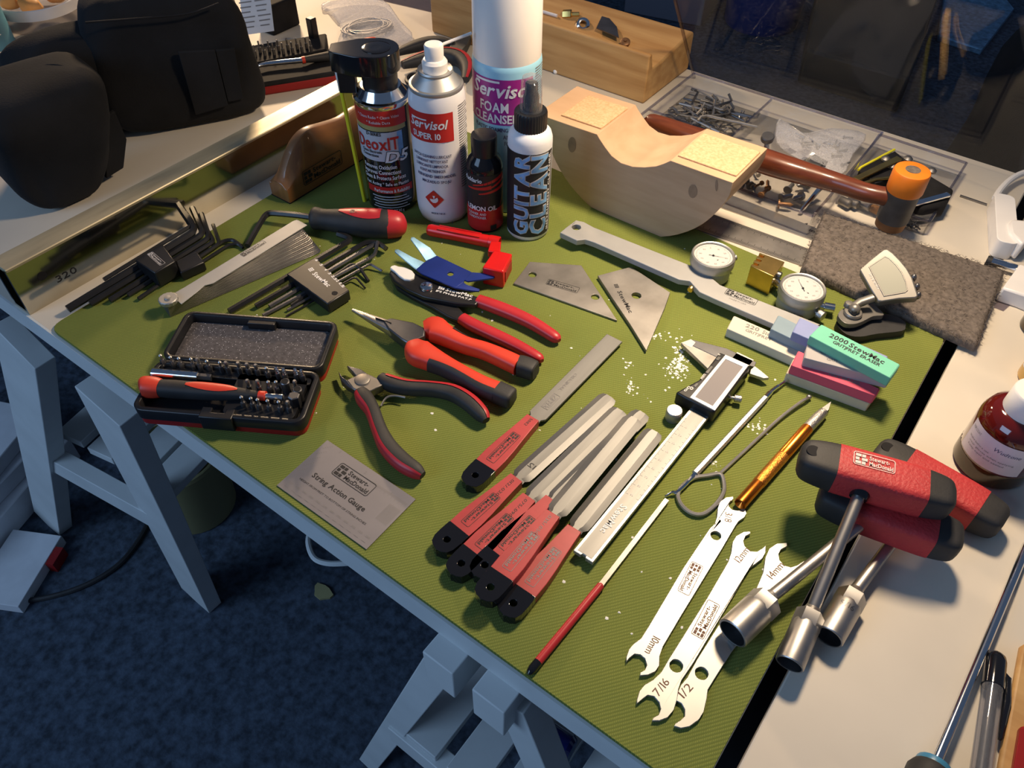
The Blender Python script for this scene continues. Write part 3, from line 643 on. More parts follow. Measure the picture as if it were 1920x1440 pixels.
# ------------------------------------------------------------------ hand tools lying on the mat
def PH(c, pts): return [P(*c(p[0], p[1]), p[2]) for p in pts]
def strip(path, secs, angs, n=6, e=2.0, grow=0.0004):
    """open band on the skin of a sweep: angs = (a0,a1) degrees per ring; 90 is up, 0 is the right-hand side"""
    mb = MB(); m = len(path); vs_ = []; path = [V(p) for p in path]
    for i, p in enumerate(path):
        t = (path[min(i+1, m-1)]-path[max(i-1, 0)]).normalized(); sd = t.cross(Z3).normalized(); u2 = sd.cross(t).normalized(); w_, h_ = secs[i]; w_ += 2*grow; h_ += 2*grow
        for k in range(n+1):
            a = math.radians(angs[i][0]+(angs[i][1]-angs[i][0])*k/n); ca, sa = math.cos(a), math.sin(a)
            vs_.append(p+sd*(w_/2*math.copysign(abs(ca)**(2/e), ca))+u2*(h_/2*math.copysign(abs(sa)**(2/e), sa)))
    F_ = [(i*(n+1)+k, i*(n+1)+k+1, (i+1)*(n+1)+k+1, (i+1)*(n+1)+k) for i in range(m-1) for k in range(n)]
    return mb.add(vs_, F_)
def dense(path, secs, n=4):
    """smooth a swept path and its sections together"""
    q = spl([(*p, *s) for p, s in zip(path, secs)], n); return [V(a[:3]) for a in q], [(a[3], a[4]) for a in q]
def midz(pts): return V((sum(p.x for p in pts)/len(pts), sum(p.y for p in pts)/len(pts), ZT))

J, K, I_ = cv(780, 600, 3), cv(780, 900, 3), cv(500, 560, 3.4286)
# --- the files with dipped red handles
def file_tool(butt, tip, label, lift=0.0, flat=False, ends='black_gloss', faded=False, num='', slots=0.0):
    A, B = P(*butt, 0.006+lift), P(*tip, 0.006+lift); A.z = B.z = ZT+lift; fr = Fr(A, B-A); Lt = (B-A).length; mm = 0.001
    t = thing('fret_file', label, 'file', fr(0.05, 0, 0), 'red handled files')
    H = 0.0085
    end = [(22, 9.3), (14, 9.4), (7, 9.0), (2.5, 7.2), (0.6, 4.2), (0, 1.5), (-0.8, 0), (0, -1.5), (0.6, -4.2), (2.5, -7.2), (7, -9.0), (14, -9.4), (22, -9.3)]
    MB().prism(fr.L([(x*mm, y*mm) for x, y in end], H+0.0004), H+0.0004, [[fr(0.010+0.0026*math.cos(k*PI/6), 0.0026*math.sin(k*PI/6), H+0.0004) for k in range(12)]]).build('handle_tip', ends, t, bevel=0.0034, seg=4)
    red = [(21, 9.1), (34, 9.3), (46, 8.6), (60, 7.2), (72, 6.2), (81, 5.6), (81, -5.6), (72, -6.2), (60, -7.2), (46, -8.6), (34, -9.3), (21, -9.1)]
    MB().prism(fr.L([(x*mm, y*mm) for x, y in red], H), H).build('handle', 'red_file', t, bevel=0.0022, seg=3)
    zb = 0.0042
    if flat:
        bl = [(79, 3.5), (81.5, 5.5), (84, 5.0), (86.5, 7.4), (90, 7.9), (Lt*1000, 7.9), (Lt*1000, -7.9), (90, -7.9), (86.5, -7.4), (84, -5.0), (81.5, -5.5), (79, -3.5)]
        MB().prism(fr.L([(x*mm, y*mm) for x, y in bl], zb+0.001), 0.0020).build('blade', 'steel_brushed', t, bevel=0.0004)
    else:
        mb = MB(); rings = []
        for x, wv in ((79, 4.0), (82, 5.5), (84, 5.2), (87, 7.6), (92, 8.0), (Lt*1000-4, 8.0), (Lt*1000, 6.2)):
            wi = wv*0.42; rings.append([fr(x*mm, y*mm, zb+z*mm) for y, z in ((wv, 0), (wi, 1.5), (-wi, 1.5), (-wv, 0), (-wi, -1.5), (wi, -1.5))][::-1])
        mb.loft(rings); mb.build('blade', 'steel_brushed', t, angle=15)
    pm = 'grey_print' if faded else 'black_print'
    logo(t, fr(0.060, 0.0036, H), fr(0.0265, 0.0036, H), 0, pm, hh=0.0076)
    if num: text(t, num, fr(0.079, 0.0012, H), fr(0.079-0.0035*len(num)*0.62, 0.0012, H), 0, pm, cap=0.0024, name='size_print')
    return t, fr, Lt, zb
t, fr, Lt, zb = file_tool(J(285, 935), J(1118, 95), 'red handled flat file with plain straight blade marked original', flat=True, num='5082')
mb = MB(); text2d(mb, 'ORIGINAL', lambda x, y: fr(0.143-x, -y+0.003, zb+0.0012), 0, 0, width=0.024, cap=0.0026); mb.build('blade_print', 'grey_print', t, smooth=False)
mb = MB(); text2d(mb, 'ZIPFIX', lambda x, y: fr(0.113-x, -y+0.0025, zb+0.0012), 0, 0, width=0.016, cap=0.0045, slant=0.3); frame2d(mb, lambda x, y: fr(0.114-x, -y+0.0035, zb+0.0012), 0.018, 0.0065, 0.0006, 0.0003); mb.build('blade_mark', 'grey_print', t, smooth=False)
t, fr, Lt, zb = file_tool((819, 1033), (1143, 741.7), 'red handled slotting file with 12 written on its blade', num='.012/.020')
mb = MB(); text2d(mb, '12', lambda x, y: fr(0.094+0*x-(-y)*0.9+0.002, -0.003+x-0.0, zb+0.00165), 0, 0, width=0.0058, cap=0.0048); mb.build('ink_mark', 'black_print', t, smooth=False)
file_tool((846, 1079), (1163, 767), 'red handled slotting file between the one marked 12 and the faded ones', num='.075/.090')
file_tool((890, 1082), (1205, 772), 'red handled slotting file half hidden under a faded one')
t, fr, Lt, zb = file_tool((902, 1126), (1190, 782), 'red handled slotting file with faded print lying on top of another', lift=0.0075, faded=True, num='.035/.050')
file_tool((945, 1156), (1228, 807), 'red handled slotting file with faded print lying beside the caliper', faded=True)

# needle file
a, b, c_ = P(1250, 938, 0.0025), P(1128, 1096, 0.0025), P(990, 1264, 0.0025)
t = thing('needle_file', 'thin needle file with a slim red dipped handle', 'file', Q(b.x, b.y, 0))
MB().bar(b+(b-a).normalized()*0.004, a, 0.0034, 0.0028).build('blade', 'steel_worn', t)
d = (c_-b).normalized(); MB().tube([b, b+d*0.0012, c_-d*0.010], [0.0018, 0.0027, 0.0029], 12).build('handle', 'red_vinyl', t)
MB().tube([c_-d*0.010, c_-d*0.004, c_-d*0.0015, c_], [0.0030, 0.0030, 0.0022, 0.0006], 12).build('handle_tip', 'black_gloss', t)

# --- digital caliper
m_ = cv(1240, 620, 6.858)
t = thing('digital_caliper', 'digital caliper with a black body and a large display', 'caliper', P(1290, 800, 0))
hbm = 0.0075
bl, br = P(*J(886, 1296), hbm), P(*J(994, 1364), hbm); tl, tr = P(*m_(905, 300), hbm), P(*m_(1210, 400), hbm)
n_ = (br-bl); dirv = (P(*m_(1060, 350), hbm)-(bl+br)/2).normalized(); sd = V((dirv.y, -dirv.x, 0)); wv = 0.0157; o0 = (bl+br)/2; Lc = 0.243
fr = Fr(o0, dirv)
MB().prism(fr.L([(0, wv/2), (0, 0.0020), (0.0016, 0.0014), (0.0016, -0.0014), (0, -0.0020), (0, -wv/2), (Lc, -wv/2), (Lc, wv/2)]), 0.0035).build('beam', 'steel_satin', t, bevel=0.0003)
MB().prism(fr.L([(0.002, wv/2-0.0022), (0.002, -wv/2+0.0022), (0.20, -wv/2+0.0022), (0.20, wv/2-0.0022)], 0.0002), 0.0003).build('scale_strip', 'steel_brushed', t, smooth=False)
mb = MB()
for k in range(90):
    x = 0.062+k*0.001; L_ = 0.0042 if k % 10 == 0 else (0.0032 if k % 5 == 0 else 0.0022); rect2d(mb, lambda a_, b_: fr(a_, b_, 0.0004), x, wv/2-0.0006-L_, x+0.0003, wv/2-0.0006)
for k in range(140):
    x = 0.062+k*0.000635; L_ = 0.0034 if k % 8 == 0 else 0.0019; rect2d(mb, lambda a_, b_: fr(a_, b_, 0.0004), x, -wv/2+0.0006, x+0.00022, -wv/2+0.0006+L_)
for k in range(1, 10):
    text2d(mb, str(10*k)[:2], lambda a_, b_: fr(0.152-0.010*k+b_, 0.0006-a_*1.0+0.0012, 0.0004), 0, 0, cap=0.0018)
mb.build('scale_marks', 'silver_print', t, smooth=False, kind='stuff')
mb = MB(); text2d(mb, 'StewMac', lambda x, y: fr(0.052-x, -y+0.0022, 0.0005), 0, 0, width=0.028, cap=0.0050, bold=1); mb.build('maker_print', 'white_print', t, smooth=False)
MB().prism(PP(m_, [(262, 150), (375, 108), (840, 226), (1222, 402), (1200, 468), (1100, 440), (712, 338), (400, 190)], hbm), 0.0035).build('outer_jaw', 'steel_dark', t, bevel=0.0004)
MB().prism(PP(m_, [(253, 160), (398, 193), (712, 340), (790, 385), (650, 530), (590, 482)], hbm), 0.0035).build('sliding_jaw', 'steel_worn', t, bevel=0.0004)
MB().prism(PP(m_, [(255, 155), (380, 110), (440, 150), (385, 218)], hbm+0.0002), 0.0004).build('jaw_tip', 'steel_satin', t, smooth=False)
MB().prism(PP(m_, [(1205, 455), (1290, 520), (1388, 603), (1320, 612), (1140, 552), (1150, 500)], hbm), 0.003).build('inside_jaw', 'steel_satin', t, bevel=0.0003)
hB = 0.0155
body = PP(m_, [(752, 272), (1130, 432), (1140, 470), (692, 1040), (640, 1030), (300, 852), (185, 790), (490, 625), (590, 482)], hB)
MB().prism(body, 0.0135).build('body', 'black_plastic', t, bevel=0.0016, seg=3)
ob, ib = PP(m_, [(826, 308), (1124, 440), (690, 1026), (368, 856)], hB+0.0006), PP(m_, [(828, 362), (1050, 462), (660, 965), (437, 850)], hB+0.0006)
MB().prism(ob, 0.0008, [ib]).build('display_bezel', 'white_plastic', t, bevel=0.0002)
MB().prism(PP(m_, [(828, 362), (1050, 462), (660, 965), (437, 850)], hB+0.0001), 0.0006).build('display', 'lcd_grey', t, smooth=False)
for pts in ([(735, 325), (775, 345), (730, 385), (695, 365)], [(640, 448), (668, 462), (600, 552), (567, 535)], [(455, 668), (482, 682), (440, 728), (413, 712)]):
    MB().prism(PP(m_, pts, hB+0.0005), 0.001).build('button', 'iron_grey', t, bevel=0.0003)
mb = MB()
for s_, a_, b_ in (('o', (748, 318), (760, 305)), ('mm', (530, 625), (575, 565)), ('on', (310, 785), (375, 725)), ('0', (395, 765), (420, 735))):
    A, B = P(*m_(*a_), hB+0.0002), P(*m_(*b_), hB+0.0002); f2 = Fr(A, B-A); text2d(mb, s_, lambda x, y: f2(x, y), 0, 0, width=(B-A).length, cap=0.0028, bold=1)
mb.build('button_print', 'silver_print', t, smooth=False)
kc = P(*m_(172, 1020), 0.0105); MB().lathe(V((kc.x, kc.y, ZT+0.0005)), [(0.006, 0), (0.0064, 0.001), (0.0064, 0.0085), (0.0062, 0.0095), (0.0058, 0.0100), (0.0001, 0.0100)], 32).build('thumb_wheel', 'steel_satin', t)
kc = P(*m_(985, 875), 0.006); ax = (P(*m_(985, 875), 0.006)-P(*m_(900, 860), 0.006)).normalized()
MB().lathe(kc-ax*0.008, [(0.0014, 0), (0.0014, 0.005), (0.0030, 0.0052), (0.0030, 0.0105), (0.0022, 0.011)], 14, axis=ax).build('lock_screw', 'knurl', t)

# --- probes
def pickpath(pts, n=4): return [V(p) for p in spl([tuple(P(*q[:2], q[2])) for q in pts], n)]
t = thing('pick_tool', 'steel dental pick with a hexagonal shank and hooked ends', 'pick', P(1370, 820, 0))
MB().tube([P(1435, 746, 0.003), P(1303, 888, 0.003)], 0.0027, 6).build('shank', 'steel_satin', t)
MB().tube(pickpath([(1434, 747, 0.003), (1447, 733, 0.003), (1462, 722, 0.004), (1480, 709, 0.0035)]), [0.0022]*4+[0.0016]*4+[0.0010]*5, 8).build('upper_hook', 'chrome', t)
MB().tube(pickpath([(1304, 887, 0.003), (1292, 902, 0.003), (1272, 921, 0.003), (1258, 924, 0.003), (1247, 931, 0.0015)]), [0.0018]*4+[0.0013]*8+[0.0008]*5, 8).build('lower_hook', 'chrome', t)
t = thing('wire_tool', 'bent steel wire tool with a looped grip', 'wire tool', P(1330, 920, 0))
MB().tube(pickpath([(1350, 888, 0.002), (1400, 842, 0.002), (1460, 786, 0.003), (1500, 755, 0.004), (1512, 748, 0.004), (1519, 744, 0.002)]), 0.0014, 8).build('stem', 'steel', t)
lp = spl([tuple(P(x, y, 0.0022)) for x, y in ((1350, 889), (1357, 905), (1356, 925), (1340, 948), (1318, 964), (1296, 962), (1277, 946), (1271, 926), (1283, 908), (1302, 896), (1326, 892))], 4, True)
MB().tube([V(p) for p in lp], 0.0017, 8, closed=True).build('loop', 'steel', t)
MB().sphere(P(1517, 744, 0.003), 0.0022, (1, 1, 0.7), 10, 6).build('end_eye', 'steel', t)

# --- hobby knife
a, b, c_, d_ = P(1557, 753, 0.004), P(1544, 772, 0.0045), P(1514, 803, 0.0048), P(1387, 946, 0.0048)
t = thing('hobby_knife', 'hobby knife with an orange anodised barrel', 'knife', P(1450, 875, 0))
ax = (d_-c_).normalized(); Lk = (d_-c_).length
MB().lathe(c_, [(0.0040, 0), (0.0047, 0.0006), (0.0047, Lk*0.38), (0.0044, Lk*0.385)], 24, axis=ax).build('barrel', 'copper_anodised', t)
MB().lathe(c_+ax*Lk*0.38, [(0.0047, 0), (0.0048, 0.0004), (0.0048, Lk*0.36), (0.0047, Lk*0.365)], 24, axis=ax).build('knurled_grip', 'copper_knurl', t)
MB().lathe(c_+ax*Lk*0.74, [(0.0045, 0), (0.0046, 0.0004), (0.0046, Lk*0.26-0.0006), (0.0041, Lk*0.26), (0.0026, Lk*0.26-0.001), (0.0001, Lk*0.26-0.003)], 24, axis=ax).build('barrel_end', 'copper_anodised', t)
ax2 = (b-c_).normalized(); L2 = (b-c_).length
MB().lathe(c_, [(0.0043, 0), (0.0044, 0.001), (0.0044, L2*0.7), (0.0036, L2), (0.0022, L2+0.0005)], 24, axis=ax2).build('collet', 'knurl', t)
MB().prism(PP(cv(1280, 680, 3), [(770, 262), (790, 250), (835, 218), (822, 262), (800, 285)], 0.0048), 0.0006).build('blade', 'steel', t, smooth=False)

# --- flat spanners
Lc_ = cv(1140, 900, 3)
W1 = [(705, 92), (706, 106), (682, 128), (680, 148), (698, 166), (730, 172), (768, 156), (780, 185), (765, 212), (735, 232), (716, 260), (640, 390), (420, 750), (308, 940), (292, 985), (290, 1040), (265, 1078), (225, 1096), (180, 1100), (182, 1082), (208, 1068), (219, 1040), (208, 1003), (182, 982), (150, 978), (122, 1000), (104, 1022), (103, 995), (118, 952), (150, 916), (186, 890), (230, 820), (420, 500), (570, 275), (600, 246), (613, 205), (616, 160), (632, 120), (664, 97)]
W2 = [(800, 288), (802, 301), (772, 316), (762, 340), (770, 372), (800, 400), (838, 402), (868, 384), (889, 366), (888, 402), (868, 442), (832, 470), (800, 492), (760, 560), (480, 1030), (412, 1130), (398, 1170), (390, 1230), (372, 1290), (332, 1338), (290, 1354), (248, 1354), (256, 1336), (285, 1320), (297, 1288), (288, 1250), (260, 1217), (224, 1210), (188, 1236), (162, 1258), (162, 1238), (176, 1190), (208, 1150), (256, 1122), (300, 1080), (340, 1010), (560, 660), (676, 460), (692, 410), (700, 352), (722, 314), (762, 291)]
W3 = [(1006, 352), (1008, 372), (974, 390), (960, 416), (966, 450), (992, 480), (1030, 490), (1062, 480), (1106, 452), (1102, 492), (1070, 545), (1010, 590), (960, 640), (700, 960), (600, 1118), (562, 1180), (556, 1230), (540, 1300), (508, 1352), (460, 1386), (410, 1396), (372, 1384), (380, 1368), (410, 1350), (432, 1328), (432, 1290), (414, 1256), (384, 1240), (392, 1198), (412, 1150), (446, 1110), (500, 1010), (620, 820), (830, 620), (872, 520), (884, 440), (908, 384), (950, 356)]
def spanner(pts, hole, label, h, top, topp, bot, botp, lg):
    pl = PP(Lc_, pts, h); hc = P(*Lc_(*hole[:2]), h); t = thing('flat_spanner', label, 'spanner', midz(pl), 'flat open ended spanners')
    MB().prism(pl, 0.0024, [[V((hc.x+hole[2]*math.cos(k*PI/10), hc.y+hole[2]*math.sin(k*PI/10), hc.z)) for k in range(20)]]).build('body', 'steel_satin', t, bevel=0.0003)
    for s_, (a_, b_) in ((top, topp), (bot, botp)): text(t, s_, Lc_(*a_), Lc_(*b_), h, 'wrench_print', cap=0.0050, name='size_mark')
    if lg: logo(t, Lc_(*lg[0]), Lc_(*lg[1]), h, 'wrench_print', hh=0.0085)
    return t
spanner(W1, (607, 312, 0.0036), 'flat steel spanner marked 3/8 and 10mm', 0.0026, '3/8', ((660, 180), (655, 232)), '10mm', ((255, 875), (205, 965)), ((472, 455), (388, 620)))
spanner(W2, (384, 1045, 0.0041), 'flat steel spanner marked 12mm and 7/16', 0.0026, '12mm', ((742, 468), (800, 395)), '7/16', ((285, 1220), (350, 1140)), ((535, 900), (632, 705)))
spanner(W3, (527, 1087, 0.0040), 'flat steel spanner marked 14mm and 1/2', 0.0026, '14mm', ((925, 560), (995, 482)), '1/2', ((428, 1230), (482, 1170)), None)

# --- socket drivers with T handles
def t_driver(label, hl, hr, sh, ss, se, rs, hc, mark=False, hw=0.030, hh=0.024, num=''):
    A, B = P(*hl, hc), P(*hr, hc); ax = (B-A).normalized(); L_ = (B-A).length; C0 = (A+B)/2; t = thing('socket_driver', label, 'socket driver', Q(C0.x, C0.y, hc-hh/2), 'T handled socket drivers')
    ps = [0, 0.03, 0.10, 0.24, 0.5, 0.76, 0.90, 0.97, 1.0]; ws = [0.50, 0.76, 0.90, 0.99, 1.0, 0.99, 0.90, 0.76, 0.50]; hs = [0.55, 0.82, 0.93, 0.99, 1, 0.99, 0.93, 0.82, 0.55]
    path = [A+ax*(L_*p) for p in ps]; secs = [(hw*w_, hh*h_) for w_, h_ in zip(ws, hs)]
    path, secs = dense(path, secs, 3)
    k1, k2 = int(3.0*3)+0, int(5.2*3)+1
    MB().sweep(path[:k1+1], secs[:k1+1], 28, 5.0).build('end_grip', 'black_rubber', t)
    MB().sweep(path[k1:k2+1], [(a_+0.0006, b_+0.0006) for a_, b_ in secs[k1:k2+1]], 28, 5.0).build('grip', 'red_rubber', t)
    MB().sweep(path[k2:], secs[k2:], 28, 5.0).build('end_grip', 'black_rubber', t)
    hcn = path[5]+Z3*(secs[5][1]/2-0.0012); MB().lathe(hcn, [(0.0046, 0), (0.0046, 0.0014), (0.0001, 0.0014)], 16).build('hang_hole', 'black_matte', t)
    S, E, Z_ = P(*sh), P(*ss), P(*se); d = (E-S).normalized()
    MB().lathe(S-d*0.004, [(0.0062, 0), (0.0066, 0.004), (0.0058, 0.0075)], 20, axis=d).build('ferrule', 'black_gloss', t)
    MB().tube([S, E+d*0.002], 0.0041, 16).build('shaft', 'steel', t)
    d = (Z_-E).normalized(); Ls = (Z_-E).length
    MB().lathe(E-d*0.004, [(0.0041, 0), (0.0050, 0.003), (rs*0.80, 0.0055)], 24, axis=d).build('neck', 'steel', t)
    MB().lathe(E, [(rs*0.86, 0.001), (rs*1.02, 0.002), (rs*1.02, 0.0115), (rs*0.95, 0.0125)], 6, axis=d).build('hex_flats', 'steel', t)
    so = MB().lathe(E, [(rs*0.9, 0.010), (rs, 0.0125), (rs, Ls-0.0006), (rs*0.95, Ls), (rs*0.86, Ls), (rs*0.84, Ls-0.012), (0.0005, Ls-0.013)], 28, axis=d).build('socket', 'steel', t)
    MB().lathe(E, [(rs*0.845, Ls-0.0004), (rs*0.83, Ls-0.0115), (0.0004, Ls-0.0118)], 12, axis=d, cap=False).build('bore', 'steel_dark', so)
    if num:
        u = (Z3-d*d.z).normalized(); v_ = d.cross(u); mb = MB()
        text2d(mb, num, lambda x, y: E+d*(0.0185-y)+(u*math.cos(x/rs-0.5)-v_*math.sin(x/rs-0.5))*(rs+0.00012), 0, 0, width=rs*1.0, cap=0.0038); mb.build('size_stamp', 'steel_dark', so, smooth=False)
    return t, path, secs
t, path, secs = t_driver('socket driver with printed red grip lying on top of the others', (1498, 858), (1786, 940), (1612, 926, 0.044), (1522, 1146, 0.0135), (1480, 1246, 0.0095), 0.0088, 0.0465)
zt1 = 0.0465+0.012+0.0004
logo(t, (1599, 869), (1678, 890), zt1, 'silver_print', hh=0.0115, eps=0.0005)
t_driver('socket driver with the widest socket resting on a spanner', (1535, 925), (1800, 1020), (1640, 962, 0.021), (1442, 1122, 0.0145), (1373, 1188, 0.0135), 0.0106, 0.0225)
t_driver('socket driver lying flat on the table with its handle behind', (1640, 846), (1880, 985), (1742, 925, 0.0095), (1601, 1112, 0.0072), (1553, 1195, 0.0065), 0.0094, 0.0095, hh=0.0235, num='9/16')

# --- pliers
# white jawed fret cutter with red handles
l_ = cv(710, 400, 4.966)
t = thing('slip_pliers', 'black pliers with white soft jaw and long red handles', 'pliers', P(*l_(700, 800), 0))
MB().prism(PP(l_, [(96, 560), (110, 522), (200, 520), (330, 540), (400, 575), (560, 645), (962, 788), (905, 852), (720, 835), (500, 792), (420, 775), (260, 705), (140, 625)], 0.0105), 0.0050).build('upper_jaw', 'black_oxide', t, bevel=0.0014, seg=3)
MB().prism(PP(l_, [(108, 585), (190, 660), (260, 710), (430, 780), (700, 845), (740, 865), (815, 950), (752, 1005), (640, 955), (500, 870), (300, 770), (170, 690)], 0.0055), 0.0050).build('lower_jaw', 'black_oxide', t, bevel=0.0014, seg=3)
MB().prism(PP(l_, [(105, 508), (118, 488), (150, 478), (185, 492), (255, 500), (310, 530), (335, 562), (328, 600), (290, 616), (240, 612), (190, 580), (150, 540)], 0.0125), 0.0035).build('jaw_pad', 'white_plastic', t, bevel=0.0008)
pc = P(*l_(447, 690), 0.0105); MB().lathe(pc, [(0.0062, -0.001), (0.0062, 0.0012), (0.0056, 0.0022), (0.0035, 0.0028), (0.0001, 0.0030)], 24).build('pivot', 'chrome', t)
pa, se = dense(PH(l_, [(925, 812, 0.0075), (1080, 868, 0.0075), (1250, 935, 0.0072), (1420, 1015, 0.007), (1560, 1100, 0.0065), (1650, 1160, 0.006), (1680, 1185, 0.006)]), [(0.0118, 0.010), (0.0128, 0.011), (0.0128, 0.011), (0.0120, 0.0105), (0.0110, 0.010), (0.0095, 0.0088), (0.004, 0.004)])
MB().sweep(pa, se, 16, 2.4).build('handle', 'red_vinyl', t)
pa, se = dense(PH(l_, [(775, 978, 0.0065), (880, 1040, 0.0065), (1050, 1120, 0.006), (1230, 1205, 0.006), (1380, 1285, 0.006), (1490, 1350, 0.0055), (1520, 1375, 0.0055)]), [(0.0112, 0.009), (0.0120, 0.010), (0.0120, 0.010), (0.0115, 0.0098), (0.0105, 0.0095), (0.0090, 0.0085), (0.004, 0.004)])
MB().sweep(pa, se, 16, 2.4).build('handle', 'red_vinyl', t)
text(t, 'StewMac', l_(622, 722), l_(868, 782), 0.0105, 'white_print', cap=0.0040, bold=1, name='maker_print'); text(t, 'IPS PH-165 PAT.P', l_(532, 728), l_(858, 812), 0.0105, 'white_print', cap=0.0024, bold=1, name='model_print')
A, B = P(*l_(550, 702), 0.0106), P(*l_(612, 716), 0.0106); f2 = Fr(A, B-A); mb = MB(); [rect2d(mb, lambda x, y: f2(x, y), i*0.0021, j*0.0014, i*0.0021+0.0017, j*0.0014+0.0011) for i in range(3) for j in range(3)]; mb.build('maker_mark', 'white_print', t, smooth=False)

# blue multi spanner lying across it
t = thing('multi_spanner', 'blue anodised forked spanner lying on the black pliers', 'spanner', P(*l_(620, 560), 0))
hs_ = 0.0150
hc = P(*l_(668, 563), hs_)
MB().prism(PP(l_, [(350, 520), (430, 452), (540, 393), (868, 548), (800, 620), (790, 638), (715, 692), (400, 560)], hs_), 0.0016, [circ(hc, 0.0030, 16)]).build('plate', 'blue_anodised', t, bevel=0.0002)
MB().prism(PH(l_, [(868, 548, hs_), (1075, 563, hs_-0.002), (1088, 578, hs_-0.002), (1070, 600, hs_-0.002), (830, 632, hs_), (800, 620, hs_)]), 0.0016).build('fork', 'blue_anodised', t, bevel=0.0002)
MB().prism(PH(l_, [(788, 640, hs_), (815, 662, hs_), (940, 705, hs_-0.003), (935, 722, hs_-0.003), (870, 718, hs_-0.002), (715, 692, hs_)]), 0.0016).build('fork', 'blue_anodised', t, bevel=0.0002)
MB().prism(PH(l_, [(540, 395, hs_), (480, 320, hs_+0.004), (330, 222, hs_+0.012), (305, 220, hs_+0.012), (298, 240, hs_+0.012), (380, 350, hs_+0.005), (440, 442, hs_)]), 0.0014).build('bent_fork', 'blue_light', t, bevel=0.0002)
MB().prism(PH(l_, [(350, 520, hs_), (250, 440, hs_+0.004), (150, 355, hs_+0.010), (152, 336, hs_+0.010), (182, 334, hs_+0.010), (320, 410, hs_+0.004), (425, 455, hs_)]), 0.0014).build('bent_fork', 'blue_light', t, bevel=0.0002)

# needle nose pliers
t = thing('needle_nose_pliers', 'needle nose pliers with chunky red and black grips', 'pliers', P(*I_(1150, 350), 0))
pa, se = dense(PH(I_, [(552, 74, 0.011), (650, 120, 0.011), (760, 172, 0.011), (880, 228, 0.010)]), [(0.0022, 0.003), (0.0062, 0.005), (0.0105, 0.008), (0.0150, 0.010)]); MB().sweep(pa, se, 12, 4.0).build('nose', 'steel', t)
MB().bar(P(*I_(700, 124), 0.0150), P(*I_(800, 158), 0.0160), 0.0008, 0.001).build('jaw_gap', 'black_matte', t)
MB().prism(PP(I_, [(748, 138), (800, 122), (940, 150), (1020, 188), (1016, 240), (905, 282), (872, 262), (780, 190)], 0.0160), 0.011).build('joint', 'steel_dark', t, bevel=0.0012)
pa, se = dense(PH(I_, [(1015, 200, 0.011), (1075, 196, 0.0115), (1150, 236, 0.0105), (1270, 296, 0.0095), (1400, 335, 0.009), (1520, 385, 0.009), (1620, 432, 0.009)]), [(0.014, 0.013), (0.0235, 0.017), (0.0175, 0.017), (0.0130, 0.015), (0.0135, 0.0145), (0.0150, 0.0145), (0.0155, 0.0145)])
MB().sweep(pa, se, 18, 3.0).build('grip', 'red_orange', t)
k = len(pa); strip(pa[9:], se[9:], [(38, 150)]*0+[(110+20*min(1, i/6), 178) for i in range(k-9)], 6, 3.0).build('grip_inlay', 'black_rubber', t)
pa, se = dense(PH(I_, [(1618, 431, 0.009), (1660, 440, 0.009), (1716, 462, 0.0085), (1732, 468, 0.0085)]), [(0.0156, 0.0150), (0.0158, 0.0150), (0.0148, 0.0145), (0.0115, 0.0120)]); MB().sweep(pa, se, 18, 4.0).build('grip_end', 'black_rubber', t)
pa, se = dense(PH(I_, [(945, 300, 0.011), (975, 345, 0.0115), (1050, 385, 0.0105), (1150, 435, 0.0095), (1270, 500, 0.009), (1380, 560, 0.009), (1480, 600, 0.0088)]), [(0.014, 0.013), (0.0240, 0.0175), (0.0205, 0.0170), (0.0160, 0.0155), (0.0148, 0.0150), (0.0160, 0.0145), (0.0165, 0.0145)])
MB().sweep(pa, se, 18, 3.0).build('grip', 'red_orange', t)
k = len(pa); strip(pa[9:], se[9:], [(-60, 62+14*min(1, i/5)) for i in range(k-9)], 8, 3.0).build('grip_inlay', 'black_rubber', t)
pa, se = dense(PH(I_, [(1478, 599, 0.0088), (1520, 618, 0.0086), (1570, 640, 0.0085), (1584, 646, 0.0085)]), [(0.0166, 0.0150), (0.0165, 0.0150), (0.0155, 0.0145), (0.0120, 0.0120)]); MB().sweep(pa, se, 18, 4.0).build('grip_end', 'black_rubber', t)

# diagonal cutters
t = thing('side_cutters', 'side cutters with splayed black handles edged in red', 'pliers', P(*I_(800, 700), 0))
MB().prism(PP(I_, [(512, 522), (580, 492), (645, 478), (728, 516), (750, 552), (700, 575), (668, 592), (600, 604), (556, 580)], 0.0115), 0.008).build('joint', 'steel_worn', t, bevel=0.001)
MB().prism(PH(I_, [(514, 428, 0.010), (605, 452, 0.0115), (645, 480, 0.0115), (575, 496, 0.0115)]), 0.006).build('jaw', 'steel_dark', t, bevel=0.0006)
MB().prism(PH(I_, [(460, 464, 0.009), (482, 498, 0.010), (515, 522, 0.0115), (560, 584, 0.0115), (520, 565, 0.010), (478, 528, 0.009)]), 0.006).build('jaw', 'steel_dark', t, bevel=0.0006)
pc = P(*I_(614, 521), 0.0115); MB().lathe(pc, [(0.0062, -0.001), (0.0062, 0.0006), (0.0054, 0.0010), (0.0001, 0.0010)], 24).build('pivot', 'steel_worn', t)
pa, se = dense(PH(I_, [(735, 508, 0.009), (790, 545, 0.009), (900, 572, 0.0085), (1050, 582, 0.008), (1190, 606, 0.008), (1300, 668, 0.008), (1380, 745, 0.0075), (1410, 785, 0.007)]), [(0.0085, 0.009), (0.0125, 0.0125), (0.0115, 0.012), (0.0110, 0.012), (0.0130, 0.012), (0.0135, 0.012), (0.0115, 0.011), (0.006, 0.006)])
MB().sweep(pa, se, 16, 2.8).build('handle', 'black_rubber', t); strip(pa[2:], se[2:], [(100, 205)]*(len(pa)-2), 7, 2.8, 0.0005).build('handle_inlay', 'red_vinyl', t)
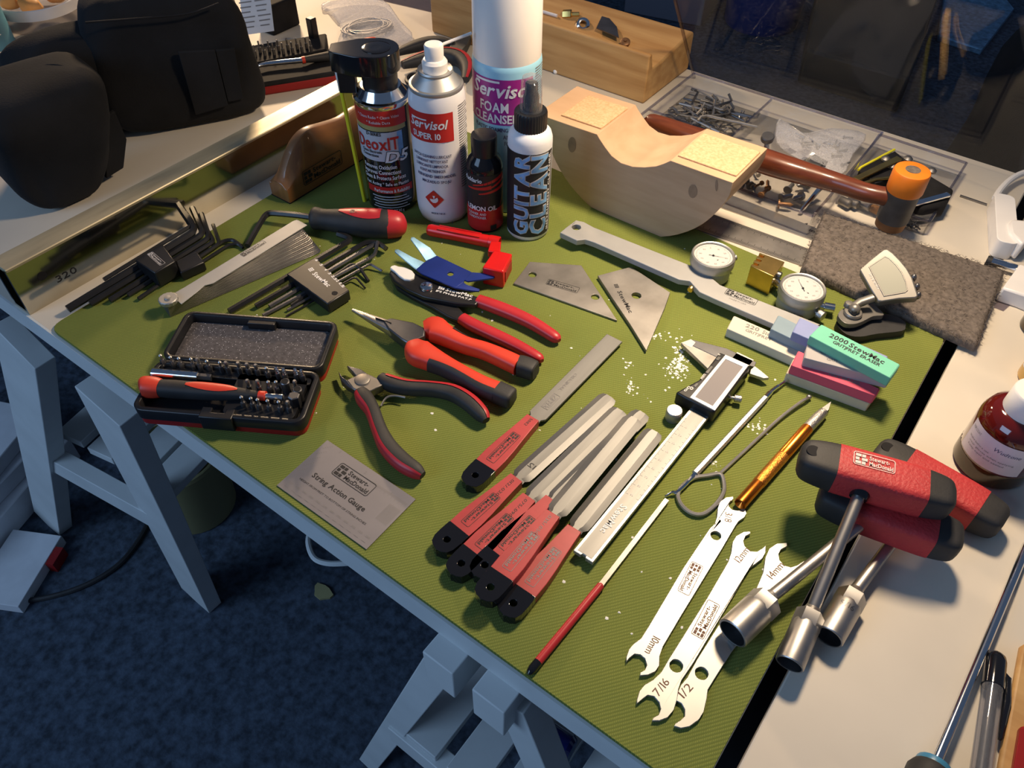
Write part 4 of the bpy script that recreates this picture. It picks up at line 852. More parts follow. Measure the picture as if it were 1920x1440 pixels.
pa, se = dense(PH(I_, [(600, 596, 0.009), (630, 640, 0.009), (682, 720, 0.0085), (725, 840, 0.008), (780, 950, 0.008), (870, 1045, 0.008), (960, 1105, 0.0075), (1005, 1135, 0.007)]), [(0.0095, 0.009), (0.0135, 0.0125), (0.0115, 0.012), (0.0115, 0.012), (0.0135, 0.012), (0.0135, 0.012), (0.0110, 0.011), (0.006, 0.006)])
MB().sweep(pa, se, 16, 2.8).build('handle', 'black_rubber', t); strip(pa[1:], se[1:], [(-70, 68)]*(len(pa)-1), 7, 2.8, 0.0005).build('handle_inlay', 'red_vinyl', t)
MB().tube(pickpath([(760, 745, 0.007), (740, 742, 0.007), (724, 746, 0.007), (714, 762, 0.006)], 3), 0.0009, 6).build('spring', 'steel', t)

# --- string action gauge card
cd = [P(613.7, 825, 0.0009), P(519, 910, 0.0009), P(687, 1030, 0.0009), P(779.4, 936, 0.0009)]
t = thing('gauge_card', 'thin grey metal string action gauge card at the mat edge', 'gauge', midz(cd))
MB().prism(cd, 0.0007).build('plate', 'card_metal', t, smooth=False)
fr = Fr(cd[1], cd[2]-cd[1]); Wd = (cd[2]-cd[1]).length; Hd = (cd[0]-cd[1]).length
logo(t, fr(0.26*Wd, 0.60*Hd), fr(0.66*Wd, 0.60*Hd), 0, 'black_print', hh=0.0125)
text(t, 'String Action Gauge', fr(0.16*Wd, 0.40*Hd), fr(0.74*Wd, 0.40*Hd), 0, 'black_print', cap=0.0042, bold=1)
text(t, 'HEIGHT FROM FRET TO BOTTOM OF STRING INCHES', fr(0.10*Wd, 0.26*Hd), fr(0.84*Wd, 0.26*Hd), 0, 'black_print', cap=0.0017, name='scale_print')
mb = MB(); f_ = lambda x, y: fr(x, y, 0.00012)
for k in range(12): text2d(mb, '.'+('0'+str(10*(k+2)))[-3:], f_, (0.05+0.078*k)*Wd, 0.13*Hd, width=0.0042, cap=0.0016); rect2d(mb, f_, (0.05+0.078*k)*Wd, 0.06*Hd, (0.095+0.078*k)*Wd, 0.065*Hd)
for k in range(26): rect2d(mb, f_, (0.02+0.012*(k % 5))*Wd, (0.35+0.025*k)*Hd, (0.028+0.012*(k % 5))*Wd, (0.362+0.025*k)*Hd)
for k in range(40): rect2d(mb, f_, (0.60+0.0095*k)*Wd, (0.82 if k % 4 else 0.78)*Hd, (0.6025+0.0095*k)*Wd, 0.86*Hd)
for k in range(16): rect2d(mb, f_, (0.86+0.0075*k)*Wd, 0.42*Hd, (0.862+0.0075*k)*Wd, 0.72*Hd)
for s_, x, y in (('3', 0.16, 0.93), ('2', 0.48, 0.88), ('1', 0.80, 0.84)): text2d(mb, s_, f_, x*Wd, y*Hd, cap=0.0024)
mb.build('scale_marks', 'grey_print', t, smooth=False, kind='stuff')

# ------------------------------------------------------------------ more tools on the mat
G, j_, E_, i_ = cv(900, 360, 3), cv(400, 360, 5.0526), cv(0, 340, 3), cv(100, 350, 5.647)
# string winder
t = thing('string_winder', 'bright red plastic crank string winder', 'string winder', P(*l_(950, 300), 0))
a, b = P(*l_(452, 150), 0.0075), P(*l_(1040, 265), 0.0075); d = (b-a).normalized(); Lw = (b-a).length
MB().lathe(a, [(0.0030, 0), (0.0050, 0.0012), (0.0060, 0.004), (0.0056, Lw*0.5), (0.0062, Lw*0.98), (0.0050, Lw)], 20, axis=d).build('handle', 'red_plastic', t)
for s_ in (0.0030, -0.0030): MB().bar(a+d*0.012+Z3*0.0052+d.cross(Z3)*s_, a+d*Lw*0.85+Z3*0.0052+d.cross(Z3)*s_, 0.0014, 0.0016).build('handle_rib', 'red_plastic', t, bevel=0.0004)
MB().lathe(b-d*0.001, [(0.0066, 0), (0.0068, 0.001), (0.0068, 0.010), (0.0055, 0.0105), (0.0050, 0.008), (0.0005, 0.008)], 20, axis=d).build('collar', 'red_plastic', t)
MB().prism(PP(l_, [(1045, 255), (1140, 262), (1130, 365), (1015, 350)], 0.0135), 0.0075).build('crank_arm', 'red_plastic', t, bevel=0.001)
cup = PP(l_, [(1075, 335), (1246, 372), (1162, 545), (962, 503)], 0.0205)
MB().prism(cup, 0.0200).build('peg_cup', 'red_plastic', t, bevel=0.0018, seg=3)
e1, e2 = cup[2], cup[1]; nrm = (e2-e1).cross(Z3).normalized(); mid = (e1+e2)/2-Z3*0.010+nrm*0.0001
MB().box(mid, (e2-e1).normalized(), nrm, Z3, ((e2-e1).length*0.66, 0.0012, 0.0115)).build('peg_slot', 'red_dark', t)

# scrapers
def plate_tool(name, label, pts, h, th, holes, m, group=None):
    pl = PP(G, pts, h); t = thing(name, label, 'scraper', midz(pl), group)
    MB().prism(pl, th, [circ(P(*G(x, y), h), r_, 18) for x, y, r_ in holes]).build('plate', m, t, bevel=0.0003); return t
t = plate_tool('fret_rocker', 'grey steel trapezoid plate with two round holes', [(280, 392), (570, 412), (772, 722), (188, 513)], 0.0022, 0.002, [(295, 465, 0.0038), (648, 590, 0.0038)], 'steel_worn')
logo(t, G(368, 518), G(545, 570), 0.0022, 'black_print', hh=0.0085)
t = plate_tool('fret_rocker', 'grey steel kite shaped plate with one round hole', [(850, 420), (1070, 565), (1040, 650), (935, 890), (845, 745), (740, 590), (662, 470)], 0.0040, 0.0036, [(880, 582, 0.0044)], 'steel_worn')
text(t, 'StewMac', G(772, 560), G(838, 680), 0.0040, 'black_print', cap=0.0040, bold=1); A, B = P(*G(752, 520), 0.0041), P(*G(768, 552), 0.0041); f2 = Fr(A, B-A); mb = MB(); [rect2d(mb, lambda x, y: f2(x, y), i*0.0019, jj*0.0013, i*0.0019+0.0015, jj*0.0013+0.0010) for i in range(3) for jj in range(3)]; mb.build('maker_mark', 'black_print', t, smooth=False)

# relief gauge bar
hb = 0.0135
barp = [(450, 228), (490, 195), (540, 158), (585, 168), (640, 198), (1190, 415), (1240, 428), (1290, 470), (1350, 522), (1915, 745), (1800, 800), (1640, 737), (1330, 605), (1235, 562), (1180, 500), (1120, 492), (640, 282), (592, 266), (545, 272)]
t = thing('gauge_bar', 'long grey aluminium gauge bar with a hole at one end', 'gauge', P(*G(1100, 480), 0))
MB().prism(PP(G, barp, hb), 0.0060, [circ(P(*G(542, 197), hb), 0.0046, 20)]).build('bar', 'aluminium', t, bevel=0.0006)
for p in ((500, 250), (1780, 760)): q = P(*G(*p), 0); MB().lathe(V((q.x, q.y+0.004, ZT)), [(0.0028, 0), (0.0028, hb-0.005)], 14).build('foot', 'brass', t)
MB().lathe(P(*G(1235, 452), hb), [(0.0013, 0.0001), (0.0013, 0.0003), (0.0001, 0.0003)], 12).build('set_screw', 'black_matte', t)
a = P(*G(1212, 518), 0.0085); b = P(*G(1160, 575), 0.0085); d = (b-a).normalized(); MB().lathe(a, [(0.0042, -0.001), (0.0042, 0.002), (0.0030, 0.0022), (0.0030, 0.010), (0.0024, 0.011)], 16, axis=d).build('stop_pin', 'brass', t)
logo(t, G(1372, 572), G(1545, 640), hb, 'black_print', hh=0.0098); text(t, 'MADE IN USA', G(1400, 600), G(1495, 636), hb, 'grey_print', cap=0.0016, name='origin_print')

# dial indicators
def dial(label, c, hd, ang, ang2):
    q = P(*c, hd); q.z = ZT; t = thing('dial_indicator', label, 'dial gauge', q, 'round dial indicators')
    MB().lathe(q+Z3*0.0015, [(0.0165, 0), (0.0185, 0.0015), (0.0188, 0.012), (0.0195, 0.014)], 40).build('case', 'aluminium', t)
    mb = MB(); n = 96; rings = []
    for rr, zz in ((0.0198, hd-0.0105), (0.0202, hd-0.009), (0.0202, hd-0.004), (0.0198, hd-0.0025), (0.0199, hd-0.0008), (0.0190, hd), (0.0180, hd-0.0005), (0.0176, hd-0.0018)):
        rings.append([q+V(((rr+(0.0003 if (k % 2 and zz < hd-0.003) else 0))*math.cos(2*PI*k/n), (rr+(0.0003 if (k % 2 and zz < hd-0.003) else 0))*math.sin(2*PI*k/n), zz)) for k in range(n)])
    mb.loft(rings, cap=False); mb.build('bezel', 'steel_satin', t)
    MB().lathe(q+Z3*(hd-0.0035), [(0.0178, 0), (0.0178, 0.0012), (0.0001, 0.0012)], 40).build('face', 'dial_white', t)
    zf = hd-0.0022; mb = MB(); a0 = math.atan2(-CU.y, -CU.x)
    for k in range(100):
        a = 2*PI*k/100; r1 = 0.0160; r0 = 0.0142 if k % 10 == 0 else (0.0148 if k % 5 == 0 else 0.0153); ca, sa = math.cos(a), math.sin(a); w_ = 0.00010
        mb.add([q+V((r0*ca-w_*sa, r0*sa+w_*ca, zf)), q+V((r0*ca+w_*sa, r0*sa-w_*ca, zf)), q+V((r1*ca+w_*sa, r1*sa-w_*ca, zf)), q+V((r1*ca-w_*sa, r1*sa+w_*ca, zf))], [(0, 1, 2, 3)])
    ux = V((CR.x, CR.y, 0)).normalized(); uy = Z3.cross(ux)
    for k in range(10):
        a = math.radians(90-36*k); o = q+ux*(0.0118*math.cos(a)-0.0011)+uy*(0.0118*math.sin(a)-0.0009)+Z3*zf; text2d(mb, str(k*10), lambda x, y: o+ux*x+uy*y, 0, 0, cap=0.0018)
    mb.build('graduations', 'grey_print', t, smooth=False, kind='stuff')
    mb = MB(); u = ux*math.cos(ang)+uy*math.sin(ang); v_ = Z3.cross(u); o = q+Z3*(zf+0.0004)
    mb.add([o-u*0.004+v_*0.0003, o-u*0.004-v_*0.0003, o+u*0.0145], [(0, 1, 2)]); mb.lathe(o, [(0.0011, 0), (0.0008, 0.0006), (0.0001, 0.0006)], 12); mb.build('needle', 'black_print', t, smooth=False)
    u = ux*math.cos(ang2)+uy*math.sin(ang2); o = q-uy*0.0062+ux*0.0030+Z3*zf
    mb = MB(); v_ = Z3.cross(u); mb.add([o-u*0.001+v_*0.0002, o-u*0.001-v_*0.0002, o+u*0.0026], [(0, 1, 2)]); mb.lathe(o, [(0.0006, 0), (0.0001, 0.0003)], 8); mb.build('small_needle', 'black_print', t, smooth=False)
    MB().lathe(q+Z3*(hd-0.0012), [(0.0178, 0), (0.0001, 0.0003)], 40, cap=False).build('crystal', 'clear', t)
    return t, q, ux, uy
t, q, ux, uy = dial('round dial indicator mounted behind the long grey gauge bar', G(1315, 348), 0.026, math.radians(-18), 0.6)
d = ux*0.94+uy*0.3; MB().lathe(q+d*0.019+Z3*0.016, [(0.0018, 0), (0.0018, 0.003), (0.0030, 0.0032), (0.0030, 0.0062)], 16, axis=d).build('bezel_screw', 'knurl', t)
d = (P(*G(1230, 440), 0.008)-P(*G(1290, 370), 0.008)).normalized(); MB().lathe(q+d*0.017+Z3*0.009, [(0.0032, 0), (0.0032, 0.012)], 14, axis=d).build('stem', 'steel', t)
t, q, ux, uy = dial('round dial indicator joined to the notched brass block', G(1820, 532), 0.026, math.radians(96), 2.0)
pS = P(*G(1865, 655), 0.010); d = V((pS.x-q.x, pS.y-q.y, 0)).normalized(); MB().lathe(q+d*0.017+Z3*0.009, [(0.0016, 0), (0.0016, 0.004), (0.0044, 0.0042), (0.0046, 0.0095), (0.0040, 0.0100), (0.0001, 0.0100)], 20, axis=d).build('bezel_screw', 'knurl', t)
H_ = cv(1280, 380, 3); pS = P(*H_(845, 595), 0.008); d = V((pS.x-q.x, pS.y-q.y, 0)); Ls = d.length; d.normalize()
MB().lathe(q+d*0.017+Z3*0.008, [(0.0032, 0), (0.0032, Ls-0.025), (0.0044, Ls-0.0248), (0.0044, Ls-0.016), (0.0030, Ls-0.0155)], 16, axis=d).build('stem', 'chrome', t)
# brass block
W_ = cv(1340, 340, 6.857); hbz = 0.0220
c4 = PP(W_, [(580, 915), (900, 1035), (760, 1225), (465, 1085)], hbz); ey = (c4[3]-c4[0]); ex = (c4[1]-c4[0]).normalized(); pts = [c4[1], c4[0]]
for f0, f1 in ((0.08, 0.26), (0.40, 0.56), (0.70, 0.86)):
    a, b = c4[0]+ey*f0, c4[0]+ey*f1; dp = ex*0.0058; pts += [a, a+dp*0.85, (a+b)/2+dp, b+dp*0.85, b]
pts += [c4[3], c4[2]]
tb = thing('brass_block', 'notched brass block with three slots in its top edge', 'brass block', midz(c4))
MB().prism(pts, 0.0215).build('body', 'brass', tb, bevel=0.0004)
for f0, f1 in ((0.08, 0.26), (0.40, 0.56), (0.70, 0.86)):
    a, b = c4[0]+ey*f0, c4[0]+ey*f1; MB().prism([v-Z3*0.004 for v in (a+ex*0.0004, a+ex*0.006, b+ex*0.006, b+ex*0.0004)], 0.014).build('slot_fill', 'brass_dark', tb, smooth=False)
MB().lathe((c4[1]+c4[2])/2-Z3*0.007, [(0.0040, 0), (0.0040, 0.003), (0.0030, 0.0035)], 18, axis=ex).build('end_screw', 'steel_dark', tb)
a = P(*W_(745, 1262), 0.010); MB().tube([a, a+(q+Z3*0.010-a)*0.45], 0.0040, 16).build('stem_rod', 'chrome', tb)

# clip on tuner
n_ = cv(1540, 450, 7.577)
t = thing('clip_tuner', 'silver clip-on tuner standing on a black clip', 'tuner', P(*n_(600, 1200), 0))
MB().prism(PP(n_, spl([(222, 1200), (250, 1100), (400, 1050), (700, 1040), (1000, 1060), (1180, 1150), (1198, 1220), (1150, 1290), (800, 1330), (560, 1372), (360, 1340)], 3, True), 0.0075), 0.0072).build('lower_jaw', 'black_rubber', t, bevel=0.0018, seg=3)
MB().prism(PP(n_, spl([(240, 1080), (280, 990), (400, 950), (560, 950), (700, 900), (800, 960), (890, 1062), (740, 1080), (600, 1150), (480, 1190), (340, 1180)], 3, True), 0.0150), 0.0050).build('clip_body', 'tuner_silver', t, bevel=0.0014, seg=3)
MB().prism(PP(n_, spl([(250, 1110), (300, 1010), (560, 970), (800, 1000), (870, 1070), (740, 1100), (600, 1170), (480, 1210), (320, 1200)], 3, True), 0.0102), 0.0040).build('hinge_pad', 'black_plastic', t, bevel=0.001)
q = P(*n_(440, 1055), 0.0150); MB().lathe(q, [(0.0078, 0), (0.0080, 0.002), (0.0072, 0.0034), (0.0060, 0.0036)], 28).build('swivel_ring', 'tuner_silver', t)
MB().sphere(q+Z3*0.0062, 0.0050, (1, 1, 0.9), 18, 10).build('swivel_ball', 'tuner_silver', t)
d = (P(*n_(520, 1010), 0.02)-P(*n_(400, 1090), 0.02)).normalized(); d = V((-d.y, d.x, 0)); MB().lathe(P(*n_(395, 905), 0.0210)-Z3*0.003, [(0.0040, 0), (0.0040, 0.003), (0.0032, 0.0042), (0.0001, 0.0046)], 18).build('swivel_cap', 'tuner_silver', t)
MB().lathe(P(*n_(468, 1030), 0.0205), [(0.0022, 0), (0.0022, 0.0014), (0.0001, 0.0012)], 12, axis=(P(960, 1400, 0.4)-P(*n_(468, 1030), 0.02)).normalized()).build('swivel_screw', 'black_matte', t)
MB().sweep([P(*n_(430, 960), 0.0190), P(*n_(560, 880), 0.0235), P(*n_(740, 820), 0.0270)], [(0.007, 0.006)]*3, 14, 3).build('arm', 'tuner_silver', t)
Ch = P(*n_(1000, 640), 0.036); camp = V((0, 0, ZT+CH)); nv = ((camp-Ch).normalized()+V((-0.10, 0.05, 0.55))).normalized()
def onpl(px, py, C_=Ch, n=nv, off=0.0):
    d = CF+CR*((px-960)/FPX)-CU*((py-720)/FPX); tt = (C_+n*off-camp).dot(n)/d.dot(n); return camp+d*tt
head = [(542, 432), (560, 400), (720, 260), (895, 124), (940, 122), (1010, 170), (1120, 280), (1220, 400), (1300, 540), (1350, 690), (1378, 800), (1340, 825), (1080, 840), (840, 878), (800, 870), (700, 710)]
MB().prism([onpl(*n_(*p)) for p in head], 0.0115, up=nv).build('head', 'tuner_silver', t, bevel=0.0018, seg=3)
scr = [(690, 382), (905, 240), (955, 262), (1050, 352), (1130, 460), (1190, 590), (1212, 705), (1180, 732), (900, 782)]
MB().prism([onpl(*n_(*p), off=0.0003) for p in scr], 0.001, up=nv).build('display', 'lcd', t, smooth=False)
o2 = [(672, 378), (902, 222), (965, 248), (1066, 340), (1148, 455), (1208, 590), (1232, 715), (1190, 748), (888, 800)]
MB().prism([onpl(*n_(*p), off=0.0006) for p in o2], 0.0008, [[onpl(*n_(*p), off=0.0006) for p in scr]], up=nv).build('display_surround', 'tuner_silver', t, bevel=0.0002)
for x, y in ((1330, 540), (1375, 670), (1395, 790)): MB().sphere(onpl(*n_(x-25, y), off=-0.005), 0.0028, (1, 1, 1.4), 10, 6).build('side_button', 'steel_dark', t)
A, B = onpl(*n_(672, 480), off=0.0003), onpl(*n_(800, 700), off=0.0003); f2 = Fr(A, B-A, nv); mb = MB(); text2d(mb, 'intelli', lambda x, y: f2(x, y), 0, 0, width=(B-A).length, cap=0.0022); mb.build('lettering', 'silver_print', t, smooth=False)

# sanding erasers
o_ = cv(1350, 570, 5.189); T9 = 0.0094
def eraser(label, pts, h, m, bot=None):
    pl = PP(o_, pts, h); o = MB().prism(pl, T9+0.0001).build('sanding_eraser', m, bevel=0.0010, seg=2); tag(o, label, 'eraser', 'sanding erasers'); return o
o = eraser('cream sanding eraser marked 220 lying flat on the mat', [(135, 112), (68, 238), (740, 535), (820, 410)], T9, 'eraser_cream')
text(o, '220', o_(245, 222), o_(372, 268), T9, 'grey_print', cap=0.0046, bold=1, name='grit_print'); text(o, 'Stew', o_(408, 285), o_(520, 330), T9, 'grey_print', cap=0.0046, bold=1, name='maker_print'); text(o, 'GRIT|FRET', o_(243, 262), o_(495, 362), T9, 'grey_print', cap=0.0032, bold=1, name='kind_print')
eraser('sand coloured sanding eraser under the pink one', [(745, 458), (672, 690), (1505, 985), (1560, 925)], T9, 'eraser_sand') if False else None
pk = PP(o_, [(762, 452), (690, 595), (1512, 895), (1560, 828)], 2*T9)
o = MB().prism([p+V((-0.0012, -0.0008, -T9)) for p in pk], T9+0.0001).build('sanding_eraser', 'eraser_sand', bevel=0.0010); tag(o, 'sand coloured sanding eraser at the bottom, under the pink one', 'eraser', 'sanding erasers')
o = MB().prism(pk, T9+0.0001).build('sanding_eraser', 'eraser_pink', bevel=0.0010); tag(o, 'pink sanding eraser in the stack', 'eraser', 'sanding erasers')
text(o, 'FRET ERASER', o_(1060, 690), o_(1360, 790), 2*T9, 'grey_print', cap=0.0034, bold=1, name='kind_print')
eraser('blue-grey sanding eraser resting on the cream one', [(568, 106), (492, 240), (1120, 540), (1210, 420)], 2*T9, 'eraser_bluegrey')
eraser('lavender blue sanding eraser just under the green one', [(778, 130), (703, 270), (1540, 630), (1640, 512)], 3*T9, 'eraser_blue')
o = eraser('grey sanding eraser between the pink and green ones', [(850, 388), (820, 522), (1650, 742), (1702, 640)], 3*T9, 'eraser_grey')
text(o, '400', o_(970, 480), o_(1030, 496), 3*T9, 'grey_print', cap=0.0042, bold=1, name='grit_print'); text(o, 'GRIT', o_(1038, 545), o_(1150, 572), 3*T9, 'grey_print', cap=0.0030, bold=1, name='kind_print')
o = eraser('green sanding eraser marked 2000 on top of the stack', [(985, 196), (870, 308), (1660, 722), (1756, 590)], 4*T9, 'eraser_green')
text(o, '2000', o_(1058, 318), o_(1232, 398), 4*T9, 'black_print', cap=0.0050, bold=1, name='grit_print'); text(o, 'StewMac', o_(1250, 410), o_(1585, 585), 4*T9, 'black_print', cap=0.0050, bold=1, name='maker_print')
text(o, 'GRIT|FRET ERASER', o_(1092, 378), o_(1548, 608), 4*T9, 'black_print', cap=0.0034, bold=1, name='kind_print')

# feeler gauge
t = thing('feeler_gauge', 'fanned steel feeler gauge leaves on a knurled pivot', 'feeler gauge', P(*E_(1200, 600), 0))
hf = 0.0135; pv = P(*E_(950, 690), hf-0.004)
for k in range(15):
    f_ = k/14; tipp = P(*E_(1692+100*f_, 258+108*f_), hf-0.0016-0.0085*f_); pz = V((pv.x, pv.y, ZT+hf-0.0014-0.0110*f_)); d = (tipp-pz); fr = Fr(pz, d); L_ = Fr(pz, d).x.dot(d)
    w2 = 0.0062; dz = (tipp.z-pz.z)
    MB().prism([fr(-0.004, -w2), fr(L_-0.003, -w2), fr(L_, -w2+0.003), fr(L_, w2), fr(-0.004, w2)], 0.00055).build('leaf', ('steel', 'steel_worn')[k % 2], t, smooth=False)
cov = PP(E_, [(962, 642), (1650, 222), (1672, 214), (1728, 245), (1200, 572), (1150, 585), (1110, 620), (1020, 690)], hf)
MB().prism(cov, 0.0009).build('cover', 'aluminium', t, bevel=0.0003)
pz = P(*E_(950, 672), hf); mb = MB(); n = 32; rings = []
for rr, zz in ((0.0078, -0.0005), (0.0080, 0.0003), (0.0080, 0.0028), (0.0074, 0.0034), (0.003, 0.0034), (0.0026, 0.0044), (0.0002, 0.0046)): rings.append([pz+V(((rr+(0.0005 if (k % 2 and rr > 0.0075) else 0))*math.cos(2*PI*k/n), (rr+(0.0005 if (k % 2 and rr > 0.0075) else 0))*math.sin(2*PI*k/n), zz)) for k in range(n)])
mb.loft(rings); mb.build('pivot_nut', 'steel_satin', t)
logo(t, E_(1372, 425), E_(1500, 345), hf, 'black_print', hh=0.0062, eps=0.0002)

# hex keys in holders
def hexkey(t, pts, r_, m='black_oxide', ball=True):
    p = [P(*q) for q in pts]; mb = MB(); out = [p[0]]
    for i in range(1, len(p)-1):
        a, b, c_ = p[i-1], p[i], p[i+1]; rr = min(r_*2.2, (b-a).length*0.45, (c_-b).length*0.45); p1 = b+(a-b).normalized()*rr; p2 = b+(c_-b).normalized()*rr
        out += [p1*(1-s_)**2+b*2*s_*(1-s_)+p2*s_**2 for s_ in (0, 0.33, 0.67, 1)]
    out.append(p[-1]); mb.tube(out, r_, 6)
    o = mb.build('hex_key', m); tag(o, None, None)
    return o
def keyset(c, spec, holder, hh, ht, label, klabels, grp):
    hp = PP(c, holder, hh); t = thing('key_holder', label, 'key holder', midz(hp)); hold = MB().prism(hp, ht).build('holder', 'black_plastic', t, bevel=0.0012)
    for (pts, r_, m), kl in zip(spec, klabels): o = hexkey(t, [(*c(x, y), h) for x, y, h in pts], r_, m); tag(o, kl, 'hex key', grp)
    return t
spec = [([(150, 1298, .0045), (1510, 470, .016), (1320, 185, .022)], .0036, 'black_oxide'), ([(390, 1240, .0040), (1590, 500, .0125), (1470, 225, .016)], .0031, 'black_oxide'), ([(598, 1205, .0040), (1650, 545, .0095), (1565, 285, .014)], .0027, 'black_oxide'),
        ([(790, 1150, .0040), (1700, 580, .008), (1590, 400, .010)], .0022, 'black_oxide'), ([(900, 1188, .0030), (1760, 600, .006), (1690, 400, .007)], .0019, 'black_oxide'), ([(532, 985, .0120), (1490, 395, .018), (1400, 270, .021)], .0019, 'black_oxide'),
        ([(1330, 900, .0035), (1800, 575, .0045), (1900, 560, .0045), (1990, 625, .003)], .0019, 'black_oxide'), ([(1400, 910, .0030), (1850, 620, .0040), (1950, 600, .0040), (2010, 650, .002)], .0016, 'black_oxide')]
t = keyset(i_, spec, [(860, 775), (1150, 600), (1292, 785), (1075, 915)], 0.0195, 0.0170, 'black hex key holder with a boxed maker mark by the beam',
           ['thickest black hex key in the holder by the beam', 'second thickest black hex key in the holder by the beam', 'third black hex key in the holder by the beam', 'medium black hex key in the holder by the beam', 'thin black hex key nearest the mat in the holder by the beam', 'thin black hex key raised highest in the holder by the beam', 'thin black hex key reaching towards the feeler gauge', 'thinnest black hex key reaching towards the feeler gauge'], 'hex keys in the first holder')
MB().prism(PP(i_, [(1292, 785), (1520, 680), (1600, 795), (1345, 912)], 0.0110), 0.0100).build('holder_wing', 'black_plastic', t, bevel=0.0012)
logo(t, i_(990, 715), i_(1130, 838), 0.0195, 'silver_print', hh=0.0056)
spec = [([(150, 1132, .0045), (1320, 445, .0085), (1180, 395, .0085)], .0031, 'black_oxide'), ([(402, 1082, .0040), (1450, 475, .0085), (1560, 478, .0085), (1640, 540, .006)], .0026, 'black_oxide'), ([(530, 1085, .0040), (1480, 520, .0085), (1560, 490, .0085), (1630, 530, .010)], .0023, 'steel_dark'),
        ([(470, 1172, .0030), (1530, 600, .007), (1555, 470, .012)], .0019, 'steel_dark'), ([(738, 1075, .0035), (1310, 680, .007), (1385, 715, .006), (1470, 845, .002)], .0016, 'black_oxide'), ([(700, 1120, .0025), (1485, 680, .006), (1598, 748, .002)], .0013, 'steel_dark'), ([(690, 1178, .0018), (1330, 810, .005), (1360, 820, .005), (1440, 912, .0015)], .0010, 'black_oxide')]
t = keyset(j_, spec, [(692, 775), (960, 615), (1290, 932), (1085, 1062)], 0.0130, 0.0110, 'black hex key holder numbered 6 down to 1.5',
           ['thickest black hex key in the numbered holder', 'black hex key beside the thickest one in the numbered holder', 'thick grey hex key in the middle of the numbered holder', 'grey hex key with its end turned up in the numbered holder', 'slim hex key with a long bent end in the numbered holder', 'thin hex key with a straight short bend in the numbered holder', 'hair thin hex key by the hole of the numbered holder'], 'hex keys in the numbered holder')
text(t, 'StewMac', j_(935, 778), j_(1080, 900), 0.0130, 'white_print', cap=0.0046, bold=1)
A, B = P(*j_(895, 730), 0.0131), P(*j_(925, 765), 0.0131); f2 = Fr(A, B-A); mb = MB(); [rect2d(mb, lambda x, y: f2(x, y), i*0.0017, jj*0.0016, i*0.0017+0.0013, jj*0.0016+0.0012) for i in range(3) for jj in range(3)]; mb.build('maker_mark', 'white_print', t, smooth=False)
for s_, x, y in (('6', 962, 645), ('5', 1005, 690), ('4', 1048, 735), ('3', 1085, 770), ('2.5', 1115, 798), ('2', 1160, 840), ('1.5', 1188, 868)):
    A = P(*j_(x, y), 0.0130); B = P(*j_(x+12*len(s_), y+13*len(s_)), 0.0130); text(t, s_, A, B, 0, 'white_print', cap=0.0026, bold=1, name='size_number')
q = P(*j_(1150, 958), 0.0130); MB().lathe(q-Z3*0.001, [(0.0026, 0), (0.0026, 0.0012), (0.0001, 0.0012)], 16).build('hang_hole', 'black_matte', t)

# bent truss rod driver
t = thing('bent_driver', 'cranked hex driver with a red and black soft grip', 'driver', P(*j_(1300, 320), 0))
MB().tube([V(p) for p in spl([tuple(P(*j_(x, y), h)) for x, y, h in ((322, 512, .006), (400, 375, .008), (465, 262, .010), (500, 218, .011), (545, 200, .012), (640, 205, .013), (800, 220, .014), (940, 240, .014))], 3)], 0.0030, 6).build('shaft', 'black_oxide', t)
hp = [(925, 245, .0135), (960, 248, .0135), (1040, 258, .0135), (1160, 272, .0140), (1300, 285, .0145), (1450, 295, .0150), (1600, 302, .0150), (1660, 305, .0145)]
hs2 = [0.0150, 0.0225, 0.0205, 0.0230, 0.0265, 0.0285, 0.0285, 0.0280]
pa, se = dense(PH(j_, hp), [(d_, d_) for d_ in hs2], 3); MB().sweep(pa, se, 24).build('grip', 'black_rubber', t)
k0, k1 = 10, 19; m2 = k1-k0
strip(pa[k0:k1], se[k0:k1], [(95+55*math.sin(PI*(0.08+0.8*i/(m2-1)))*0.9, 95-42*math.sin(PI*(0.05+0.62*i/(m2-1)))) for i in range(m2)], 8).build('grip_inlay', 'red_vinyl', t)
pa2, se2 = dense(PH(j_, [(1650, 305, .0145), (1700, 304, .0143), (1760, 303, .0140), (1810, 300, .0138), (1832, 298, .0137)]), [(0.0284, 0.0284), (0.0275, 0.0275), (0.0250, 0.0250), (0.0180, 0.0180), (0.006, 0.006)], 3); MB().sweep(pa2, se2, 24).build('grip_end', 'red_vinyl', t)
A, B = P(*j_(1290, 200), 0.0290), P(*j_(1510, 205), 0.0290)
logo(t, j_(1290, 196), j_(1500, 204), 0.0288, 'black_print', hh=0.0060)

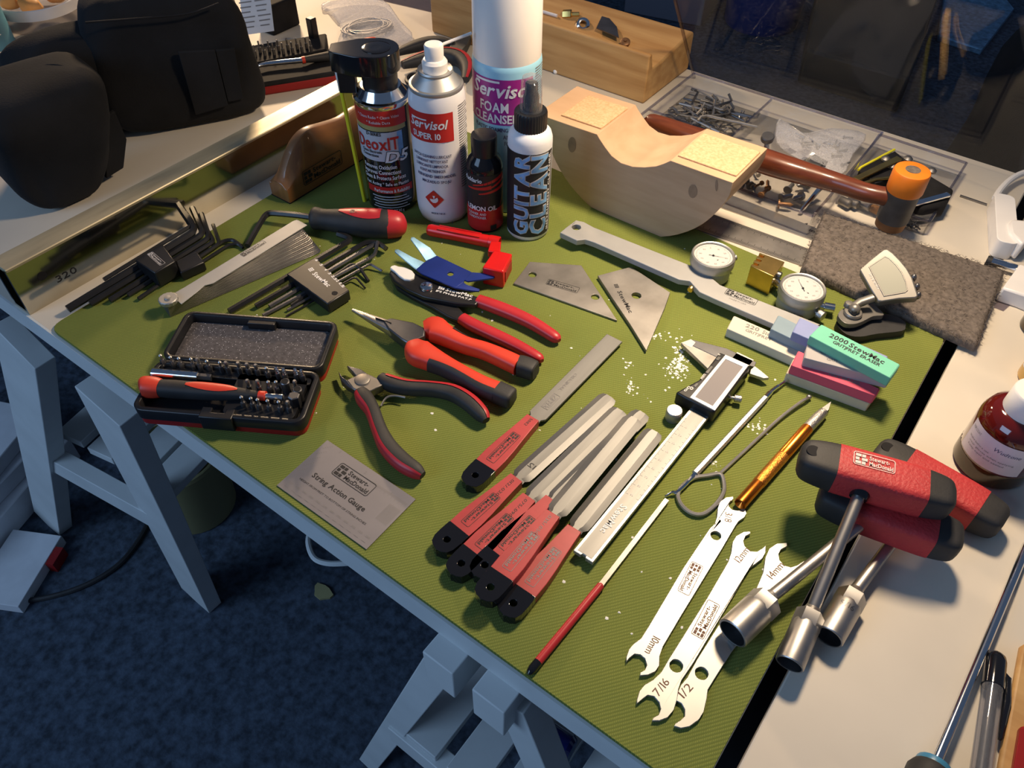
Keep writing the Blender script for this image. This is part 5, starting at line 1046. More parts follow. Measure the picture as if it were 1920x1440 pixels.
# --- bit case
k_ = cv(240, 560, 4.8)
ex = (P(*k_(1400, 1108), .018)-P(*k_(200, 1008), .018)).normalized(); fr0 = Fr(P(*k_(800, 900), 0), ex)
def extent(pts, h):
    q = [P(*k_(*p), h)-fr0.o for p in pts]; xs = [v.dot(fr0.x) for v in q]; ys = [v.dot(fr0.y) for v in q]; return min(xs), max(xs), min(ys), max(ys)
hr = 0.0175
tx0, tx1, ty0, ty1 = extent([(58, 915), (110, 985), (1500, 1118), (1585, 1085), (1705, 705), (1650, 648), (300, 590)], hr)
lx0, lx1, ly0, ly1 = extent([(330, 450), (540, 108), (1790, 196), (1865, 275), (1755, 600), (1690, 640), (400, 505)], hr)
t = thing('bit_case', 'open black and red plastic case of driver bits', 'tool case', fr0((tx0+tx1)/2, ty1, 0))
def shell(x0, x1, y0, y1, zb, zt_, zfl, wall, r_, nm, m, inset=0.0):
    mb = MB(); cx, cy = (x0+x1)/2, (y0+y1)/2; wd, dp = x1-x0, y1-y0
    def rg(ins, z): return [fr0(p[0], p[1], z) for p in rrect(cx, cy, wd-2*ins, dp-2*ins, max(r_-ins, 0.001), 5)]
    rings = [rg(inset, zb), rg(0, zb+0.003), rg(0, zt_-0.0008), rg(0.0008, zt_), rg(wall-0.0008, zt_), rg(wall, zt_-0.0008), rg(wall+0.001, zfl)]
    mb.loft(rings); return mb.build(nm, m, t, angle=50)
shell(tx0, tx1, ty0, ty1, 0.007, hr, 0.0095, 0.0045, 0.009, 'tray', 'black_plastic')
shell(lx0, lx1, ly0, ly1, 0.007, hr, 0.0075, 0.0045, 0.009, 'lid', 'black_plastic')
for (x0, x1, y0, y1, nm) in ((tx0, tx1, ty0, ty1, 'tray_base'), (lx0, lx1, ly0, ly1, 'lid_base')):
    mb = MB(); mb.prism([fr0(p[0], p[1], 0.0085) for p in rrect((x0+x1)/2, (y0+y1)/2, x1-x0-0.0024, y1-y0-0.0024, 0.008, 5)], 0.0085); mb.build(nm, 'red_dark', t, bevel=0.002, seg=3)
M['foam'] = mat('foam', (0.07, 0.065, 0.072), 0.9, var=0.3, vscale=300)
nn, ll = M['foam'].node_tree.nodes, M['foam'].node_tree.links; vz = nn.new('ShaderNodeTexVoronoi'); vz.inputs['Scale'].default_value = 520; mr = nn.new('ShaderNodeMapRange'); mr.inputs[1].default_value = 0.20; mr.inputs[2].default_value = 0.06
tcx = nn.new('ShaderNodeTexCoord'); ll.new(tcx.outputs['Object'], vz.inputs['Vector']); ll.new(vz.outputs['Distance'], mr.inputs[0]); mxn = nn.new('ShaderNodeMix'); mxn.data_type = 'RGBA'; ll.new(mr.outputs[0], mxn.inputs[0])
bs = nn['Principled BSDF']; src = bs.inputs['Base Color'].links[0].from_socket; ll.new(src, mxn.inputs[6]); mxn.inputs[7].default_value = (0.75, 0.72, 0.78, 1); ll.new(mxn.outputs[2], bs.inputs['Base Color'])
MB().prism([fr0(p[0], p[1], 0.0098) for p in rrect((lx0+lx1)/2, (ly0+ly1)/2, lx1-lx0-0.0108, ly1-ly0-0.0108, 0.004, 3)], 0.003).build('foam_liner', 'foam', t, bevel=0.0006)
lc = (tx0+tx1)/2
MB().prism([fr0(lc-0.013, ty0-0.0022, hr+0.0004), fr0(lc+0.013, ty0-0.0022, hr+0.0004), fr0(lc+0.013, ty0+0.0085, hr+0.0004), fr0(lc+0.006, ty0+0.0085, hr+0.0004), fr0(lc+0.006, ty0+0.0035, hr+0.0004), fr0(lc-0.005, ty0+0.0035, hr+0.0004), fr0(lc-0.005, ty0+0.0085, hr+0.0004), fr0(lc-0.013, ty0+0.0085, hr+0.0004)], 0.0145).build('latch', 'black_plastic', t, bevel=0.0008)
lc2 = (lx0+lx1)/2+0.001
MB().prism([fr0(lc2-0.012, ly1-0.0095, hr-0.001), fr0(lc2+0.012, ly1-0.0095, hr-0.001), fr0(lc2+0.012, ly1-0.002, hr-0.001), fr0(lc2-0.012, ly1-0.002, hr-0.001)], 0.0070).build('latch_catch', 'black_plastic', t, bevel=0.0008)
MB().tube([fr0(lx0+0.03, (ty1+ly0)/2, 0.0145), fr0(lx1-0.03, (ty1+ly0)/2, 0.0145)], 0.0028, 12).build('hinge', 'black_plastic', t)
MB().prism([fr0(p[0], p[1], 0.0145) for p in rrect((tx0+tx1)/2+0.030, (ty0+ty1)/2, (tx1-tx0)*0.42, ty1-ty0-0.012, 0.004, 3)], 0.005).build('bit_rack', 'black_plastic', t, bevel=0.0006)
MB().prism([fr0(p[0], p[1], 0.0145) for p in rrect((tx0+tx1)/2, ty1-0.0090, (tx1-tx0)*0.90, 0.008, 0.002, 3)], 0.005).build('bit_rack', 'black_plastic', t, bevel=0.0006)
# the driver in the tray
td = thing('bit_driver', 'small red and black driver lying in the open bit case', 'screwdriver', P(*k_(700, 820), .012))
hd = 0.0185
pa, se = dense([P(*k_(x, y), hd) for x, y in ((112, 800), (150, 795), (240, 800), (298, 806))], [(0.012, 0.012), (0.0168, 0.0165), (0.0165, 0.016), (0.0140, 0.014)], 3); MB().sweep(pa, se, 20, 2.4).build('end_cap', 'red_orange', td)
pa, se = dense([P(*k_(x, y), hd) for x, y in ((285, 805), (420, 815), (600, 828), (800, 842), (950, 852), (1080, 862), (1190, 872))], [(0.0135, 0.0135), (0.0140, 0.014), (0.0135, 0.0135), (0.0125, 0.0125), (0.0105, 0.0105), (0.0078, 0.0078), (0.0060, 0.0060)], 3); MB().sweep(pa, se, 20, 2.4).build('grip', 'black_rubber', td)
strip(pa[5:14], se[5:14], [(92+50*math.sin(PI*(0.05+0.9*i/8)), 92-34*math.sin(PI*(0.05+0.9*i/8))) for i in range(9)], 6, 2.4).build('grip_inlay', 'red_orange', td)
a, b, c_ = P(*k_(1180, 872), hd), P(*k_(1240, 877), hd), P(*k_(1396, 890), hd)
MB().tube([a, b], 0.0039, 16).build('collar', 'red_orange', td); MB().tube([b, c_], 0.0026, 14).build('bit_holder', 'chrome', td)
o = MB().tube([P(*k_(226, 668), .0165), P(*k_(636, 702), .0165)], 0.0042, 14).build('extension_bar', 'chrome'); tag(o, 'chrome extension bar lying in the bit case', 'extension bar')
MB().tube([P(*k_(630, 702), .0160), P(*k_(752, 712), .0150)], 0.0030, 6).build('hex_end', 'steel_dark', o)
# bits standing in the tray
bits = [(285, 500, 'f'), (375, 515, 'f'), (450, 525, 'f'), (560, 530, 'f'), (620, 535, 'h'), (702, 550, 'f'), (820, 560, 'f'), (875, 568, 'h'), (985, 572, 'h'), (1065, 582, 'h'), (1145, 592, 'h'), (1240, 612, 'f'),
        (1330, 622, 'w'), (1395, 632, 'w'), (1500, 632, 'w'), (1555, 642, 'w'), (1075, 745, 'h'), (1165, 748, 'h'), (1262, 752, 'f'), (1330, 752, 'f'), (1410, 742, 's'), (1500, 752, 'h'), (1522, 812, 's'), (1490, 868, 'b'),
        (1020, 890, 'f'), (1105, 900, 'f'), (1165, 912, 'f'), (1255, 922, 'f'), (1355, 932, 'f'), (1437, 938, 'h')]
LB = {'f': 'slim pointed driver bit standing in the open bit case', 'h': 'rounded hex driver bit standing in the open bit case', 'w': 'bright threaded bit standing in the corner of the bit case', 's': 'small nut driver bit with an open end in the bit case', 'b': 'large stubby hex bit beside the driver tip in the bit case'}
for n, (x, y, k) in enumerate(bits):
    h1 = 0.0265 if y < 700 else 0.0245; tp = P(*k_(x, y), h1); tl = V((0.03*random.uniform(-1, 1), 0.03*random.uniform(-1, 1), 1)).normalized(); bs_ = tp-tl*(h1-0.0125); mb = MB()
    r_ = {'b': 0.0046, 's': 0.0036}.get(k, 0.0023)
    mb.lathe(bs_, [(r_, 0), (r_, (h1-0.0125)*0.55), (r_*0.8, (h1-0.0125)*0.6)] if k not in 'bs' else [(r_, 0), (r_*1.02, (h1-0.0125)*0.95), (r_*0.85, h1-0.0125)], 6 if k != 's' else 16, axis=tl)
    o = mb.build('driver_bit', 'steel_dark'); tag(o, LB[k], 'bit', 'driver bits in the case')
    if k in 'fhw':
        prof = {'f': [(0.0011, 0.005), (0.0010, 0.011), (0.0015, 0.0128), (0.0004, 0.0140)], 'h': [(0.0016, 0.005), (0.0013, 0.010), (0.0019, 0.0122), (0.0012, 0.0140)], 'w': [(0.0017, 0.005), (0.0015, 0.0075), (0.0018, 0.0085), (0.0014, 0.0095), (0.0018, 0.0105), (0.0014, 0.0115), (0.0017, 0.0125), (0.0011, 0.0140)]}[k]
        MB().lathe(bs_, prof, 10, axis=tl).build('bit_tip', 'chrome' if k == 'w' else 'steel', o)
    if k == 's': MB().lathe(bs_+tl*(h1-0.0127), [(0.0026, 0), (0.0026, 0.0005), (0.0001, 0.0003)], 12, axis=tl).build('bore', 'black_matte', o)

# chalky powder traces on the mat
def specks(lst, label):
    mb = MB()
    for cx, cy, sx, sy, n in lst:
        for _ in range(n):
            x, y = random.gauss(cx, sx), random.gauss(cy, sy); q = P(x, y, 0.0); r_ = random.uniform(0.0003, 0.0015)
            mb.add([q+V((r_*random.uniform(0.5, 1.3)*math.cos(a), r_*random.uniform(0.5, 1.3)*math.sin(a), 0.0001)) for a in (0, 1.2, 2.5, 3.8, 5.1)]+[q+Z3*0.0005], [(0, 1, 5), (1, 2, 5), (2, 3, 5), (3, 4, 5), (4, 0, 5)])
    o = mb.build('powder', 'powder', kind='stuff'); tag(o, label, 'powder'); return o
specks([(1275, 655, 8, 14, 60), (1272, 690, 11, 11, 130), (1183, 724, 5, 9, 26), (1175, 684, 4, 4, 10), (1240, 630, 12, 4, 16), (1420, 800, 10, 8, 24), (1232, 720, 20, 12, 10), (1340, 870, 6, 8, 12), (1010, 580, 200, 100, 40), (1300, 1000, 150, 100, 24), (900, 720, 160, 100, 24)], 'white powder specks scattered on the green mat')

# ------------------------------------------------------------------ things around the mat
def pillow(c, ex, sz, e1=3.5, e2=2.6, tb=1.0, tt=1.0, nu=40, nv=24, nz=0.004, seed=1, lean=(0, 0)):
    """soft stuffed shape: centre of the base c, length axis ex, size (l,d,h), base and top taper"""
    ex = V(ex).normalized(); ey = Z3.cross(ex); mb = MB(); rings = []; rnd = random.Random(seed); ph = [rnd.uniform(0, 6) for _ in range(6)]
    for i in range(nv+1):
        v_ = -PI/2+PI*i/nv; cz, szn = math.cos(v_), math.sin(v_); kz = math.copysign(abs(szn)**(2/e2), szn); kr = abs(cz)**(2/e2); f_ = (kz+1)/2; tp = tb*(1-f_)+tt*f_; rg = []
        for q in range(nu):
            a = 2*PI*q/nu; ca, sa = math.cos(a), math.sin(a); x = math.copysign(abs(ca)**(2/e1), ca); y = math.copysign(abs(sa)**(2/e1), sa)
            w_ = nz*(math.sin(3*a+ph[0]+4*f_)+0.7*math.sin(5*a+ph[1]-6*f_)+0.6*math.sin(9*f_+ph[2]+2*a)); k = max(kr, 1e-3)
            rg.append(V(c)+ex*(x*k*tp*sz[0]/2+w_*k*ca)+ey*(y*k*tp*sz[1]/2+w_*k*sa)+Z3*(f_*sz[2])+V((lean[0]*f_, lean[1]*f_, 0)))
        rings.append(rg)
    return mb.loft(rings)
# black beanbag camera rest
t = thing('beanbag', 'black cloth beanbag rest with two stuffed lobes', 'beanbag', Q(-0.84, 0.42, HT))
d1 = V((0.076, 0.127, 0)).normalized()
pillow(Q(-0.842, 0.490, HT), d1, (0.182, 0.100, 0.150), 7, 5.0, 0.98, 0.90, nz=0.002, seed=3).build('lobe', 'cloth_black', t, angle=60)
pillow(Q(-0.796, 0.296, HT), (0.12, 1, 0), (0.150, 0.118, 0.120), 4.2, 3.4, 0.46, 1.06, nz=0.0025, seed=5, lean=(-0.030, 0.022)).build('lobe', 'cloth_black', t, angle=60)
MB().tube([V(p) for p in spl([tuple(P(x, y, h)) for x, y, h in ((42, 138, .112), (90, 122, .116), (125, 128, .114), (140, 160, .106), (150, 215, .080))], 4)], 0.0012, 6).build('seam', 'black_matte', t)
pillow(Q(-0.885, 0.392, HT), (0.2, 1, 0), (0.15, 0.085, 0.122), 3, 2.6, 0.8, 0.95, seed=8).build('bridge', 'cloth_black', t, angle=60)
def onq(px, py, C_, n):
    d = CF+CR*((px-960)/FPX)-CU*((py-720)/FPX); o = V((0, 0, ZT+CH)); return o+d*((V(C_)-o).dot(n)/d.dot(n))
nf = V((d1.y, -d1.x, 0)); Cf = Q(-0.800, 0.465, 0.07)+nf*0.004
MB().prism([onq(x, y, Cf, nf) for x, y in ((334, 98), (403, 95), (428, 198), (367, 217))], 0.004, up=nf).build('strap_patch', 'cloth_black', t, bevel=0.0008)
MB().prism([onq(x, y, Cf-nf*0.001, nf) for x, y in ((404, 95), (440, 92), (456, 186), (428, 192))], 0.004, up=nf).build('strap_patch', 'cloth_black', t, bevel=0.0008)
n2 = V((1, -0.1, 0.0)).normalized(); C2 = Q(-0.783, 0.335, 0.06)
MB().prism([onq(x, y, C2, n2) for x, y in ((180, 232), (215, 208), (238, 262), (232, 315), (200, 335), (198, 290))], 0.005, up=n2).build('flap', 'cloth_black', t, bevel=0.0008)
MB().tube([V(p) for p in spl([tuple(onq(x, y, Cf+nf*0.003, nf)) for x, y in ((160, 42), (240, 36), (350, 26), (410, 6))], 4)], 0.0010, 6).build('seam', 'black_matte', t)

# tin, tub
c = Cyl(stand(-12, 104, 0.034, HT), 0.034); c.c.z = ZT+HT; t = thing('paint_tin', 'pale blue printed tin at the table end', 'tin', c.c)
c.lathe('body', t, 'tin_blue', [(0.033, 0), (0.034, 0.001), (0.0335, 0.003), (0.0335, 0.10), (0.034, 0.102), (0.031, 0.103)]); c.lathe('base_rim', t, 'steel', [(0.0342, 0), (0.0346, 0.001), (0.0342, 0.002)])
c.bars('print', t, 'white_print', [(-8, 34, 0.018+0.0036*k, 0.0192+0.0036*k) for k in range(10)])
q = P(95, 62, HT); dq = V((q.x, q.y, 0)).normalized(); q = q+dq*0.05
t = thing('clear_tub', 'round clear plastic tub of peach coloured pieces', 'tub', q)
MB().lathe(q, [(0.052, 0), (0.054, 0.002), (0.055, 0.020)], 48).build('base', 'clear_cap', t); MB().lathe(q, [(0.0575, 0.020), (0.058, 0.021), (0.059, 0.034), (0.058, 0.035)], 48, cap=False).build('rim_band', 'white_matte', t)
MB().lathe(q, [(0.0568, 0.034), (0.057, 0.085)], 48, cap=False).build('wall', 'clear', t)
for k, (dx, dy, s_) in enumerate(((0.02, -0.02, 0.03), (-0.02, 0.0, 0.028), (0.012, 0.022, 0.03), (-0.015, -0.030, 0.024))):
    o = pillow(q+V((dx, dy, 0.021)), (1, 0.4*k, 0), (s_, s_*0.8, 0.022), 3, 2.6, nz=0.001, nu=20, nv=12, seed=k).build('peach_piece', 'peach'); tag(o, 'peach coloured lump inside the clear tub', 'wax piece', 'pieces in the clear tub')

# second bit set behind the beanbag
gC = cv(430, 0, 4.085)
t = thing('bit_set', 'red and black bit set behind the beanbag', 'bit set', P(555, 140, HT))
c4 = [P(470, 166, HT+0.012), P(628, 141, HT+0.012), P(640, 104, HT+0.012), P(466, 128, HT+0.012)]
MB().prism(c4, 0.012).build('red_tray', 'red_dark', t, bevel=0.003, seg=3); MB().prism([p+Z3*0.005 for p in c4], 0.0065).build('black_tray', 'black_matte', t, bevel=0.002)
c5 = [P(455, 122, HT+0.020), P(612, 92, HT+0.020), P(612, 62, HT+0.020), P(455, 88, HT+0.020)]; MB().prism(c5, 0.020).build('bit_bar', 'black_matte', t, bevel=0.002)
for k in range(14):
    x = 466+8.8*k; q = P(x, 80-0.8*k+6*(k % 2), HT+0.034); b_ = q-Z3*0.016
    o = MB().lathe(b_, [(0.0020, 0), (0.0020, 0.009), (0.0012, 0.0095), (0.0010, 0.013+0.002*(k % 3)), (0.0014, 0.0155), (0.0004, 0.0165)], 8).build('driver_bit', 'steel_worn'); tag(o, 'worn driver bit standing in the red and black bit set', 'bit', 'bits in the set behind the beanbag')
a = P(588, 66, HT+0.022); MB().box(a+Z3*0.006, X3, Y3, Z3, (0.010, 0.010, 0.034)).build('clip_post', 'black_plastic', t, bevel=0.001)
pf = [onq(x, y, P(480, 60, HT+0.02), V((0.55, -0.75, 0.35)).normalized()) for x, y in ((448, -14), (505, -18), (514, 58), (458, 66))]
o = MB().prism(pf, 0.0006, up=(0.55, -0.75, 0.35)).build('leaflet', 'paper', smooth=False); tag(o, 'white printed leaflet propped behind the bit set', 'leaflet')
mb = MB(); f2 = Fr(pf[3], pf[2]-pf[3], V((0.55, -0.75, 0.35)).normalized())
for k in range(9):
    for x in (0.08, 0.55): rect2d(mb, lambda a_, b_: f2(a_, b_, 0.0003), x*0.045, 0.008+k*0.006, (x+0.28+0.1*((k*7) % 3)/2)*0.045, 0.0095+k*0.006)
mb.build('small_print', 'grey_print', o, smooth=False)
o = MB().box(P(520, 25, HT+0.02), X3, Y3, Z3, (0.03, 0.05, 0.04)).build('battery_box', 'black_matte', bevel=0.003); tag(o, 'small black box behind the white leaflet', 'box')

def driver(name, label, pts, secs, mats, parts):
    t = thing(name, label, 'screwdriver', P(pts[0][0][0], pts[0][0][1], HT))
    for pl, se, m, nm in zip(pts, secs, mats, parts):
        pa, ss = dense([P(x, y, h+HT) for x, y, h in pl], [(d_, d_) for d_ in se], 3); MB().sweep(pa, ss, 14).build(nm, m, t)
    return t
driver('screwdriver', 'thin screwdriver with bright shaft lying across the bit set', [[(478, 127, .024), (500, 120, .024), (567, 113, .024)], [(566, 113, .024), (572, 112, .024)], [(570, 112, .024), (600, 108, .022), (640, 103, .020), (675, 98, .018)]], [[.003, .006, .007], [.009, .009], [.008, .011, .014, .010]], ['chrome', 'red_orange', 'black_rubber'], ['shaft', 'collar', 'grip'])
driver('screwdriver', 'dark handled driver with a red end cap behind the spray cans', [[(620, 100, .012), (660, 92, .012), (682, 88, .012)], [(680, 88, .012), (690, 85, .013), (704, 83, .013), (708, 82, .012)]], [[.010, .016, .018], [.018, .020, .018, .008]], ['steel_dark', 'red_orange'], ['grip', 'end_cap'])
# clear bag of coiled strings
bp = spl([(601, 6), (660, -4), (718, -2), (750, 36), (774, 68), (720, 82), (650, 94), (632, 80), (640, 50), (622, 24)], 3, True)
o = MB().prism([P(x, y, HT+0.008+0.003*math.sin(x*0.31+y*0.2)) for x, y in bp], 0.007).build('plastic_bag', 'poly', bevel=0.003); tag(o, 'clear plastic bag of grey wire behind the spray cans', 'bag')
o2 = MB(); rnd = random.Random(4)
for k in range(9):
    cx, cy = 690+rnd.uniform(-6, 6), 52+rnd.uniform(-4, 4); rx, ry = rnd.uniform(30, 46), rnd.uniform(8, 15); n = 20
    o2.tube([P(cx+rx*math.cos(2*PI*q/n), cy+ry*math.sin(2*PI*q/n)+0.10*rx*math.cos(2*PI*q/n)*-1.2, HT+0.004+0.0012*(k % 4)) for q in range(n)], 0.0014, 6, closed=True)
o2 = o2.build('wire_coil', 'steel_worn', kind='stuff'); tag(o2, 'coiled grey wire inside the clear plastic bag', 'wire')
# pliers behind the cans
t = thing('pliers', 'black handled pliers with a red line behind the spray cans', 'pliers', P(820, 100, HT))
pa, se = dense([P(x, y, HT+h) for x, y, h in ((742, 100, .010), (775, 88, .011), (805, 80, .012), (830, 80, .012), (850, 84, .011))], [(.008, .008), (.016, .014), (.018, .015), (.016, .014), (.010, .010)], 3); MB().sweep(pa, se, 14, 2.6).build('handle', 'black_rubber', t)
pa, se = dense([P(x, y, HT+h) for x, y, h in ((755, 122, .010), (790, 112, .011), (830, 104, .012), (862, 110, .012), (876, 128, .011), (872, 150, .010))], [(.010, .010), (.020, .016), (.024, .018), (.022, .018), (.018, .015), (.010, .008)], 3); MB().sweep(pa, se, 14, 2.6).build('handle', 'black_rubber', t); strip(pa, se, [(95, 128)]*len(pa), 4, 2.6, 0.0005).build('handle_inlay', 'red_vinyl', t)
MB().prism(PP(lambda x, y: (x, y), [(842, 88), (848, 72), (866, 66), (884, 40), (890, 52), (876, 84), (866, 96)], HT+0.013), 0.010).build('jaws', 'iron_grey', t, bevel=0.0015)
o = MB().tube([P(778+15*math.cos(a), 150+10*math.sin(a), HT+0.004) for a in [2*PI*k/20 for k in range(20)]], 0.0032, 8, closed=True).build('split_ring', 'black_plastic'); tag(o, 'black plastic ring behind the white spray can', 'ring'); MB().prism(PP(lambda x, y: (x, y), [(780, 130), (795, 134), (792, 146), (778, 142)], HT+0.008), 0.008).build('tab', 'black_plastic', o, bevel=0.0008)
# flat clear sheet on the table at the back
o = MB().prism([P(640, -18, HT+0.0012), P(715, 0, HT+0.0012), P(880, 38, HT+0.0012), P(900, 20, HT+0.0012), P(800, -30, HT+0.0012)], 0.0012).build('clear_sheet', 'clear_edge', smooth=False); tag(o, 'thin clear plastic sheet lying flat behind the cans', 'plastic sheet')

# fittings in the pine tray
def trp(px, py): return P(px, py, HT+hf_t-0.006)
hf_t = hgt(P(1206, 195.5, HT), 104)-0.006
o = MB().lathe(trp(1093, 44)-Z3*0.003, [(0.0050, -0.006), (0.0098, -0.003), (0.0105, 0.001), (0.0085, 0.006), (0.0060, 0.0075), (0.0045, 0.0072), (0.0042, -0.004)], 24, axis=(0.45, -0.6, 0.65)).build('ball_nut', 'chrome'); tag(o, 'shiny round chrome nut in the pine tray', 'nut')
o = MB().lathe(trp(1055, 28), [(0.006, 0), (0.0065, 0.001), (0.0065, 0.011), (0.0055, 0.012), (0.003, 0.012), (0.003, 0.022)], 6, axis=(0.8, 0.4, 0.1)).build('hex_spacer', 'brass'); tag(o, 'dull brass hex spacer in the pine tray', 'spacer')
o = MB().prism([trp(x, y)+Z3*0.004 for x, y in ((1118, 58), (1128, 36), (1142, 40), (1156, 56), (1160, 76))], 0.0012).build('pick', 'steel_dark', smooth=False); tag(o, 'dark grey triangular plate in the pine tray', 'plate')
o = MB().lathe(trp(1172, 82), [(0.006, 0), (0.0062, 0.004), (0.0045, 0.005), (0.002, 0.005), (0.002, 0.007), (0.0003, 0.007)], 14, axis=(0.2, -0.4, 1)).build('brass_screw', 'brass_dark'); tag(o, 'small dark brass screw in the pine tray', 'screw')
o = MB().tube([trp(1018, 22), trp(1045, 30)], 0.0022, 8).build('white_rod', 'white_plastic'); tag(o, 'short white rod in the pine tray', 'rod')
o = MB().sphere(P(1042, 134, HT+0.003), 0.0034, (1, 1, 0.9), 12, 8).build('white_bead', 'white_plastic'); tag(o, 'tiny white bead on the table by the pine tray', 'bead')

# steel rulers
def ruler(label, pts, m, l2=None):
    pl = [P(x, y, HT+0.0012) for x, y in pts]; t = thing('steel_ruler', label, 'ruler', midz(pl)-Z3*0.003, 'steel rulers'); MB().prism(pl, 0.0012).build('blade', m, t, smooth=False); return t, pl
t, pl = ruler('worn steel ruler lying along the back edge of the mat', [(1200, 352), (1521, 468), (1504, 498), (1175, 384)], 'steel_worn')
mb = MB(); A0, B0, C0, D0 = pl
for k in range(95):
    f_ = 0.30+0.68*k/94; a = A0.lerp(B0, f_); b = D0.lerp(C0, f_); d = (b-a); e = (B0-A0).normalized()*0.0002
    for s0, s1 in ((0.04, 0.16+0.08*(k % 5 == 0)), (0.84-0.08*(k % 5 == 0), 0.96)): mb.add([a+d*s0-e+Z3*0.0002, a+d*s0+e+Z3*0.0002, a+d*s1+e+Z3*0.0002, a+d*s1-e+Z3*0.0002], [(0, 1, 2, 3)])
mb.build('graduations', 'black_print', t, smooth=False, kind='stuff')
t, pl = ruler('brighter steel ruler marked 18 behind the other ruler', [(1300, 338), (1545, 433), (1533, 453), (1285, 365)], 'steel')
mb = MB(); A0, B0, C0, D0 = pl
for k in range(80):
    f_ = 0.2+0.72*k/79; b = D0.lerp(C0, f_); a = A0.lerp(B0, f_); d = (b-a); e = (B0-A0).normalized()*0.00018; mb.add([a+d*0.72-e+Z3*0.0002, a+d*0.72+e+Z3*0.0002, a+d*0.97+e+Z3*0.0002, a+d*0.97-e+Z3*0.0002], [(0, 1, 2, 3)])
mb.build('graduations', 'grey_print', t, smooth=False, kind='stuff'); text(t, '18', (1516, 433), (1527, 437), HT+0.0012, 'black_print', cap=0.0038, bold=1); text(t, '4', (1508, 420), (1513, 422), HT+0.0012, 'black_print', cap=0.0034, bold=1)

# grey fibre pad
fp = [P(1545, 397, 0.0095), P(1886, 506, 0.0075), P(1833, 646, 0.0090), P(1503, 500, 0.0095)]
mb = MB(); nx, ny = 70, 40; rnd = random.Random(2); top = []; bot = []
for i_y in range(ny+1):
    for i_x in range(nx+1):
        u, v_ = i_x/nx, i_y/ny; p = fp[0].lerp(fp[1], u).lerp(fp[3].lerp(fp[2], u), v_); ed = (0.0012 if (i_x in (0, nx) or i_y in (0, ny)) else 0)
        jx, jy = rnd.uniform(-1, 1)*0.0007, rnd.uniform(-1, 1)*0.0007; top.append(p+V((jx, jy, rnd.uniform(-0.0008, 0.0008)-ed*2))); bot.append(V((p.x+jx, p.y+jy, ZT+0.0003)))
n1 = nx+1; N = len(top); F_ = [(r_*n1+q, (r_+1)*n1+q, (r_+1)*n1+q+1, r_*n1+q+1) for r_ in range(ny) for q in range(nx)]
edge = [(0, q) for q in range(nx)]+[(r_, nx) for r_ in range(ny)]+[(ny, nx-q) for q in range(nx)]+[(ny-r_, 0) for r_ in range(ny)]
ids = [r_*n1+q for r_, q in edge]
F_ += [(ids[k], ids[(k+1) % len(ids)], ids[(k+1) % len(ids)]+N, ids[k]+N) for k in range(len(ids))]
t = thing('fibre_pad', 'brown-grey fibrous abrasive pad lying across the mat corner', 'abrasive pad', midz(fp))
mb.add(top+bot, F_+[tuple(N+i for i in reversed(ids))]); mb.build('pad', 'felt', t, angle=80)
mb = MB()
for k in range(5200):
    u, v_ = rnd.random(), rnd.random()
    if k % 5 == 0: u, v_ = ((rnd.choice((0, 1)), v_) if k % 2 else (u, rnd.choice((0, 1))))
    p = fp[0].lerp(fp[1], u).lerp(fp[3].lerp(fp[2], u), v_)-Z3*rnd.uniform(0, 0.002); a = rnd.uniform(0, 2*PI); L_ = rnd.uniform(0.002, 0.005); d = V((math.cos(a), math.sin(a), rnd.uniform(-0.1, 0.45)))*L_; s_ = V((-math.sin(a), math.cos(a), 0))*0.00012
    mb.add([p-s_, p+s_, p+d*0.5+s_*0.8+Z3*0.0004, p+d], [(0, 1, 2), (0, 2, 3)])
mb.build('fibres', 'felt', t, smooth=False, kind='stuff')

# clear compartment trays
def clear_box(name, label, cs, h, t_=0.0016, divs=()):
    """cs: four floor corners"""
    c0 = midz(cs); t = thing(name, label, 'tray', V((c0.x, c0.y, ZT+HT)))
    n = len(cs); cc = sum(cs, V((0, 0, 0)))/n
    MB().prism([p+Z3*0.0014 for p in cs], 0.0014).build('base', 'clear', t, smooth=False)
    for k in range(n):
        a, b = cs[k], cs[(k+1) % n]; MB().bar(a+Z3*h/2, b+Z3*h/2, t_, h).build('wall', 'clear', t, smooth=False); MB().bar(a+Z3*h, b+Z3*h, t_*1.5, t_*1.2).build('rim', 'clear_edge', t, smooth=False)
    for a, b in divs: MB().bar(a+Z3*h*0.45, b+Z3*h*0.45, t_, h*0.9).build('divider', 'clear', t, smooth=False); MB().bar(a+Z3*h*0.9, b+Z3*h*0.9, t_*1.5, t_).build('divider_rim', 'clear_edge', t, smooth=False)
    return t
def tq(x, y): return V((x, y, ZT+HT))
X0, X1, Y0, Y1 = -0.388, -0.152, 0.705, 0.905
clear_box('parts_tray', 'clear compartment tray of small hardware behind the maple block', [tq(X0, Y0), tq(X1, Y0), tq(X1, Y1), tq(X0, Y1)], 0.024, divs=[(tq(-0.285, Y0), tq(-0.285, Y1)), (tq(X0, 0.795), tq(X1, 0.795))])
rnd = random.Random(11)
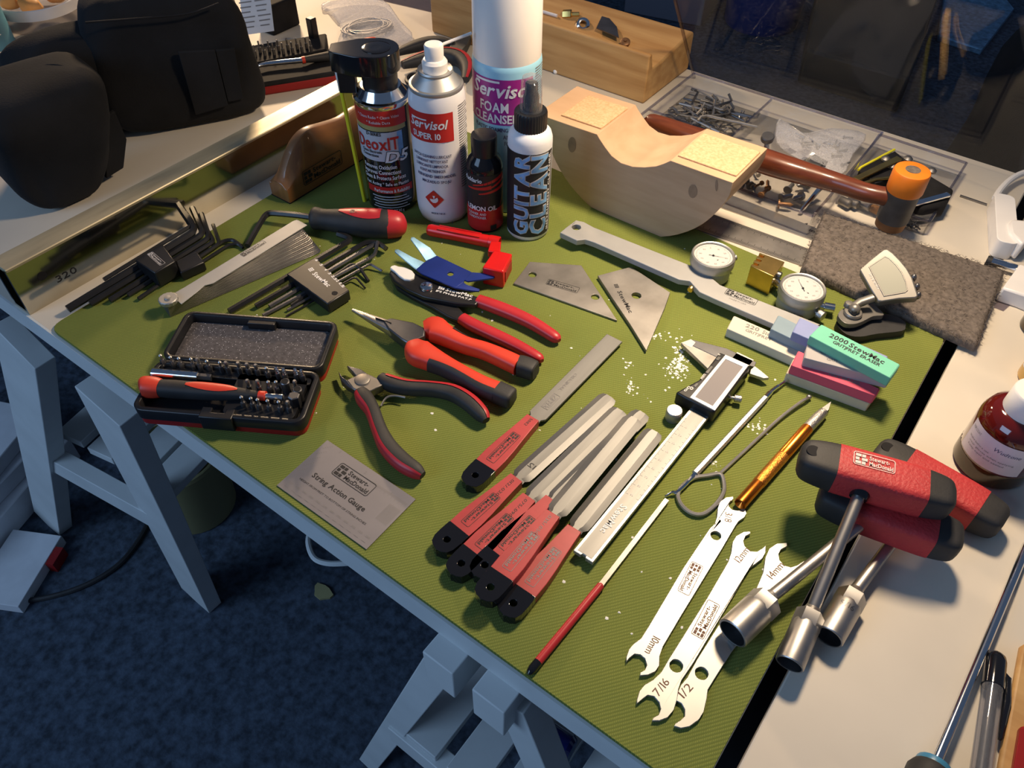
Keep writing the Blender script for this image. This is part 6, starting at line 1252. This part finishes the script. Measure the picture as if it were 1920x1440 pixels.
for k in range(64):                                   # hex keys and nails heaped in the first compartment
    cx, cy = rnd.uniform(X0+0.020, -0.300), rnd.uniform(0.812, 0.885); z0 = HT+0.004+0.016*rnd.random()*(1-abs(cx+0.335)/0.07); a = rnd.uniform(0, PI) if k % 3 else rnd.uniform(-0.5, 0.2); L_ = rnd.uniform(0.020, 0.042)
    d = V((math.cos(a), math.sin(a), rnd.uniform(-0.2, 0.25))); p0 = V((cx, cy, ZT+z0)); e = p0+d*L_*0.5; s_ = p0-d*L_*0.5; b_ = V((-d.y, d.x, rnd.uniform(0, 0.9))).normalized()*rnd.uniform(0.006, 0.010)
    for q in (s_, e): q.x = min(max(q.x, X0+0.003), -0.288); q.y = min(max(q.y, 0.799), Y1-0.004); q.z = max(q.z, ZT+HT+0.003)
    e2 = e+b_; e2.x = min(max(e2.x, X0+0.003), -0.288); e2.y = min(max(e2.y, 0.799), Y1-0.004); e2.z = max(e2.z, ZT+HT+0.003)
    r_ = rnd.choice((0.0008, 0.0012, 0.0016)); o = MB().tube([s_, e.lerp(s_, 0.08), e.lerp(e2, 0.15), e2], r_, 6).build('small_hex_key', rnd.choice(('steel_dark', 'steel_worn', 'steel_worn', 'steel'))); tag(o, 'tiny bent hex key heaped in the clear compartment tray', 'hex key', 'hex keys heaped in the clear tray')
a = P(1312, 215, HT+0.024); o = MB().tube([P(1309, 226, HT+0.022), P(1314, 219, HT+0.024), P(1326, 217, HT+0.024), P(1420, 238, HT+0.022)], 0.0016, 8).build('small_hex_key', 'steel'); tag(o, 'long bright hex key lying on the heap in the clear tray', 'hex key', 'hex keys heaped in the clear tray')
for k in range(26):                                   # screws and odds in the other compartments
    cx, cy = rnd.uniform(-0.275, X1-0.02) if k % 2 else rnd.uniform(X0+0.02, -0.20), rnd.uniform(Y0+0.012, 0.785); a = rnd.uniform(0, 2*PI); d = V((math.cos(a), math.sin(a), 0.1)); p0 = V((cx, cy, ZT+HT+0.0045+0.006*rnd.random())); r_ = rnd.choice((0.0013, 0.0018, 0.0024))
    o = MB().lathe(p0, [(r_*2, 0), (r_*2, 0.0016), (r_, 0.0018), (r_, 0.012), (0.0003, 0.015)], 10, axis=d).build('loose_screw', rnd.choice(('steel_dark', 'steel_worn', 'steel', 'brass_dark'))); tag(o, 'loose screw in the front part of the clear tray', 'screw', 'screws in the clear tray')
o = MB().lathe(P(1438, 262, HT+0.030), [(0.0068, 0), (0.0070, 0.0008), (0.0070, 0.005), (0.0062, 0.006), (0.001, 0.006)], 20, axis=(0.1, -0.3, 1)).build('knob', 'steel_dark'); tag(o, 'dark domed knob on a bright post in the clear tray', 'knob'); q = P(1438, 262, HT+0.030); MB().tube([q, q+V((0.006, -0.004, -0.022))], 0.0030, 10).build('post', 'chrome', o)
def zbag(pts, h, label):
    pl = spl(pts, 3, True); o = MB(); n = len(pl); cx = sum(p[0] for p in pl)/n; cy = sum(p[1] for p in pl)/n; rings = []
    for f_, dz in ((1.0, 0.0), (0.97, 0.006), (0.75, 0.012), (0.45, 0.015), (0.12, 0.014)): rings.append([P(cx+(p[0]-cx)*f_, cy+(p[1]-cy)*f_, h+dz+0.0025*math.sin(p[0]*0.23+p[1]*0.31+f_*9)) for p in pl])
    o.loft(rings[::-1] if False else rings); o = o.build('zip_bag', 'poly', angle=30); tag(o, label, 'bag'); return o
zbag([(1462, 222), (1500, 250), (1560, 240), (1624, 252), (1600, 290), (1575, 330), (1500, 300), (1455, 268)], HT+0.016, 'crumpled clear bag of parts in the clear tray')
o = MB().prism([P(x, y, HT+0.028) for x, y in ((1500, 303), (1528, 289), (1552, 302), (1524, 320))], 0.006).build('metal_plate', 'iron_grey', bevel=0.0006); tag(o, 'small dark metal plate on the clear bag', 'plate')
for k in range(14):
    x, y = rnd.uniform(1485, 1590), rnd.uniform(255, 315); q = P(x, y, HT+0.020); a = rnd.uniform(0, PI); d = V((math.cos(a), math.sin(a), 0.1)); o = MB().lathe(q, [(0.0024, 0), (0.0024, 0.0015), (0.0011, 0.0017), (0.0011, 0.011)], 8, axis=d).build('loose_screw', 'steel'); tag(o, 'bright screw inside the crumpled clear bag', 'screw', 'screws in the clear bag')
o = MB().tube([P(1500, 398, HT+0.004), P(1535, 356, HT+0.016), P(1542, 350, HT+0.018)], [0.002, 0.0028, 0.0032], 8).build('steel_pin', 'chrome'); tag(o, 'bright steel pin leaning in the clear tray', 'pin')

cs = [P(1567, 382, HT), P(1730, 441, HT), P(1801, 330, HT), P(1640, 276, HT)]
clear_box('parts_tray', 'shallow clear tray of dark fittings beside the hammer head', cs, 0.016)
def flat(name, m, pts, h, th, label, cat, bev=0.0006):
    o = MB().prism([P(*b_(x, y), HT+hh) for x, y, hh in [(p[0], p[1], p[2] if len(p) > 2 else h) for p in pts]], th).build(name, m, bevel=bev); tag(o, label, cat); return o
b_ = cv(1500, 230, 5.647)
flat('pouch', 'black_matte', [(980, 600), (1180, 470), (1380, 545), (1640, 700), (1560, 850), (1300, 900), (1120, 800)], 0.022, 0.018, 'black pouch filling the shallow clear tray', 'pouch', 0.004)
o = flat('black_plate', 'black_matte', [(620, 510), (700, 450), (1005, 300), (1180, 440), (1080, 560), (800, 640)], 0.014, 0.008, 'black plate edged in yellow in the shallow tray', 'plate')
MB().tube([P(*b_(x, y), HT+0.014) for x, y in ((618, 500), (640, 475), (1000, 285))], 0.0014, 8).build('yellow_edge', 'yellow_plastic', o)
o = MB().bar(P(*b_(590, 600), HT+0.018), P(*b_(1050, 375), HT+0.022), 0.0070, 0.0022).build('brass_strip', 'brass', bevel=0.0004); tag(o, 'long straight brass strip in the shallow tray', 'strip')
o = MB().sweep([P(*b_(x, y), HT+0.016) for x, y in ((680, 640), (800, 600), (1040, 572))], [(0.004, 0.0018)]*3, 8, 4).build('brass_strip', 'brass'); tag(o, 'short curved brass strip by the hammer head', 'strip')
for x, y in ((905, 395), (975, 470), (1140, 395), (1390, 520)):
    o = MB().lathe(P(*b_(x, y), HT+0.015), [(0.005, 0), (0.005, 0.002), (0.003, 0.004), (0.001, 0.0045)], 14).build('round_stud', 'steel_worn'); tag(o, 'round metal stud in the shallow tray', 'stud', 'studs in the shallow tray')
o = MB().bar(P(*b_(1190, 865), HT+0.024), P(*b_(1575, 760), HT+0.026), 0.0062, 0.003).build('silver_bar', 'chrome', bevel=0.0008); tag(o, 'bright silver bar lying on the black pouch', 'bar')
for x, y in ((430, 820), (510, 825), (640, 850), (760, 900)):
    q = P(*b_(x, y), HT+0.006); o = MB().lathe(q, [(0.0042, 0), (0.0046, 0.001), (0.0046, 0.012), (0.0036, 0.013)], 14, axis=(0.8, -0.3, 0.1)).build('steel_bush', 'steel_worn' if x < 700 else 'brass_dark'); tag(o, 'short metal bush at the front of the shallow tray', 'bush', 'bushes in the shallow tray')
for k in range(10):
    q = P(1708+rnd.uniform(-14, 16), 415+rnd.uniform(-10, 12), HT+0.004); o = MB().lathe(q, [(0.0018, 0), (0.0018, 0.0012), (0.0008, 0.0014), (0.0008, 0.008)], 8, axis=(rnd.uniform(-1, 1), rnd.uniform(-1, 1), 0.2)).build('loose_screw', 'steel_dark'); tag(o, 'tiny dark screw in the corner of the shallow tray', 'screw', 'tiny screws in the shallow tray')
flat('clear_wrap', 'clear_cap', [(1150, 930), (1400, 900), (1530, 840), (1420, 1000), (1200, 1000)], 0.012, 0.006, 'scrap of clear wrap beside the hammer head', 'wrap', 0.002)

# hammer
cb = P(1667, 424, 0.0085); ztop = hgt(cb, 318)
t = thing('mallet', 'small hammer with an orange faced head and dark wooden handle', 'hammer', cb); q = cb
MB().lathe(q, [(0.0130, 0), (0.0140, 0.001), (0.0146, 0.010)], 32).build('rear_face', 'brass_dark', t)
zo = (ztop-0.0085)
MB().lathe(q, [(0.0140, 0.008), (0.0152, 0.010), (0.0155, zo-0.026), (0.0160, zo-0.022)], 32).build('head', 'iron_grey', t)
MB().lathe(q, [(0.0160, zo-0.023), (0.0170, zo-0.021), (0.0170, zo-0.003), (0.0162, zo-0.0008), (0.0145, zo), (0.0001, zo)], 36).build('striking_face', 'orange_plastic', t); MB().lathe(q+Z3*zo, [(0.0070, -0.0003), (0.0070, 0.0002), (0.0001, 0.0002)], 20).build('wear_mark', 'felt', t)
ha = q+Z3*(zo*0.50); hz = ha.z-ZT
hp = [P(1214, 228, 0.034), P(1222, 230, 0.034), P(1290, 254, 0.036), P(1400, 291, 0.037), P(1470, 314, 0.038), P(1560, 340, hz-0.004), P(1628, 362, hz-0.001), ha]
pa, se = dense(hp, [(0.008, 0.008), (0.0185, 0.0185), (0.0215, 0.0215), (0.0245, 0.0240), (0.0245, 0.0235), (0.0190, 0.0190), (0.0175, 0.0175), (0.0175, 0.0175)], 4); MB().sweep(pa, se, 20, 2.3).build('handle', 'hammer_wood', t)

# mains lead with inline switch, plug
cC = cv(1740, 300, 4.8)
t = thing('inline_switch', 'white inline mains switch with its lead', 'switch', P(1872, 430, HT))
fr = Fr(P(1868, 392, HT), P(1874, 486, HT)-P(1868, 392, HT)); Ls = (P(1874, 486, HT)-P(1868, 392, HT)).length
MB().prism(fr.L([(p[0], p[1]) for p in rrect(Ls/2, 0, Ls*0.98, 0.0195, 0.007, 4)], 0.019), 0.019).build('body', 'white_plastic', t, bevel=0.0035, seg=3)
MB().tube([V(p) for p in spl([tuple(P(*cC(x, y), HT+0.012)) for x, y in ((605, 345), (650, 270), (740, 180), (864, 115), (1100, 60))], 4)], 0.0033, 10).build('lead', 'white_plastic', t)
o = MB().prism([P(*cC(x, y), HT+0.022) for x, y in ((725, 565), (770, 525), (900, 535), (960, 640), (860, 760), (775, 690), (740, 650))], 0.020).build('mains_plug', 'white_plastic', bevel=0.004); tag(o, 'white plug beside the inline switch', 'plug')
o = MB().prism([P(*cC(x, y), HT+0.016) for x, y in ((670, 1150), (830, 930), (1000, 980), (1000, 1270), (860, 1210))], 0.016).build('adapter_box', 'white_plastic', bevel=0.002); tag(o, 'square white box at the end of the fibre pad', 'box')
o = MB().tube([P(*cC(530, 905), HT+0.006), P(*cC(600, 925), HT+0.006), P(*cC(790, 985), HT+0.006)], 0.0046, 14).build('metal_tube', 'chrome'); tag(o, 'short chrome tube between the switch and the fibre pad', 'tube'); MB().tube([P(*cC(525, 902), HT+0.006), P(*cC(570, 918), HT+0.006)], 0.0050, 14).build('rubber_end', 'black_rubber', o)
o = MB().prism([P(*cC(x, y), HT+0.001) for x, y in ((560, 1200), (700, 1180), (750, 1230), (745, 1300), (680, 1355), (600, 1325))], 0.0008).build('clear_tab', 'clear_edge', smooth=False); tag(o, 'clear plastic tab poking out under the fibre pad', 'tab')
o = MB().bar(P(1800, 367, HT+0.001), P(1850, 384, HT+0.001), 0.002, 0.002).build('thin_strip', 'steel_worn'); tag(o, 'thin grey strip between the pouch and the switch', 'strip')

# bottles on the right hand table
c = Cyl(stand(1826, 906, 0.0262, HT), 0.0262); c.c.z = ZT+HT; z = c.z
t = thing('stain_bottle', 'amber bottle with white cap and handwritten style label', 'bottle', c.c)
zs_ = 0.056
c.lathe('body', t, 'amber_glass', [(0.0245, 0), (0.0262, 0.003), (0.0262, zs_-0.012), (0.0258, zs_-0.006), (0.0230, zs_+0.001), (0.0180, zs_+0.005), (0.0150, zs_+0.006)]); c.lathe('cap', t, 'white_plastic', [(0.0158, zs_+0.004), (0.0160, zs_+0.005), (0.0156, zs_+0.022), (0.0146, zs_+0.0235), (0.0001, zs_+0.0238)])
c.lathe('liquid', t, 'brown_glass', [(0.0264, 0.003), (0.0264, 0.016), (0.02625, 0.0165)], cap=False); c.patch('label', t, 'label_white', -58, 48, 0.0155, 0.044, 0.0004)
c.txt('label_name', t, 'text_navy', [('Wudtone', -6, 34, 0.0345, 0.0034, 0, 0.2)], 0.0006); c.txt('label_print', t, 'grey_print', [('TOP COAT', -54, -32, 0.037, 0.0024, 0), ('Shake before use', -50, -8, 0.0295, 0.0016, 0), ('wear gloves when applying', -46, 32, 0.0262, 0.0016, 0), ('keep cool and sealed', -44, 20, 0.023, 0.0016, 0)], 0.0006)
for (bx, by, r_, hh, m, lb) in ((1936, 738, 0.0190, 0.050, 'honey', 'honey coloured bottle with a white label behind the amber one'), (1940, 640, 0.0190, 0.060, 'brown_glass', 'brown bottle at the table edge behind the honey coloured one')):
    c = Cyl(stand(bx, by, r_, HT), r_); c.c.z = ZT+HT; t = thing('finish_bottle', lb, 'bottle', c.c); c.lathe('body', t, m, [(r_*0.92, 0), (r_, 0.002), (r_, hh), (r_*0.7, hh+0.008), (r_*0.62, hh+0.009)]); c.lathe('cap', t, 'white_plastic' if m == 'honey' else 'brass_dark', [(r_*0.7, hh+0.008), (r_*0.7, hh+0.022), (0.001, hh+0.0225)])
    if m == 'honey': c.patch('label', t, 'paper', -70, 60, 0.010, 0.034, 0.0004)
c = Cyl(stand(1934, 866, 0.016, HT), 0.016); c.c.z = ZT+HT; t = thing('finish_bottle', 'small peach coloured jar beside the amber bottle', 'bottle', c.c); c.lathe('body', t, 'peach', [(0.0148, 0), (0.016, 0.002), (0.016, 0.024), (0.013, 0.028)]); c.lathe('cap', t, 'white_plastic', [(0.0145, 0.027), (0.0145, 0.036), (0.001, 0.0365)])
# screwdriver, pen, strip
t = thing('long_screwdriver', 'long plain shafted screwdriver with a blue collar', 'screwdriver', P(1800, 1320, HT))
a, b = P(1926, 1022, HT+0.0032), P(1752, 1434, HT+0.0120); d = (b-a).normalized(); MB().tube([a, b+d*0.01], 0.0030, 14).build('shaft', 'chrome', t)
MB().lathe(b-d*0.001, [(0.0060, 0), (0.0095, 0.001), (0.0105, 0.006), (0.0100, 0.008)], 20, axis=d).build('collar', 'blue_handle', t); MB().lathe(b+d*0.004, [(0.0108, 0), (0.0125, 0.004), (0.0125, 0.07), (0.008, 0.085)], 20, axis=d).build('grip', 'black_rubber', t)
eC = cv(1640, 1180, 5.539)
t = thing('ballpoint_pen', 'clear barrelled pen with a glossy black cap', 'pen', P(1855, 1330, HT))
a, b, c_ = P(*eC(1268, 250), HT+0.0062), P(*eC(1225, 600), HT+0.0062), P(*eC(1100, 1500), HT+0.0062); d = (c_-b).normalized()
MB().lathe(a, [(0.0030, 0), (0.0055, 0.0025), (0.0062, 0.006), (0.0064, (b-a).length), (0.0060, (b-a).length+0.0002)], 20, axis=(b-a)).build('cap', 'black_gloss', t)
MB().lathe(b, [(0.0058, 0), (0.0058, (c_-b).length)], 20, axis=d, cap=False).build('barrel', 'clear_cap', t); MB().tube([b, c_], 0.0030, 12).build('refill', 'iron_grey', t)
sdv = d.cross(Z3).normalized(); sdv = sdv if sdv.x > 0 else -sdv
MB().sweep([a+d*0.014+sdv*0.0075, a+d*0.03+sdv*0.0088, a+d*0.055+sdv*0.0078], [(0.004, 0.005), (0.0045, 0.005), (0.002, 0.003)], 10, 3).build('clip', 'black_gloss', t)
MB().bar(a+d*0.012+sdv*0.003, a+d*0.016+sdv*0.008, 0.004, 0.004).build('clip_root', 'black_gloss', t)
o = MB().prism([P(x, y, HT+0.006) for x, y in ((1915, 1210), (1932, 1200), (1932, 1470), (1868, 1470))], 0.006).build('wood_strip', 'pine', bevel=0.002); tag(o, 'plain tan wooden strip beside the pen', 'strip')
o = MB().prism([P(x, y, HT+0.011) for x, y in ((1914, 1362), (1945, 1355), (1945, 1470), (1896, 1470))], 0.0045).build('red_tin', 'red_dark', bevel=0.001); tag(o, 'dark red flat box lying on the wooden strip', 'box')

# leaning clear acrylic sheet at the back edge
A = V((-0.402, 0.940, ZT+HT)); B = V((0.42, 0.950, ZT+HT)); up = V((0.0, -0.73, 1.0)).normalized()*0.26
tS = thing('acrylic_sheet', 'clear acrylic sheet leaning over the back of the table', 'acrylic sheet', (A+B)/2)
nS = (B-A).cross(up).normalized(); MB().prism([A, B, B+up, A+up], 0.003, up=nS).build('pane', 'acrylic', tS, smooth=False); MB().bar(A, A+up, 0.0030, 0.0026, up=nS).build('cut_edge', 'clear_edge', tS, smooth=False)

# ------------------------------------------------------------------ floor clutter
def fbox(name, m, px, py, sz, rot, label, cat, z0=0.0, bev=0.004):
    q = P(px, py, F); q.z = z0; ex = V((math.cos(rot), math.sin(rot), 0)); o = MB().box(q+Z3*sz[2]/2, ex, Z3.cross(ex), Z3, sz).build(name, m, bevel=bev); tag(o, label, cat); return o
o = MB().prism([P(x, y, F+0.10) for x, y in ((1512, 92), (1706, 148), (1762, -14), (1538, -40))], 0.10).build('flat_case', 'box_dark', bevel=0.008); tag(o, 'dark flat case lying on the floor behind the table', 'case')
fbox('storage_box', 'box_grey', 1262, 10, (0.26, 0.25, 0.18), 0.2, 'grey box on the floor behind the pine tray', 'box')
q = P(1425, 42, F); t = thing('bucket', 'blue bucket on the dark floor behind the table', 'bucket', q); MB().lathe(q, [(0.11, 0), (0.115, 0.01), (0.13, 0.26), (0.135, 0.265), (0.13, 0.27), (0.12, 0.26), (0.105, 0.02), (0.001, 0.02)], 40).build('body', 'bucket_blue', t); MB().lathe(q+Z3*0.02, [(0.112, 0), (0.118, 0.10), (0.05, 0.11), (0.001, 0.11)], 32).build('contents', 'peach', t)
o = MB().prism([P(x, y, F+0.02) for x, y in ((1772, -10), (1880, -12), (1902, 15), (1842, 92), (1760, 66))], 0.02).build('paper_bag', 'blue_light', bevel=0.004); tag(o, 'pale blue paper packet lying on the floor beyond the table', 'paper packet')
o = pillow(V((0.16, 1.86, 0)), (0.3, 1, 0), (0.80, 0.62, 0.56), 3, 2.8, 1.0, 0.85, nz=0.02, seed=21).build('rucksack', 'cloth_black'); tag(o, 'big black rucksack slumped on the floor', 'rucksack')
o2 = MB().lathe(V((-0.06, 1.66, 0.46)), [(0.026, 0), (0.030, 0.004), (0.026, 0.020)], 20, axis=(-0.4, -0.6, 0.7)).build('badge', 'red_dark', o)
# under the table, left
for k, (px, py, sz, rot, m, lb) in enumerate(((-70, 960, (0.22, 0.30, 0.05), 0.35, 'white_matte', 'thick white ring binder at the bottom of the floor stack'), (-76, 950, (0.21, 0.29, 0.03), 0.30, 'paper', 'white paper pad in the middle of the floor stack'), (-80, 945, (0.21, 0.28, 0.025), 0.42, 'paper', 'white magazine on top of the floor stack'))):
    fbox('paper_stack', m, px, py, sz, rot, lb, 'papers', z0=(0, 0.05, 0.08)[k], bev=0.002)
o = fbox('red_book', 'white_matte', 40, 1075, (0.08, 0.12, 0.02), 0.5, 'small white book with a red spine on the floor', 'book', bev=0.001); 
q = P(40, 1075, F); MB().box(V((q.x+0.030, q.y+0.045, 0.0105)), V((math.cos(0.5), math.sin(0.5), 0)), V((-math.sin(0.5), math.cos(0.5), 0)), Z3, (0.012, 0.03, 0.0206)).build('spine_band', 'red_dark', o)
sh = onleg(L1a, L1b, zs2).z+0.036
q = P(372, 945, F); t = thing('yellow_tub', 'dull yellow plastic tub on the floor behind the trestle leg', 'tub', q); MB().lathe(q, [(0.058, 0), (0.060, 0.003), (0.066, 0.135), (0.067, 0.137), (0.064, 0.137), (0.058, 0.01), (0.001, 0.01)], 32).build('body', 'yellow_tub', t); MB().lathe(q, [(0.0670, 0.128), (0.0685, 0.129), (0.0685, 0.137), (0.0670, 0.138)], 32, cap=False).build('rim', 'yellow_tub', t)
o = MB().tube([V(p) for p in spl([tuple(P(x, y, F)+Z3*0.004) for x, y in ((-40, 1128), (60, 1128), (150, 1105), (220, 1065), (262, 1015), (290, 960))], 5)], 0.004, 8).build('black_cable', 'black_rubber'); tag(o, 'black cable curving over the carpet', 'cable')
o = MB().tube([V(p) for p in spl([tuple(P(x, y, -0.10)) for x, y in ((585, 985), (578, 1015), (588, 1045), (612, 1056), (650, 1056), (700, 1050))], 5)], 0.0024, 8).build('white_cable', 'paint_white'); tag(o, 'white cable looping below the table front', 'cable')
zs_top = zs+0.030
a, b = P(995, 1372, zs_top-ZT+0.020), P(1062, 1412, zs_top-ZT+0.020); d = (b-a).normalized()
t = thing('blue_bottle', 'dark blue glossy bottle lying on the trestle shelf', 'bottle', V((a.x, a.y, zs_top))); MB().lathe(a, [(0.006, -0.025), (0.007, -0.004), (0.014, 0.004), (0.018, 0.012), (0.018, (b-a).length), (0.015, (b-a).length+0.004)], 24, axis=d).build('body', 'blue_gloss', t); MB().lathe(a, [(0.008, -0.034), (0.008, -0.018)], 16, axis=d).build('cap', 'black_plastic', t)
mb = MB(); q = P(605, 1112, F); mb.prism([q+Z3*0.004+V((0.016*math.cos(a)*(1+0.3*math.sin(3*a)), 0.011*math.sin(a), 0)) for a in [2*PI*k/10 for k in range(10)]], 0.004); o = mb.build('dry_leaf', 'yellow_tub'); tag(o, 'small dry leaf on the blue carpet', 'leaf')
